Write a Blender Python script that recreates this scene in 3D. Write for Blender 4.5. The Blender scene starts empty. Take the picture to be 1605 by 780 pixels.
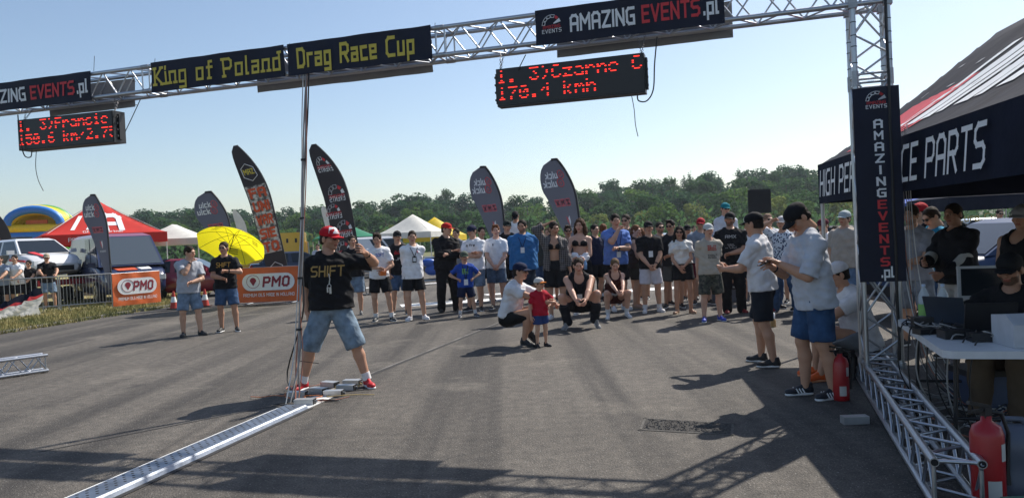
import bpy, math, random
import numpy as np
from mathutils import Vector, Matrix, Euler
from mathutils.bvhtree import BVHTree
random.seed(7); np.random.seed(7)
S = bpy.context.scene
COL = S.collection
R_ = math.radians

# ------------------------------------------------------------------ camera
CAM_H, FPX, PITCH, ROLL = 1.62, 1200.0, 0.015, 0.048
_F = Vector((0, math.cos(PITCH), -math.sin(PITCH)))
_R0 = Vector((1, 0, 0)); _U0 = _R0.cross(_F)
_R = _R0*math.cos(ROLL) - _U0*math.sin(ROLL)
_U = _U0*math.cos(ROLL) + _R0*math.sin(ROLL)
cd = bpy.data.cameras.new('camera'); cam = bpy.data.objects.new('camera', cd); COL.objects.link(cam)
cd.sensor_fit = 'HORIZONTAL'; cd.sensor_width = 36; cd.lens = 36*FPX/1605
cd.clip_start = 0.05; cd.clip_end = 5000
cam.matrix_world = Matrix(((_R.x, _U.x, -_F.x, 0), (_R.y, _U.y, -_F.y, 0), (_R.z, _U.z, -_F.z, CAM_H), (0, 0, 0, 1)))
S.camera = cam
def ray(px, py):
    return _F + _R*((px-802.5)/FPX) - _U*((py-390)/FPX)
def at(px, py, d):
    "point seen at a photo pixel at depth d (metres along +Y)"
    r = ray(px, py); return Vector((0, 0, CAM_H)) + r*(d/r.y)
def gnd(px, py, z=0.0):
    r = ray(px, py); t = (z-CAM_H)/r.z
    return Vector((0, 0, CAM_H)) + r*t
# ------------------------------------------------------------------ world, sun, exposure
SUNV = Vector((0.67, 0.66, 1.0)).normalized()
elev = math.asin(SUNV.z); azim = math.atan2(SUNV.x, SUNV.y)
w = bpy.data.worlds.new('World'); S.world = w; w.use_nodes = True
nt = w.node_tree; nt.nodes.clear()
sky = nt.nodes.new('ShaderNodeTexSky'); sky.sky_type = 'NISHITA'; sky.sun_disc = False
sky.sun_elevation = elev; sky.sun_rotation = azim; sky.air_density = 1.0; sky.dust_density = 1.0; sky.ozone_density = 1.2
bg = nt.nodes.new('ShaderNodeBackground'); bg.inputs[1].default_value = 0.110
wo = nt.nodes.new('ShaderNodeOutputWorld')
nt.links.new(sky.outputs[0], bg.inputs[0]); nt.links.new(bg.outputs[0], wo.inputs[0])
sl = bpy.data.lights.new('sun', 'SUN'); sl.energy = 4.7; sl.angle = R_(0.55); sl.color = (1.0, 0.94, 0.85)
so = bpy.data.objects.new('sun', sl); COL.objects.link(so)
so.rotation_euler = SUNV.to_track_quat('Z', 'Y').to_euler(); so.location = (20, 20, 40)
S.view_settings.view_transform = 'Standard'; S.view_settings.look = 'None'
S.view_settings.exposure = 0.38; S.view_settings.gamma = 1.0
S.view_settings.use_curve_mapping = False
S.render.engine = 'CYCLES'

# ------------------------------------------------------------------ materials
_M = {}
def rgb(h):
    "sRGB hex -> linear"
    h = h.lstrip('#'); v = [int(h[i:i+2], 16)/255 for i in (0, 2, 4)]
    return tuple(c/12.92 if c < .04045 else ((c+.055)/1.055)**2.4 for c in v)
def mat(name, col=(.5,.5,.5), rough=.6, metal=0.0, var=0.15, scale=8.0, bump=0.0, bscale=60.0, emit=0.0, alpha=1.0, trans=0.0, spec=0.5, objcol=False, vcol=False, coat=0.0, transl=0.0, tcol=None):
    if name in _M: return _M[name]
    m = bpy.data.materials.new(name); m.use_nodes = True; n = m.node_tree; L = n.links
    b = n.nodes['Principled BSDF']
    b.inputs['Roughness'].default_value = rough; b.inputs['Metallic'].default_value = metal
    b.inputs['Specular IOR Level'].default_value = spec
    b.inputs['Coat Weight'].default_value = coat; b.inputs['Coat Roughness'].default_value = .08
    if objcol:
        o = n.nodes.new('ShaderNodeObjectInfo'); src = o.outputs['Color']
    elif vcol:
        o = n.nodes.new('ShaderNodeAttribute'); o.attribute_name = 'Col'; src = o.outputs['Color']
    else:
        o = n.nodes.new('ShaderNodeRGB'); o.outputs[0].default_value = (*col[:3], 1); src = o.outputs[0]
    tc = n.nodes.new('ShaderNodeTexCoord')
    if var > 0:
        nz = n.nodes.new('ShaderNodeTexNoise'); nz.inputs['Scale'].default_value = scale; nz.inputs['Detail'].default_value = 5
        L.new(tc.outputs['Object'], nz.inputs['Vector'])
        mr = n.nodes.new('ShaderNodeMapRange'); mr.inputs['From Min'].default_value = .3; mr.inputs['From Max'].default_value = .7
        mr.inputs['To Min'].default_value = 1-var; mr.inputs['To Max'].default_value = 1+var*.6
        L.new(nz.outputs[0], mr.inputs['Value'])
        mx = n.nodes.new('ShaderNodeMix'); mx.data_type = 'RGBA'; mx.blend_type = 'MULTIPLY'; mx.inputs[0].default_value = 1
        L.new(src, mx.inputs[6]); L.new(mr.outputs[0], mx.inputs[7]); src = mx.outputs[2]
    L.new(src, b.inputs['Base Color'])
    if bump > 0:
        nb = n.nodes.new('ShaderNodeTexNoise'); nb.inputs['Scale'].default_value = bscale; nb.inputs['Detail'].default_value = 4
        L.new(tc.outputs['Object'], nb.inputs['Vector'])
        bp = n.nodes.new('ShaderNodeBump'); bp.inputs['Strength'].default_value = bump; bp.inputs['Distance'].default_value = .02
        L.new(nb.outputs[0], bp.inputs['Height']); L.new(bp.outputs[0], b.inputs['Normal'])
    if emit > 0:
        L.new(src, b.inputs['Emission Color']); b.inputs['Emission Strength'].default_value = emit
    if trans > 0:
        b.inputs['Transmission Weight'].default_value = trans
    if alpha < 1:
        b.inputs['Alpha'].default_value = alpha
    if transl > 0:
        t = n.nodes.new('ShaderNodeBsdfTranslucent'); x = n.nodes.new('ShaderNodeMixShader'); x.inputs[0].default_value = transl
        if tcol is None: L.new(src, t.inputs[0])
        else: t.inputs[0].default_value = (*tcol, 1)
        L.new(b.outputs[0], x.inputs[1]); L.new(t.outputs[0], x.inputs[2]); L.new(x.outputs[0], n.nodes['Material Output'].inputs[0])
    _M[name] = m; return m
def ramp_mat(name, build, rough=.8, bumpd=0.0):
    "material whose colour is built by build(nodes, links, texcoord) -> (colour socket, height socket or None)"
    if name in _M: return _M[name]
    m = bpy.data.materials.new(name); m.use_nodes = True; n = m.node_tree
    b = n.nodes['Principled BSDF']; b.inputs['Roughness'].default_value = rough
    tc = n.nodes.new('ShaderNodeTexCoord')
    c, h = build(n.nodes, n.links, tc)
    n.links.new(c, b.inputs['Base Color'])
    if h is not None:
        bp = n.nodes.new('ShaderNodeBump'); bp.inputs['Strength'].default_value = 1; bp.inputs['Distance'].default_value = bumpd
        n.links.new(h, bp.inputs['Height']); n.links.new(bp.outputs[0], b.inputs['Normal'])
    _M[name] = m; return m
def nodes_mix(N, L, a, b, f, mode='MIX'):
    x = N.new('ShaderNodeMix'); x.data_type = 'RGBA'; x.blend_type = mode
    for s, v in ((0, f), (6, a), (7, b)):
        if hasattr(v, 'is_linked') or hasattr(v, 'links'): L.new(v, x.inputs[s])
        elif isinstance(v, (int, float)): x.inputs[s].default_value = v if s == 0 else (v, v, v, 1)
        else: x.inputs[s].default_value = (*v[:3], 1)
    return x.outputs[2]
def noise(N, L, vec, scale, detail=4, lo=.35, hi=.65, stretch=None, rough=.5):
    if stretch:
        mp = N.new('ShaderNodeMapping'); mp.inputs['Scale'].default_value = stretch[:3]
        if len(stretch) > 3: mp.inputs['Rotation'].default_value = (0, 0, stretch[3])
        L.new(vec, mp.inputs[0]); vec = mp.outputs[0]
    z = N.new('ShaderNodeTexNoise'); z.inputs['Scale'].default_value = scale; z.inputs['Detail'].default_value = detail; z.inputs['Roughness'].default_value = rough
    L.new(vec, z.inputs['Vector'])
    r = N.new('ShaderNodeMapRange'); r.inputs['From Min'].default_value = lo; r.inputs['From Max'].default_value = hi
    L.new(z.outputs[0], r.inputs['Value']); return r.outputs[0]

# ------------------------------------------------------------------ mesh helpers
def tag(o, label=None, cat=None, group=None, kind=None):
    if label: o['label'] = label
    if cat: o['category'] = cat
    if group: o['group'] = group
    if kind: o['kind'] = kind
    return o
def link(name, me, parent=None, mats=None, color=None):
    o = bpy.data.objects.new(name, me); COL.objects.link(o)
    if mats is not None and me is not None and not me.materials:
        for m in (mats if isinstance(mats, (list, tuple)) else [mats]): me.materials.append(m)
    if parent is not None: o.parent = parent
    if color is not None: o.color = (*color[:3], 1)
    return o
def thing(name, loc, label, cat, rz=0, group=None):
    o = bpy.data.objects.new(name, None); COL.objects.link(o); o.empty_display_size = .1
    o.location = loc; o.rotation_euler = (0, 0, rz)
    return tag(o, label, cat, group)
class MB:
    def __init__(s): s.v = []; s.f = []; s.mi = []; s.sm = []
    def add(s, vs, fs, mi=0, sm=False):
        k = len(s.v); s.v += [tuple(v) for v in vs]
        for f in fs: s.f.append([i+k for i in f]); s.mi.append(mi); s.sm.append(sm)
        return s
    def box(s, c, d, rz=0, mi=0, rot=None):
        hx, hy, hz = d[0]/2, d[1]/2, d[2]/2
        M = rot if rot is not None else Matrix.Rotation(rz, 3, 'Z')
        vs = [Vector(c) + M @ Vector((x*hx, y*hy, z*hz)) for x in (-1, 1) for y in (-1, 1) for z in (-1, 1)]
        return s.add(vs, [(0,1,3,2), (4,6,7,5), (0,4,5,1), (2,3,7,6), (0,2,6,4), (1,5,7,3)], mi)
    def tube(s, pts, r, n=8, mi=0, cap=True):
        pts = [Vector(p) for p in pts]; k = len(pts); rr = r if isinstance(r, (list, tuple)) else [r]*k
        vs = []; t0 = None; x = None
        for i, p in enumerate(pts):
            t = (pts[min(i+1, k-1)] - pts[max(i-1, 0)]).normalized()
            if x is None:
                x = t.cross(Vector((0, 0, 1)) if abs(t.z) < .9 else Vector((1, 0, 0))).normalized()
            else: x = (x - t*x.dot(t)).normalized()
            y = t.cross(x)
            vs += [p + (x*math.cos(a) + y*math.sin(a))*rr[i] for a in [2*math.pi*j/n for j in range(n)]]
        fs = [(i*n+j, i*n+(j+1) % n, (i+1)*n+(j+1) % n, (i+1)*n+j) for i in range(k-1) for j in range(n)]
        s.add(vs, fs, mi, True)
        if cap:
            s.add([vs[j] for j in range(n)], [tuple(range(n))[::-1]], mi); s.add([vs[(k-1)*n+j] for j in range(n)], [tuple(range(n))], mi)
        return s
    def lathe(s, prof, c=(0,0,0), n=16, mi=0):
        c = Vector(c); vs = []
        for r, z in prof: vs += [c + Vector((r*math.cos(a), r*math.sin(a), z)) for a in [2*math.pi*j/n for j in range(n)]]
        fs = [(i*n+j, i*n+(j+1) % n, (i+1)*n+(j+1) % n, (i+1)*n+j) for i in range(len(prof)-1) for j in range(n)]
        return s.add(vs, fs, mi, True)
    def grid(s, P, mi=0, sm=True, thick=0):
        "P: 2-D list of points"
        a, b = len(P), len(P[0]); vs = [p for row in P for p in row]
        return s.add(vs, [(i*b+j, i*b+j+1, (i+1)*b+j+1, (i+1)*b+j) for i in range(a-1) for j in range(b-1)], mi, sm)
    def prism(s, poly, d, mi=0, sm=False):
        "poly: list of 3-D points (planar), d: extrusion vector"
        n = len(poly); d = Vector(d); vs = [Vector(p) for p in poly] + [Vector(p)+d for p in poly]
        s.add(vs, [tuple(range(n))[::-1], tuple(range(n, 2*n))], mi)
        return s.add(vs, [(i, (i+1) % n, n+(i+1) % n, n+i) for i in range(n)], mi, sm)
    def mesh(s, name):
        me = bpy.data.meshes.new(name); me.from_pydata([tuple(v) for v in s.v], [], s.f)
        me.polygons.foreach_set('material_index', s.mi); me.polygons.foreach_set('use_smooth', s.sm); me.update(); return me
    def build(s, name, mats, parent=None, color=None):
        return link(name, s.mesh(name), parent, mats, color)
_UC = {}
def unit_cyl(n=10):
    if n not in _UC:
        m = MB(); m.tube([(0,0,0), (0,0,1)], 1, n); _UC[n] = m.mesh('rod')
    return _UC[n]
def rod(name, a, b, r, mt, parent=None, n=10):
    "a shared cylinder laid from a to b"
    key = (mt.name, n)
    if key not in _UC:
        me = unit_cyl(n).copy(); me.materials.append(mt); _UC[key] = me
    o = bpy.data.objects.new(name, _UC[key]); COL.objects.link(o)
    a = Vector(a); b = Vector(b); d = b-a
    q = d.to_track_quat('Z', 'Y')
    M = Matrix.Translation(a) @ q.to_matrix().to_4x4() @ Matrix.Diagonal((r, r, d.length, 1))
    if parent is not None: o.parent = parent
    o.matrix_local = M
    return o
def copy_tree(o, parent=None):
    c = o.copy(); COL.objects.link(c)
    if parent is not None: c.parent = parent
    for ch in o.children: copy_tree(ch, c)
    return c
def empty_me(o, M):   # place by matrix
    o.matrix_local = M; return o

# ------------------------------------------------------------------ lettering: block strokes on a small grid
# each glyph: width, list of polylines on a grid 0..4 wide, 0..6 tall (descenders below 0)
G = {
'A':(4,['0,0 0,5 1,6 3,6 4,5 4,0','0,2.6 4,2.6']),'B':(4,['0,0 0,6 3,6 3.6,5.4 3.6,3.8 3,3.2 0,3.2','3,3.2 4,2.4 4,.8 3.2,0 0,0']),'C':(4,['4,6 1,6 0,5 0,1 1,0 4,0']),
'D':(4,['0,0 0,6 3,6 4,5 4,1 3,0 0,0']),'E':(3.6,['3.6,6 0,6 0,0 3.6,0','0,3.1 3.1,3.1']),'F':(3.6,['3.6,6 0,6 0,0','0,3.1 3.1,3.1']),'G':(4,['4,6 1,6 0,5 0,1 1,0 4,0 4,3 2.4,3']),
'H':(4,['0,0 0,6','4,0 4,6','0,3 4,3']),'I':(0,['0,0 0,6']),'J':(3,['3,6 3,1 2,0 0,0']),'K':(4,['0,0 0,6','4,6 .6,3 4,0']),'L':(3.4,['0,6 0,0 3.4,0']),
'M':(5,['0,0 0,6 2.5,2.6 5,6 5,0']),'N':(4,['0,0 0,6 4,0 4,6']),'O':(4,['1,0 0,1 0,5 1,6 3,6 4,5 4,1 3,0 1,0']),'P':(4,['0,0 0,6 3,6 4,5.2 4,3.4 3.2,2.6 0,2.6']),
'R':(4,['0,0 0,6 3,6 4,5.2 4,3.6 3.2,2.8 0,2.8','2,2.8 4,0']),'S':(4,['4,6 1,6 0,5.2 0,3.8 .8,3.1 3.2,3.1 4,2.4 4,.8 3,0 0,0']),'T':(4,['0,6 4,6','2,6 2,0']),
'U':(4,['0,6 0,1 1,0 3,0 4,1 4,6']),'V':(4,['0,6 2,0 4,6']),'W':(5,['0,6 1.2,0 2.5,4 3.8,0 5,6']),'X':(4,['0,0 4,6','0,6 4,0']),'Y':(4,['0,6 2,3 4,6','2,3 2,0']),'Z':(4,['0,6 4,6 0,0 4,0']),
'a':(3,['0,4 3,4 3,0 0,0 0,2.2 3,2.2']),'b':(3,['0,6 0,0 3,0 3,4 0,4']),'c':(3,['3,4 0,4 0,0 3,0']),'d':(3,['3,6 3,0 0,0 0,4 3,4']),'e':(3,['3,0 0,0 0,4 3,4 3,2 0,2']),
'f':(2.4,['2.4,6 1,6 1,0','0,4 2.4,4']),'g':(3,['3,4 0,4 0,0 3,0','3,4 3,-2 0,-2']),'i':(0,['0,0 0,4','0,5.4 0,6.1']),'k':(3,['0,0 0,6','3,4 .4,2 3,0']),'l':(.8,['0,6 0,0 .8,0']),
'n':(3,['0,0 0,4 3,4 3,0']),'o':(3,['0,0 0,4 3,4 3,0 0,0']),'p':(3,['0,-2 0,4 3,4 3,0 0,0']),'r':(2.4,['0,0 0,4 2.4,4']),'u':(3,['0,4 0,0 3,0 3,4']),'h':(3,['0,6 0,0','0,4 3,4 3,0']),
't':(2.4,['1,6 1,0 2.4,0','0,4 2.4,4']),'s':(3,['3,4 0,4 0,2 3,2 3,0 0,0']),'m':(4.4,['0,0 0,4 4.4,4 4.4,0','2.2,4 2.2,0']),'z':(3,['0,4 3,4 0,0 3,0']),
'.':(0,['0,0 0,.5']),'-':(2,['0,3 2,3']),' ':(1.6,[]),'1':(1,['0,5 1,6 1,0']),'2':(3,['0,6 3,6 3,3 0,3 0,0 3,0']),'3':(3,['0,6 3,6 3,0 0,0','0,3 3,3']),'0':(3,['0,0 0,6 3,6 3,0 0,0']),'9':(3,['3,3 0,3 0,6 3,6 3,0 0,0']),
'Q':(4,['1,0 0,1 0,5 1,6 3,6 4,5 4,1 3,0 1,0','2.4,1.6 4.2,-.4']),'8':(3,['0,0 0,6 3,6 3,0 0,0','0,3 3,3']),
}
SERIF = {'K':[(0,0),(0,6),(4,0),(4,6)],'i':[(0,0)],'n':[(0,0),(3,0)],'f':[(1,0)],'P':[(0,0),(0,6)],'l':[],'d':[(3,6)],'o':[],'g':[],'a':[]}
def stroke_text(txt, height, wt=1.0, gap=1.5, slant=0.0, serif=False, mirror=False, width=None):
    "2-D letter strokes -> (verts, faces, total width); baseline at 0; every stroke a quad run with square ends"
    u = height/6.0; V = []; F = []; x = wt/2
    def seg(a, b):
        d = Vector((b[0]-a[0], b[1]-a[1])); l = d.length
        if l < 1e-6: return
        d /= l; n = Vector((-d.y, d.x))*wt/2; e = d*wt*.5
        p = [Vector(a)-e+n, Vector(a)-e-n, Vector(b)+e-n, Vector(b)+e+n]
        k = len(V); V.extend((q.x, q.y) for q in p); F.append((k, k+1, k+2, k+3))
    for ch in txt:
        w_, pl = G.get(ch, G[' '])
        for s in pl:
            pts = [tuple(float(c) for c in q.split(',')) for q in s.split()]
            for a, b in zip(pts, pts[1:]): seg((a[0]+x, a[1]), (b[0]+x, b[1]))
        if serif:
            for (sx, sy) in SERIF.get(ch, []): seg((x+sx-.7, sy), (x+sx+.7, sy))
        x += w_ + wt + gap
    tot = x - gap - wt/2
    V = [((p[0] + p[1]*slant), p[1]) for p in V]
    sx = u if width is None else width/tot
    V = [(p[0]*sx, p[1]*u) for p in V]; W = tot*sx
    if mirror: V = [(W-p[0], p[1]) for p in V]; F = [f[::-1] for f in F]
    return V, F, W
def put_text(name, tv, origin, ax, ay, nrm, mt, parent=None, proud=.004, color=None, anchor=.5):
    "lay a flat lettering mesh on a surface; overlapping strokes get tiny steps so that no faces coincide"
    V, F, W = tv; o = Vector(origin); ax = Vector(ax); ay = Vector(ay); nrm = Vector(nrm)
    vs = []
    for k, (a, b) in enumerate(V): vs.append(o + ax*(a-W*anchor) + ay*b + nrm*(proud + (k//4 % 9)*.00025))
    m = MB(); m.add(vs, F); return m.build(name, mt, parent, color)
# ------------------------------------------------------------------ implicit-surface mesher (for people and soft shapes)
class Field:
    def __init__(s, lo, hi, h):
        s.h = h; s.lo = np.array(lo, float) - 2*h
        s.n = np.ceil((np.array(hi, float)-s.lo)/h).astype(int)+3
        s.v = np.full(s.n, 1.0, np.float32)
    def region(s, lo, hi):
        a = np.clip(np.floor((lo-s.lo)/s.h).astype(int), 0, s.n-1); b = np.clip(np.ceil((hi-s.lo)/s.h).astype(int)+1, 1, s.n)
        ax = [s.lo[i] + s.h*np.arange(a[i], b[i]) for i in range(3)]
        P = np.stack(np.meshgrid(*ax, indexing='ij'), -1)
        return tuple(slice(a[i], b[i]) for i in range(3)), P
    def _u(s, sl, d, k):
        o = s.v[sl]
        if k > 0:
            hh = np.clip(.5+.5*(o-d)/k, 0, 1); s.v[sl] = o*(1-hh)+d*hh - k*hh*(1-hh)
        else: s.v[sl] = np.minimum(o, d)
    def cone(s, a, b, ra, rb, k=.02, fr=None, sq=(1,1,1), cut=None, cuta=None):
        "tapered capsule; fr: 3x3 (rows are axes) and sq: squash along them; cut: half spaces (point, direction away)"
        a = np.array(a, float); b = np.array(b, float); m = max(ra, rb)*max(1/min(sq), 1)+k+2*s.h
        sl, P = s.region(np.minimum(a, b)-m, np.maximum(a, b)+m)
        if P.size == 0: return
        q = P-a; ba = b-a
        if fr is not None:
            fr = np.array(fr); q = (q @ fr.T)/np.array(sq); ba = (fr @ ba)/np.array(sq)
        t = np.clip((q @ ba)/max(ba @ ba, 1e-9), 0, 1)
        d = np.linalg.norm(q - t[..., None]*ba, axis=-1) - (ra+(rb-ra)*t)
        if fr is not None: d = d*min(sq)**.5
        for c in ([cut] if cut is not None else []) + ([cuta] if cuta is not None else []):
            d = np.maximum(d, (P-np.array(c[0])) @ np.array(c[1]))
        s._u(sl, d, k)
    def ell(s, c, r, k=.02, fr=None, sub=False):
        c = np.array(c, float); r = np.array(r, float); m = r.max()+k+2*s.h
        sl, P = s.region(c-m, c+m)
        if P.size == 0: return
        q = P-c
        if fr is not None: q = q @ np.array(fr).T
        k0 = np.linalg.norm(q/r, axis=-1); k1 = np.linalg.norm(q/r**2, axis=-1)+1e-9
        d = k0*(k0-1)/k1
        if sub:
            o = s.v[sl]; hh = np.clip(.5-.5*(o+d)/max(k, 1e-4), 0, 1); s.v[sl] = o*(1-hh)-d*hh + k*hh*(1-hh)
        else: s._u(sl, d, k)
    def cut(s, p, nrm):
        sl, P = s.region(s.lo, s.lo+s.h*s.n)
        d = (P-np.array(p)) @ np.array(nrm)
        s.v = np.maximum(s.v, d[:s.n[0], :s.n[1], :s.n[2]].astype(np.float32))
    def wrinkle(s, amp, f, seed=0):
        rs = np.random.RandomState(seed)
        ax = [s.lo[i] + s.h*np.arange(s.n[i]) for i in range(3)]
        near = np.argwhere(np.abs(s.v) < .06); X, Y, Z = (s.lo[i]+s.h*near[:, i] for i in range(3)); w = 0
        for i in range(5):
            d = rs.normal(size=3)*np.array([1, 1, .9]); d /= np.linalg.norm(d); q = f*rs.uniform(.6, 1.6)
            w = w + np.sin((X*d[0]+Y*d[1]+Z*d[2])*q + rs.uniform(0, 6) + 1.5*np.sin(Z*q*.4+X*q*.3+i))
        s.v[near[:,0], near[:,1], near[:,2]] += (amp*.45*(w-2.2)).astype(np.float32)
    def mesh(s):
        v = s.v; n = s.n
        v[0]=v[-1]=1; v[:,0]=v[:,-1]=1; v[:,:,0]=v[:,:,-1]=1
        ins = v < 0
        cnt = np.zeros(n-1, np.int8)
        for i in (0,1):
            for j in (0,1):
                for k in (0,1): cnt += ins[i:n[0]-1+i, j:n[1]-1+j, k:n[2]-1+k]
        act = (cnt > 0) & (cnt < 8)
        idx = np.full(n-1, -1, np.int64); cells = np.argwhere(act); idx[act] = np.arange(len(cells))
        acc = np.zeros((len(cells), 3)); num = np.zeros(len(cells))
        cr = [(0,0,0),(0,0,1),(0,1,0),(0,1,1),(1,0,0),(1,0,1),(1,1,0),(1,1,1)]
        val = {c: v[cells[:,0]+c[0], cells[:,1]+c[1], cells[:,2]+c[2]].astype(float) for c in cr}
        for a in cr:
            for b in cr:
                df = [b[i]-a[i] for i in range(3)]
                if sum(df) == 1 and min(df) >= 0:
                    va, vb = val[a], val[b]; m = (va < 0) != (vb < 0)
                    t = np.where(m, va/np.where(m, va-vb, 1), 0)
                    acc += np.where(m[:, None], np.array(a)+t[:, None]*np.array(df), 0); num += m
        pts = s.lo + s.h*(cells + acc/num[:, None])
        Q = []
        for ax in range(3):
            o = [slice(1, n[i]-1) for i in range(3)]
            A = ins[tuple(slice(1, n[i]-1) for i in range(3))]
            sh = [slice(1, n[i]-1) for i in range(3)]; sh[ax] = slice(2, n[ax])
            B = ins[tuple(sh)]
            e = np.argwhere(A != B)+1
            if len(e) == 0: continue
            u, w_ = (ax+1) % 3, (ax+2) % 3
            du = np.zeros(3, int); du[u] = 1; dw = np.zeros(3, int); dw[w_] = 1
            g = lambda c: idx[c[:,0], c[:,1], c[:,2]]
            q = np.stack([g(e-du-dw), g(e-dw), g(e), g(e-du)], 1)
            fl = ins[e[:,0], e[:,1], e[:,2]]
            q[~fl] = q[~fl][:, ::-1]; Q.append(q)
        Q = np.concatenate(Q); Q = Q[(Q >= 0).all(1)]
        return pts, Q
def relax(P, Q, it=1, lam=.5):
    for _ in range(it):
        A = np.concatenate([Q[:,a] for a, b in ((0,1),(1,2),(2,3),(3,0))]+[Q[:,b] for a, b in ((0,1),(1,2),(2,3),(3,0))]); B = np.concatenate([Q[:,b] for a, b in ((0,1),(1,2),(2,3),(3,0))]+[Q[:,a] for a, b in ((0,1),(1,2),(2,3),(3,0))])
        n = len(P); c = np.bincount(A, minlength=n); acc = np.stack([np.bincount(A, P[B, k], n) for k in range(3)], 1)
        P = P*(1-lam) + lam*acc/np.maximum(c, 1)[:, None]
    return P
def np_mesh(name, P, Q, col=None, mi=None):
    me = bpy.data.meshes.new(name); nf = len(Q)
    me.vertices.add(len(P)); me.vertices.foreach_set('co', np.ascontiguousarray(P, np.float32).ravel())
    me.loops.add(nf*4); me.loops.foreach_set('vertex_index', np.ascontiguousarray(Q, np.int32).ravel())
    me.polygons.add(nf); me.polygons.foreach_set('loop_start', np.arange(nf, dtype=np.int32)*4)
    me.polygons.foreach_set('use_smooth', np.ones(nf, bool))
    if mi is not None: me.polygons.foreach_set('material_index', np.ascontiguousarray(mi, np.int32))
    me.update(calc_edges=True)
    if col is not None:
        a = me.color_attributes.new('Col', 'FLOAT_COLOR', 'POINT')
        c4 = np.ones((len(P), 4), np.float32); c4[:, :3] = col; a.data.foreach_set('color', c4.ravel())
    return me
# ------------------------------------------------------------------ people
FAB = mat('fabric', rough=.85, var=.14, scale=9, bump=.75, bscale=11, objcol=True, spec=.2)
DEN = mat('denim', rough=.85, var=.45, scale=9, bump=.7, bscale=14, objcol=True, spec=.2)
LEA = mat('shoe_leather', rough=.55, var=.12, scale=20, objcol=True, spec=.4)
GLOSS = mat('gloss_plastic', rough=.25, var=.05, objcol=True)
HAIRM = mat('hair', rough=.75, var=.4, scale=60, bump=.35, bscale=120, objcol=True, spec=.2)
SKIN = mat('skin', rough=.5, var=.07, scale=14, bump=.05, bscale=120, vcol=True, spec=.35)
def _plaid(N, L, tc):
    w1 = N.new('ShaderNodeTexWave'); w1.inputs['Scale'].default_value = 9; w1.bands_direction = 'X'
    w2 = N.new('ShaderNodeTexWave'); w2.inputs['Scale'].default_value = 9; w2.bands_direction = 'Z'
    L.new(tc.outputs['Object'], w1.inputs[0]); L.new(tc.outputs['Object'], w2.inputs[0])
    a = N.new('ShaderNodeMath'); a.operation = 'MAXIMUM'; L.new(w1.outputs[1], a.inputs[0]); L.new(w2.outputs[1], a.inputs[1])
    r = N.new('ShaderNodeValToRGB'); r.color_ramp.elements[0].position = .86; r.color_ramp.elements[0].color = (.012,.012,.016,1)
    r.color_ramp.elements[1].position = .97; r.color_ramp.elements[1].color = (.30,.26,.24,1); L.new(a.outputs[0], r.inputs[0]); return r.outputs[0], None
PLAID = ramp_mat('plaid_fabric', _plaid, .85)
def _camo(N, L, tc):
    f = noise(N, L, tc.outputs['Object'], 14, 2, .48, .52); g = noise(N, L, tc.outputs['Object'], 19, 2, .56, .6)
    c = nodes_mix(N, L, (.10,.095,.07), (.045,.05,.035), f); return nodes_mix(N, L, c, (.02,.02,.018), g), None
CAMO = ramp_mat('camouflage_fabric', _camo, .85)
def _leafy(N, L, tc):
    v = N.new('ShaderNodeTexVoronoi'); v.inputs['Scale'].default_value = 26; L.new(tc.outputs['Object'], v.inputs['Vector'])
    r = N.new('ShaderNodeValToRGB'); r.color_ramp.interpolation = 'CONSTANT'; r.color_ramp.elements[0].color = (.02,.04,.11,1)
    r.color_ramp.elements[1].position = .42; r.color_ramp.elements[1].color = (.62,.68,.75,1); L.new(v.outputs['Distance'], r.inputs[0]); return r.outputs[0], None
LEAFY = ramp_mat('patterned_fabric', _leafy, .85)
PATT = {'plaid': PLAID, 'camo': CAMO, 'leafy': LEAFY}

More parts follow.
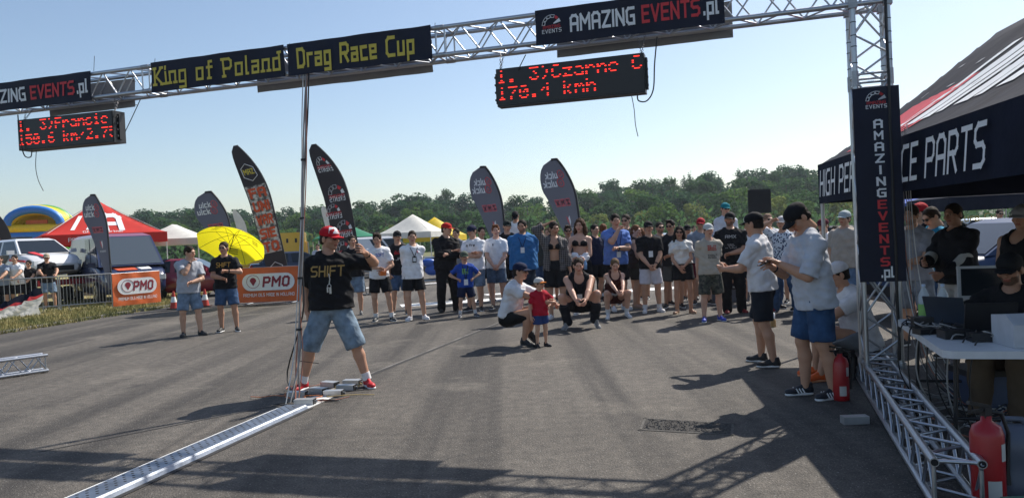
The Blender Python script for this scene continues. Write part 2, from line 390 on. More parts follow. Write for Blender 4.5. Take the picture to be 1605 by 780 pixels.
_HEADS = {}
def head_proto(kind, h):
    key = (kind, h)
    if key in _HEADS: return _HEADS[key]
    F = Field((-.1,-.15,-.16), (.1,.13,.13), h)
    fem = kind == 'f'
    F.ell((0,.014,.038), (.074,.094,.080), .01)
    F.ell((0,-.018,-.040), (.058 if fem else .062,.072,.068), .03)
    F.ell((0,-.058,-.092), (.026 if fem else .032,.026,.020), .025)
    for s in (-1,1):
        F.ell((s*.046,-.058,-.022), (.024,.024,.022), .02)              # cheek
        F.ell((s*.079,.012,-.010), (.011,.022,.033), .008)              # ear
        F.ell((s*.031,-.094,.010), (.017,.014,.012), .012, sub=True)    # eye socket
        F.ell((s*.031,-.074,.009), (.015,.014,.012), .004)              # eyeball
    F.ell((0,-.080,.030), (.052,.018,.010 if fem else .013), .015)
    F.cone((0,-.086,.014), (0,-.110,-.026), .008, .0125, .010)
    for s in (-1,1): F.ell((s*.011,-.099,-.030), (.009,.010,.008), .006)
    F.ell((0,-.088,-.055), (.025,.012,.0075), .005); F.ell((0,-.085,-.066), (.022,.012,.007), .005)
    F.cone((0,.02,-.04), (0,.03,-.15), .052, .055, .03)
    P, Q = F.mesh(); P = relax(P, Q, 1, .3)
    c = np.ones((len(P), 3)); x, y, z = np.abs(P[:,0]), P[:,1], P[:,2]; fr = y < -.05
    def put(m, v, a=1.0): c[m] = c[m]*(1-a) + np.array(v)*a
    put(fr & (x < .06) & (z < 0) & (z > -.05), (1.05,.86,.82), .5)
    lip = fr & (np.abs(z+.060) < .0115) & (x < .024) & (y < -.078); put(lip, (.80,.48,.46) if not fem else (.78,.36,.36))
    put(fr & (np.abs(z+.0605) < .003) & (x < .022), (.35,.18,.17), .7)
    eye = fr & (((x-.031)/.0155)**2 + ((z-.009)/.0078)**2 < 1); put(eye, (1.5,1.75,1.9))
    put(fr & (((x-.031)/.0068)**2 + ((z-.009)/.0075)**2 < 1), (.06,.06,.06))
    put(fr & (((x-.031)/.02)**2 + ((z-.0165)/.004)**2 < 1), (.15,.12,.1), .7)
    put(fr & (((x-.033)/.022)**2 + ((z-.031-.1*(.03-x)**1)/.0048)**2 < 1), (.22,.16,.12), .85)
    beard = ((z < -.034) & (y < .01) & (y < -.02-.3*(z+.034)) ) & ~lip & ~((x < .03) & (z > -.046))
    _HEADS[key] = (P, Q, c, beard); return _HEADS[key]
_HANDS = {}
def hand_proto(kind, h):
    key = (kind, h)
    if key in _HANDS: return _HANDS[key]
    F = Field((-.06,-.12,-.23), (.1,.08,.04), h)
    F.cone((0,0,.03), (0,0,-.02), .025, .026, .01)
    for y in (-.026,-.009,.009,.026): F.cone((0,y*.7,-.02), (.003,y*1.12,-.088), .0145, .0125, .008)
    curl = {'relax': (22,28,22), 'fist': (85,85,50), 'flat': (6,6,4), 'point': (70,80,40)}[kind]
    for i, (y, l) in enumerate(((-.031,.078), (-.010,.086), (.011,.080), (.031,.063))):
        cu = curl if not (kind == 'point' and i == 0) else (5,8,5)
        p = np.array((.003,y,-.090)); a = 0.0; sp = (i-1.5)*(.10 if kind in ('flat','relax') else .02)
        for j, f in enumerate((.44,.31,.25)):
            a += math.radians(cu[j]*(1 if kind != 'relax' else .8+.2*i)); d = np.array((math.sin(a), sp*math.cos(a), -math.cos(a)))
            q = p + d*l*f; F.cone(p, q, .0100-.0009*j, .0093-.0009*j, .0015); p = q
    t = np.array((.008,-.026,-.022))
    for d, l, r in (((.30,-.62,-.62), .045, .0135), ((.34,-.28,-.88), .034, .0112), ((.34,-.05,-.92), .028, .0098)):
        d = np.array(d); d /= np.linalg.norm(d)
        if kind in ('fist','point'): d = d*np.array((1.6,.6,.8)); d /= np.linalg.norm(d)
        q = t+d*l; F.cone(t, q, r, r*.92, .004); t = q
    P, Q = F.mesh(); _HANDS[key] = (P, Q); return _HANDS[key]

_PROTO = {}
def proto(kind):
    "rigid head wear, hair and shoes in the head / foot frame -> shared mesh data"
    if kind in _PROTO: return _PROTO[kind]
    h = .0065; A = ((-.13,-.22,-.36), (.13,.2,.2))
    F = Field(*((((-.12,-.14,-.14)), (.12,.17,.17)) if kind not in ('long','brim','shoe','sole') else A), h)
    m = None
    if kind in ('short', 'buzz', 'quiff', 'long', 'bun', 'back'):
        t = {'buzz': .003, 'short': .006, 'quiff': .008, 'long': .013, 'bun': .008, 'back': .010}[kind]
        F.ell((0,.018,.042), (.075+t,.093+t,.079+t), .005)
        F.ell((0,.045,-.02), (.068+t,.060+t,.06), .02)
        if kind == 'quiff':
            for i in range(9):
                F.ell((random.uniform(-.05,.05), random.uniform(-.07,.03), .112+random.uniform(-.01,.012)), (.026,.026,.020), .012)
        if kind == 'long':
            for i in range(16):
                an = math.radians(-112 + i*224/15); x, y = math.sin(an)*.085, .012+math.cos(an)*.082
                F.cone((x*.95,y,.03), (x*1.15,y*1.08+.012,-.10), .022, .026, .02); F.cone((x*1.15,y*1.08+.012,-.10), (x*1.12,y*1.02,-.215-.03*(i%3)), .026, .014, .02)
        if kind in ('bun',): F.ell((0,.118,.05), (.036,.034,.036), .01)
        if kind == 'back': F.cone((0,.11,.03), (0,.125,-.12), .03, .016, .02)
        if kind not in ('long',): F.wrinkle(.0018, 150, 3)
        else: F.wrinkle(.004, 90, 3)
        F.ell((0,-.128,-.012), (.084,.086,.112), .010, sub=True)
        F.ell((0,-.10,-.15), (.060,.11,.11), .01, sub=True)
        if kind != 'long':
            F.cut((0,0,-.045), (0,-.2,-.98))
            for s in (-1,1): F.ell((s*.085,.010,-.02), (.025,.026,.036), .004, sub=True)
        mt = HAIRM
    elif kind == 'cap':
        F.ell((0,.016,.046), (.087,.106,.086), .005); F.ell((0,-.045,.055), (.072,.05,.060), .02)
        F.cut((0,0,.026), (0,.10,-.99)); F.ell((0,.014,.134), (.008,.008,.006), .004); mt = FAB
    elif kind == 'brim':
        F.v[:] = 1; sl, P = F.region(np.array((-.1,-.21,-.02)), np.array((.1,-.03,.09)))
        x, y, z = P[...,0], P[...,1], P[...,2]
        zc = .036 - (x/.08)**2*.022 + (y+.08)*.18
        d = np.maximum(np.sqrt((x/.078)**2 + ((y+.075)/.095)**2)*.08-.08, np.abs(z-zc)-.0065); d = np.maximum(d, y+.070); F.v[sl] = d; mt = FAB
    elif kind == 'shoe':
        F = Field((-.08,-.22,-.01), (.08,.12,.15), .007)
        F.ell((0,.030,.045), (.036,.048,.050), .02); F.cone((0,.02,.05), (0,.028,.098), .036, .037, .02)
        F.cone((0,.0,.055), (0,-.12,.028), .036, .034, .02, fr=np.eye(3), sq=(1,1,.9)); F.ell((0,-.135,.034), (.043,.062,.034), .02)
        F.cone((0,-.025,.085), (0,-.085,.060), .022, .020, .012)
        F.cut((0,0,.012), (0,0,-1)); F.cut((0,0,.112), (0,-.2,1)); mt = LEA
    elif kind == 'sole':
        F = Field((-.08,-.22,-.01), (.08,.12,.06), .006)
        for z in (.010,):
            F.cone((0,.030,z+.004), (0,-.06,z), .041, .036, .01, fr=np.eye(3), sq=(1,1,.5)); F.cone((0,-.06,z), (0,-.150,z), .037, .046, .01, fr=np.eye(3), sq=(1,1,.42))
        F.cut((0,0,0), (0,0,-1)); mt = LEA
    elif kind == 'glasses':
        m = MB()
        for s in (-1,1):
            pts = [(s*.033+.0235*math.cos(a)*(1+.1*math.cos(2*a)), -.0985+.012*abs(math.cos(a))*(1 if s*math.cos(a) > 0 else .15), .008+.0175*math.sin(a)) for a in [2*math.pi*i/14 for i in range(14)]]
            m.prism(pts if s > 0 else pts, (0,-.004,0)); m.tube([(s*.058,-.088,.014), (s*.078,-.04,.014), (s*.081,.012,.006)], .0028, 6)
        m.tube([(-.012,-.104,.012), (.012,-.104,.012)], .003, 6); me = m.mesh('glasses'); me.materials.append(GLOSS); _PROTO[kind] = me; return me
    P, Q = F.mesh(); P = relax(P, Q, 1, .4)
    me = np_mesh(kind, P, Q); me.materials.append(mt); _PROTO[kind] = me; return me

def _n(v): v = np.array(v, float); return v/(np.linalg.norm(v)+1e-12)
def ik(a, t, l1, l2, pole):
    a = np.array(a, float); t = np.array(t, float); d = t-a; L = np.linalg.norm(d)
    L2 = min(L, (l1+l2)*.999); dn = d/L; t = a+dn*L2
    x = (l1*l1-l2*l2+L2*L2)/(2*L2); y = math.sqrt(max(l1*l1-x*x, 0))
    p = np.array(pole, float); p = p - dn*(p@dn); p = _n(p)
    return a+dn*x+p*y, t
ARM = {'down': ((-.165,-.02,.455), (-.4,1,0), 'relax'), 'clasp': ((-.035,-.135,.525), (-1,.5,-.2), 'relax'), 'cross': ((.025,-.130,.675), (-1,-.1,-.7), 'flat'),
 'cross2': ((.035,-.150,.650), (-1,-.1,-.7), 'fist'), 'hip': ((-.115,-.055,.575), (-1,.5,.1), 'fist'), 'chin': ((-.005,-.125,.835), (-.6,-.3,-1), 'fist'),
 'back': ((-.03,.125,.50), (-1,.6,.2), 'relax'), 'phone': ((-.045,-.225,.635), (-.8,.6,-1), 'relax'), 'shade': ((-.075,-.085,.955), (-1,-.2,.4), 'relax'),
 'pocket': ((-.135,-.05,.485), (-.7,1,0), 'fist'), 'behind': ((-.10,.09,.47), (-.6,1,0), 'relax'), 'belly': ((.01,-.135,.60), (-1,.2,-.5), 'relax'),
 'head': ((-.055,.02,.985), (-1,-.2,.3), 'relax'), 'rail': ((-.10,-.27,.615), (-1,.2,.1), 'relax')}
def deco(F, J, h, t, build, fem, lo=None):
    "the torso: shared by the skin and by whatever is worn over it"
    r, f, u = J['r'], J['f'], J['u']; fr = np.stack([r, f, u]); P0 = J['P']; bw, by = build
    sh = J['sh']
    F.ell(P0+u*.232*h, np.array((.098*bw*(.92 if fem else 1), .066*by, .105))*h+t, .03, fr)
    F.ell(P0+u*.115*h-f*-.004*h, np.array((.082*bw*(.88 if fem else 1), .058*by, .11))*h+t, .04, fr)
    F.ell(P0+u*.005*h, np.array((.094*bw*(1.05 if fem else 1), .070*(.5+.5*by), .072))*h+t, .04, fr)
    if by > 1.12: F.ell(P0+u*.10*h+f*(by-1)*.075*h, np.array((.080*bw, .062*by, .095))*h+t, .05, fr)
    F.cone(sh[0], sh[1], .034*h+t, .034*h+t, .035)
    F.cone(P0+u*.25*h, J['neck']-u*.025*h, .062*h+t, .034*h+t*.6, .03, fr, (1.1,.8,1))
    for s in sh: F.cone(J['neck']-u*.018*h, s-u*.004*h, .026*h+t*.6, .031*h+t, .025)
    if fem:
        for s in (-1,1): F.ell(P0+u*.222*h+f*.054*h+r*s*.043*h, np.array((.037,.034,.036))*h+t, .025, fr)
NP = [0]
def person(label, foot, h, yaw=0, L='down', R='down', feet=((-.065,0,-14), (.065,0,14)), pel=(0,0,None), lean=(0,0), twist=0, head=(0,0,0), build=(1,1), fem=False, child=False,
           top=('tee', (.8,.8,.8)), bottom=('shorts', (.01,.01,.012)), shoes=((.02,.02,.02), (.7,.7,.7)), socks=None, hat=None, hair=('short', (.03,.02,.012)), glasses=False, beard=0, skin=(.50,.29,.195),
           lanyard=None, prints=(), vox=.0165, watch=None, over=None, group='spectators standing on the runway', z0=0.0, seed=None, hscale=1.0):
    NP[0] += 1; seed = NP[0] if seed is None else seed
    loc = foot if isinstance(foot, Vector) else gnd(*foot)
    jr = random.Random(seed*17+3)
    if feet == ((-.065,0,-14), (.065,0,14)) and pel[2] is None:      # nobody stands quite straight
        k_ = jr.choice((-1,1)); feet = ((-.06-jr.uniform(0,.035), jr.uniform(-.03,.03), -14-jr.uniform(-6,14)), (.06+jr.uniform(0,.035), jr.uniform(-.03,.03), 14+jr.uniform(-6,14)))
        pel = (k_*jr.uniform(.008,.028), jr.uniform(-.012,.01), None)
        if lean == (0,0): lean = (-k_*jr.uniform(.0,.05), jr.uniform(-.05,.03))
        yaw += jr.uniform(-14,14); twist += jr.uniform(-9,9); head = (head[0]+jr.uniform(-16,16), head[1]+jr.uniform(-2,7), head[2]+jr.uniform(-6,6))
        build = (build[0]*jr.uniform(.95,1.08), build[1]*jr.uniform(.95,1.1))
    root = thing('person', (loc.x, loc.y, z0), label, 'person', R_(yaw), group)
    tone = np.array(skin)*1.12
    # ---- skeleton
    legk = .93 if child else 1.0
    l1, l2, ah = .248*h*legk, .236*h*legk, .046*h
    fp = [np.array((feet[i][0]*h, feet[i][1]*h, ah + (feet[i][3]*h if len(feet[i]) > 3 else 0))) for i in (0,1)]
    hw = .050*h
    if pel[2] is None:
        dd = max(math.hypot(fp[i][0]-(pel[0]*h+(-hw, hw)[i]), fp[i][1]-pel[1]*h) for i in (0,1))
        pz = ah + math.sqrt((l1+l2)**2*.992 - dd*dd)
    else: pz = pel[2]*h
    P0 = np.array((pel[0]*h, pel[1]*h, pz)); u = _n((lean[0], lean[1], 1))
    a = R_(twist); r0 = np.array((math.cos(a), math.sin(a), 0)); r = _n(r0-u*(r0@u)); f = np.cross(r, u); f = f if f[1]*math.cos(a) < .2 or True else -f
    f = -np.cross(u, r)
    sw = (.088 if fem else .103)*build[0]**.7*h
    tl = .292*h
    J = dict(P=P0, u=u, r=r, f=f, sh=[P0+u*(tl-.030*h)-r*sw, P0+u*(tl-.030*h)+r*sw], neck=P0+u*(tl+.016*h))
    hy, hp, hr = head
    hs = h*(.132 if not child else .165)/.226*hscale
    Rh = np.array((Matrix.Rotation(R_(twist+hy), 3, 'Z') @ Matrix.Rotation(R_(hp), 3, 'X') @ Matrix.Rotation(R_(hr), 3, 'Y')))
    hc = J['neck'] + _n(u*1.0 - np.array(Rh)[:,1]*(.0 + .25*math.sin(R_(max(hp,0)))))*(.100*h if not child else .105*h) - Rh[:,1]*.012*h
    hips = [P0-r0*hw, P0+r0*hw]
    knees = []
    for i in (0,1):
        ty = R_(feet[i][2]); pole = np.array((math.sin(ty)*1.0, -math.cos(ty), .15)); kn, an = ik(hips[i], fp[i], l1, l2, pole); knees.append(kn)
    arms = []
    for i, spec in enumerate((L, R)):
        sg = 1 if i == 0 else -1
        if isinstance(spec, str): (tx, ty, tz), po, hk = ARM[spec]; th = None
        else: (tx, ty, tz), po, hk = spec[:3]; tx, po = tx*sg, (po[0]*sg, po[1], po[2]); th = spec[3] if len(spec) > 3 else None
        dz = 0 if pel[2] is None or not isinstance(spec, str) else pz-.525*h
        tgt = np.array((tx*sg*h, ty*h, tz*h+dz))
        if isinstance(spec, str) and (lean != (0,0) or twist):   # keep preset hands with a tilted trunk
            loc0 = tgt - np.array((pel[0]*0, 0, pz)); tgt = P0 + np.array((loc0[0]*math.cos(a)-loc0[1]*math.sin(a), loc0[0]*math.sin(a)+loc0[1]*math.cos(a), loc0[2])) + np.array((lean[0], lean[1], 0))*max(loc0[2], 0)
        elif isinstance(spec, str): tgt = tgt + np.array((pel[0]*h, pel[1]*h, 0))
        el, wr = ik(J['sh'][i], tgt, .170*h, .148*h, (po[0]*sg, po[1], po[2])); arms.append((el, wr, hk, th))
    allp = np.array([P0, hc, *knees, *fp, *[q for A in arms for q in A[:2]], *J['sh']]); lo, hi = allp.min(0)-.19*h, allp.max(0)+.19*h; lo[2] = min(fp[0][2], fp[1][2])-.05*h
    # ---- skin
    F = Field(lo, hi, vox)
    deco(F, J, h, 0, build, fem)
    F.cone(J['neck']-u*.02*h, hc+Rh@np.array((0,.018,-.05))*hs, .036*h*(.85 if fem else 1), .031*h*(.85 if fem else 1), .02)
    fat = .5+.5*build[0]
    for i in (0,1):
        el, wr = arms[i][:2]; s = J['sh'][i]; k = fat*(.80 if fem or child else 1)
        F.cone(s, el, .0335*h*k, .0265*h*k, .02); m_ = el*.7+wr*.3; F.cone(el, m_, .0255*h*k, .0275*h*k, .01); F.cone(m_, wr, .0275*h*k, .0170*h*k, .01)
        hp_, kn, an = hips[i], knees[i], fp[i]; k = fat*(.97 if fem else .9 if child else 1)
        F.cone(hp_, kn, .056*h*k, .035*h*k, .03)
        back = _n(np.cross(_n(an-kn), np.array((1.,0,0)))); back = back if back[1] > 0 else -back
        cm = kn*.66+an*.34+back*.010*h; F.cone(kn, cm, .031*h*k, .0335*h*k, .02); F.cone(cm, an-np.array((0,0,.01*h)), .0335*h*k, .0205*h*k, .02)
    Pb, Qb = F.mesh(); Pb = relax(Pb, Qb, 1, .4)
    Cb = np.tile(tone, (len(Pb), 1))
    # head
    hv = .0062 if vox > .014 else .0045
    Ph, Qh, ch, bd = head_proto('f' if (fem or child) else 'm', hv)
    chh = ch*tone
    if beard: hcol = np.array(hair[1] if hair else (.03,.02,.015)); chh[bd] = chh[bd]*(1-beard)+hcol*beard
    Pw = (Ph*hs) @ Rh.T + hc
    parts = [(Pb, Qb, Cb), (Pw, Qh, chh)]
    # hands
    HM = []
    for i in (0,1):
        el, wr, hk, th = arms[i]; d = _n(wr-el); sg = 1 if i == 0 else -1
        t = np.array(th if th is not None else ((sg*.25, -.6, .5) if abs(d[2]) < .75 else (sg*.35, -1, 0)), float); t = _n(t-d*(t@d))
        x = np.cross(t, d)*1.0    # palm normal
        B = np.stack([x*1.0, -t, -d], 1)
        # columns: images of local X, Y, Z ; local -Z = fingers, -Y = thumb, +X = palm
        if np.linalg.det(B) < 0: B[:,0] *= -1
        want = np.array((sg, 0, 0)) if abs(d[2]) > .75 else np.array((sg*.3,.3,-1))
        Php, Qhp = hand_proto(hk, .0062 if vox > .014 else .0048)
        hsz = h/1.8*(.92 if fem else 1)
        Pl = Php*hsz
        if B[:,0] @ want < 0: Pl = Pl*np.array((-1,1,1)); Qhp = Qhp[:, ::-1]
        Pq = Pl @ B.T + wr
        parts.append((Pq, Qhp, np.tile(tone*np.array((1.02,.95,.93)), (len(Pq), 1)))); HM.append((B, wr))
    off = 0; PP = []; QQ = []; CC = []
    for p, q, c in parts: PP.append(p); QQ.append(q+off); CC.append(c); off += len(p)
    me = np_mesh('body', np.concatenate(PP), np.concatenate(QQ), np.concatenate(CC)); me.materials.append(SKIN)
    link('body', me, root)
    ctx = dict(J=J, h=h, hips=hips, knees=knees, fp=fp, arms=arms, hc=hc, Rh=Rh, hs=hs, root=root, HM=HM)
    # ---- clothes
    def cm(spec, default=FAB):
        if isinstance(spec, str): return PATT[spec], (1,1,1)
        return default, spec
    if bottom:
        kind, bc = bottom[0], bottom[1]; ln = bottom[2] if len(bottom) > 2 else {'shorts': .86, 'denim': .9, 'trousers': 2, 'jeans': 2, 'skirt': .8, 'mini': .5}[kind]
        F = Field(lo, hi, vox); t = .009*h; fr = np.stack([r, f, u])
        F.ell(P0+u*.005*h, np.array((.095*build[0]*(1.05 if fem else 1), .071*(.5+.5*build[1]), .073))*h+t*.45, .02, fr)
        F.ell(P0+u*.055*h, np.array((.083*build[0], .060*(.5+.5*build[1]), .06))*h+t*.3, .03, fr)
        for i in (0,1):
            hp_, kn, an = hips[i], knees[i], fp[i]; k = fat
            if kind == 'skirt' or kind == 'mini':
                F.cone(hp_, hp_+(kn-hp_)*ln, .066*h, .068*h, .05, cut=(hp_+(kn-hp_)*ln, (0,0,-1)))
            elif ln <= 1.2:
                d = _n(kn-hp_); e = hp_+(kn-hp_)*ln; loose = .012*h if kind == 'shorts' else .010*h
                F.cone(hp_-np.array((0,0,.03*h)) if pel[2] is None else hp_, kn, .055*h*k+t, .040*h*k+t+loose, .02, cut=(e, d))
                if ln > 1: d2 = _n(an-kn); F.cone(kn, kn+(an-kn)*.3, .043*h*k+loose, .043*h*k+loose, .02, cut=(kn+(an-kn)*(ln-1), d2))
            else:
                F.cone(hp_, kn, .060*h*k+t*.7, .040*h*k+t*.9, .02); F.cone(kn, an-np.array((0,0,.012*h)), .040*h*k+t*.9, .030*h*k+t*.9, .02)
        F.cut(P0+u*.085*h, u); F.wrinkle(.0035 if ln < 1.3 else .007, 46, seed)
        p, q = F.mesh(); p = relax(p, q, 1, .3); mt, cc = cm(bc, DEN if kind in ('denim','jeans') else FAB)
        bn = {'shorts': 'shorts', 'denim': 'shorts', 'trousers': 'trousers', 'jeans': 'jeans', 'skirt': 'skirt', 'mini': 'shorts'}[kind]
        link(bn, np_mesh(bn, p, q), root, mt, cc)
    if top:
        kind, tcl = top[0], top[1]; o = top[2] if len(top) > 2 else {}
        t = (o.get('t', .011))*h/1.8*.9; F = Field(lo, hi, vox); fr = np.stack([r, f, u])
        if kind == 'bra':
            nk = J['neck']
            for s_ in (-1,1):
                c_ = P0+u*.222*h+f*.056*h+r*s_*.043*h; F.ell(c_, np.array((.038,.036,.033))*h+.003, .010, fr); F.cone(c_, c_+u*.045*h+r*s_*.004*h-f*.010*h, .030*h, .008*h, .012)
                F.cone(c_+u*.03*h+f*.005*h, nk+r*s_*.034*h-u*.004*h+f*.012*h, .007, .006, .004); F.cone(nk+r*s_*.034*h-u*.004*h+f*.012*h, nk-f*.03*h, .006, .006, .004)
            for k in range(24):
                a0, a1 = 2*math.pi*k/24, 2*math.pi*(k+1)/24; g = lambda q: P0+u*.198*h+(r*math.cos(q)*.0935*build[0]+f*math.sin(q)*.067)*h
                F.cone(g(a0), g(a1), .013, .013, .006)
        else: deco(F, J, h, t, build, fem)
        hem = o.get('hem', -.045); sl = o.get('sleeve', {'tee': .72, 'polo': .72, 'shirt': 1.45, 'long': 1.95, 'tank': 0, 'bra': 0, 'crop': .3}[kind])
        if kind not in ('bra',) and hem < .05:
            F.cone(P0+u*.20*h, P0+u*(hem-.03)*h, .100*h*build[0]*(.93 if fem else 1)+t, (.106*h*build[0]+t)*o.get('flare', 1.08), .03, fr, (1, .72*(.45+.55*build[1]), 1))
        for i in (0,1):
            s = J['sh'][i]; el, wr = arms[i][:2]; k = fat*(.80 if fem or child else 1)
            if sl <= 0: continue
            e = s+(el-s)*min(sl, 1); ts = t*o.get('sl_t', 1.0)
            if sl <= 1: F.cone(s, el, .0325*h*k+ts, .033*h*k+ts*1.5, .010, cut=(e, _n(el-s)))
            else:
                F.cone(s, el, .035*h*k+ts*.8, .031*h*k+ts*.8, .02); e2 = el+(wr-el)*(sl-1)
                F.cone(el, wr, .030*h*k+ts*.8, .023*h*k+ts*.8, .01, cut=(e2, _n(wr-el)))
        if kind != 'bra':
            F.wrinkle(o.get('wr', .005)*1.5, 50, seed+50); F.cut(P0+u*hem*h, -u)
        nk = J['neck']
        if kind != 'bra': F.ell(nk+u*.022*h+f*.020*h, np.array((.041,.046,.036 if kind != 'shirt' else .045))*h, .006, fr, sub=True)
        if kind == 'tank':
            for i in (0,1): F.ell(J['sh'][i]+(J['sh'][i]-nk)*.25, np.array((.050,.085,.09))*h, .01, fr, sub=True)
            F.ell(nk+f*.055*h-u*.012*h, np.array((.048,.06,.055 if kind == 'tank' else .085))*h, .01, fr, sub=True)
        p, q = F.mesh(); p = relax(p, q, 1, .3); mt, cc = cm(tcl)
        tn = {'tee': 't_shirt', 'polo': 't_shirt', 'shirt': 'shirt', 'long': 'jacket', 'tank': 'tank_top', 'bra': 'bikini_top', 'crop': 'blouse'}[kind]
        link(tn, np_mesh(tn, p, q), root, mt, cc); ctx['top'] = (p, q); ctx['topcol'] = cc
    if over:
        F = Field(lo, hi, vox); deco(F, J, h, .022*h/1.8, build, fem); t = .016*h/1.8; fr = np.stack([r, f, u])
        F.cone(P0+u*.20*h, P0-u*.05*h, .098*h*build[0]+t, .102*h*build[0]+t, .03, fr, (1,.78,1))
        if len(over) < 2 or over[1]:
            for i in (0,1):
                s = J['sh'][i]; el, wr = arms[i][:2]; F.cone(s, el, .030*h+t, .027*h+t, .01); F.cone(el, wr, .027*h+t, .023*h+t, .01, cut=(el+(wr-el)*.55, _n(wr-el)))
        F.wrinkle(.008, 46, seed+9); F.cut(P0-u*.03*h, -u); F.ell(J['neck']+u*.022*h+f*.020*h, np.array((.045,.05,.04))*h, .006, fr, sub=True)
        F.ell(P0+u*.13*h+f*.11*h, np.array((.062,.085,.36))*h, .008, fr, sub=True)
        p, q = F.mesh(); mt, cc = cm(over[0]); link('open_shirt', np_mesh('open_shirt', p, q), root, mt, cc)
    # ---- head wear
    HMt = Matrix.Translation(Vector(hc)) @ Matrix([[*Rh[i], 0] for i in range(3)] + [[0,0,0,1]]) @ Matrix.Diagonal((hs, hs, hs, 1))
    ctx['HMt'] = HMt
    def on_head(nm, kd, c, parent=root, M=HMt):
        ob = link(nm, proto(kd), parent, None, c); ob.matrix_local = M; return ob
    if hair and not (hat and hair[0] not in ('long', 'back', 'buzz', 'short')):
        ob = on_head('hair', hair[0], hair[1])
        if hat: ob.matrix_local = HMt @ Matrix.Translation((0,.004,-.012)) @ Matrix.Diagonal((.985,.985,.9,1))
    if hat:
        bk = hat[3] if len(hat) > 3 else 0
        M = HMt @ Matrix.Rotation(R_(bk), 4, 'Z')
        c = on_head('cap', 'cap', hat[1], M=M); b = on_head('brim', 'brim', hat[2] if len(hat) > 2 and hat[2] else hat[1], parent=c, M=Matrix.Identity(4))
    if glasses: on_head('sunglasses', 'glasses', (.006,.006,.008))
    # ---- shoes
    if shoes:
        fs = h/1.8*(1.0 if not fem else .92)
        for i in (0,1):
            ty = R_(feet[i][2]); lift = (feet[i][3]*h if len(feet[i]) > 3 else 0); pit = math.asin(min(lift/(.13*fs), .9)) if lift else 0
            M = Matrix.Translation((fp[i][0], fp[i][1], fp[i][2]-ah)) @ Matrix.Rotation(ty, 4, 'Z')
            if lift: M = Matrix.Translation((fp[i][0], fp[i][1], fp[i][2]-ah)) @ Matrix.Rotation(ty, 4, 'Z') @ Matrix.Rotation(-pit*-1, 4, 'X')
            M = M @ Matrix.Diagonal((fs, fs, fs, 1))
            s_ = link('shoe', proto('shoe'), root, None, shoes[0]); s_.matrix_local = M; link('sole', proto('sole'), s_, None, shoes[1])
            if socks:
                m = MB(); kn, an = knees[i], fp[i]; d = _n(kn-an); m.tube([an+d*.0*h-np.array((0,0,.0)), an+d*socks[1]*h], [.027*h, .0275*h], 10); m.build('sock', FAB, root, socks[0])
    if watch is not None:
        i = watch; el, wr = arms[i][:2]; d = _n(wr-el); m = MB(); m.tube([wr-d*.030*h, wr-d*.016*h], [.0215*h, .0205*h], 10); m.build('wristband', GLOSS, root, (.01,.01,.012))
    # ---- things printed or hung on the chest
    if (lanyard or prints) and top:
        p, q = ctx['top']; bvh = BVHTree.FromPolygons([Vector(x) for x in p], [tuple(int(k) for k in x) for x in q])
        def proj(x, z, lift=.004):
            o_ = Vector(P0+u*z*h+r*x*h+f*.35*h); hit = bvh.ray_cast(o_, Vector(-f))
            if hit[0] is None: return Vector(P0+u*z*h+r*x*h+f*.08*h)
            return hit[0]+Vector(f)*lift
        for pr in prints:
            (V, Fc, W), zc, xc, colr = pr[:4]; m = MB()
            for kq, fq in enumerate(Fc):
                c4 = [V[i] for i in fq]; a0, a1, b1, b0 = (Vector(c) for c in c4); ns = max(1, int(max((b0-a0).length, (b1-a1).length)/.016)); row = []
                for j in range(ns+1):
                    e0, e1 = a0.lerp(b0, j/ns), a1.lerp(b1, j/ns); row.append([proj((e.x-W/2)/h+xc, e.y/h+zc, .006+(kq % 5)*.0004) for e in (e0, e0.lerp(e1, .5), e1)])
                m.grid(row)
            m.build('print', mat('shirt_print', rough=.8, var=.05, objcol=True), root, colr)
        if lanyard:
            zb = lanyard[1]
            for s in (-1,1):
                pts = [proj(s*.040*(1-k/7.0)+.002*s, .292-(.292-zb-.03)*k/7.0, .007) for k in range(8)]; m = MB(); rr = Vector(r)*.0075
                for A, B in zip(pts, pts[1:]): m.prism([A-rr, A+rr, B+rr, B-rr], Vector(f)*.002)
                m.build('lanyard', FAB, root, lanyard[0])
            c0 = proj(0, zb, .012); m = MB(); m.box((0,0,0), (.085,.006,.12)); b = m.build('badge', GLOSS, root, lanyard[2] if len(lanyard) > 2 else (.75,.78,.8))
            b.matrix_local = Matrix.Translation(c0) @ Matrix([[r[k], -f[k], u[k], 0] for k in range(3)] + [[0,0,0,1]])
            if len(lanyard) > 2:
                m = MB(); m.box((0,0,0), (.06,.008,.075)); b2 = m.build('badge_card', GLOSS, b, (.75,.78,.8))
    root['ctx'] = 0; del root['ctx']
    return root, ctx
def simple_print(w, hgt, rows, seed):
    "a small block print: bars of uneven length"
    rs = random.Random(seed); V = []; F = []
    for i in range(rows):
        y0 = hgt*(1-(i+1)/rows)+.004; y1 = hgt*(1-i/rows)-.004; x = 0
        while x < w-.01:
            l = rs.uniform(.015,.04)
            if rs.random() < .78:
                k = len(V); V += [(x,y0+rs.uniform(0,.006)), (x,y1), (min(x+l,w),y1-rs.uniform(0,.006)), (min(x+l,w),y0)]; F.append((k,k+3,k+2,k+1))
            x += l+.006
    return V, F, w
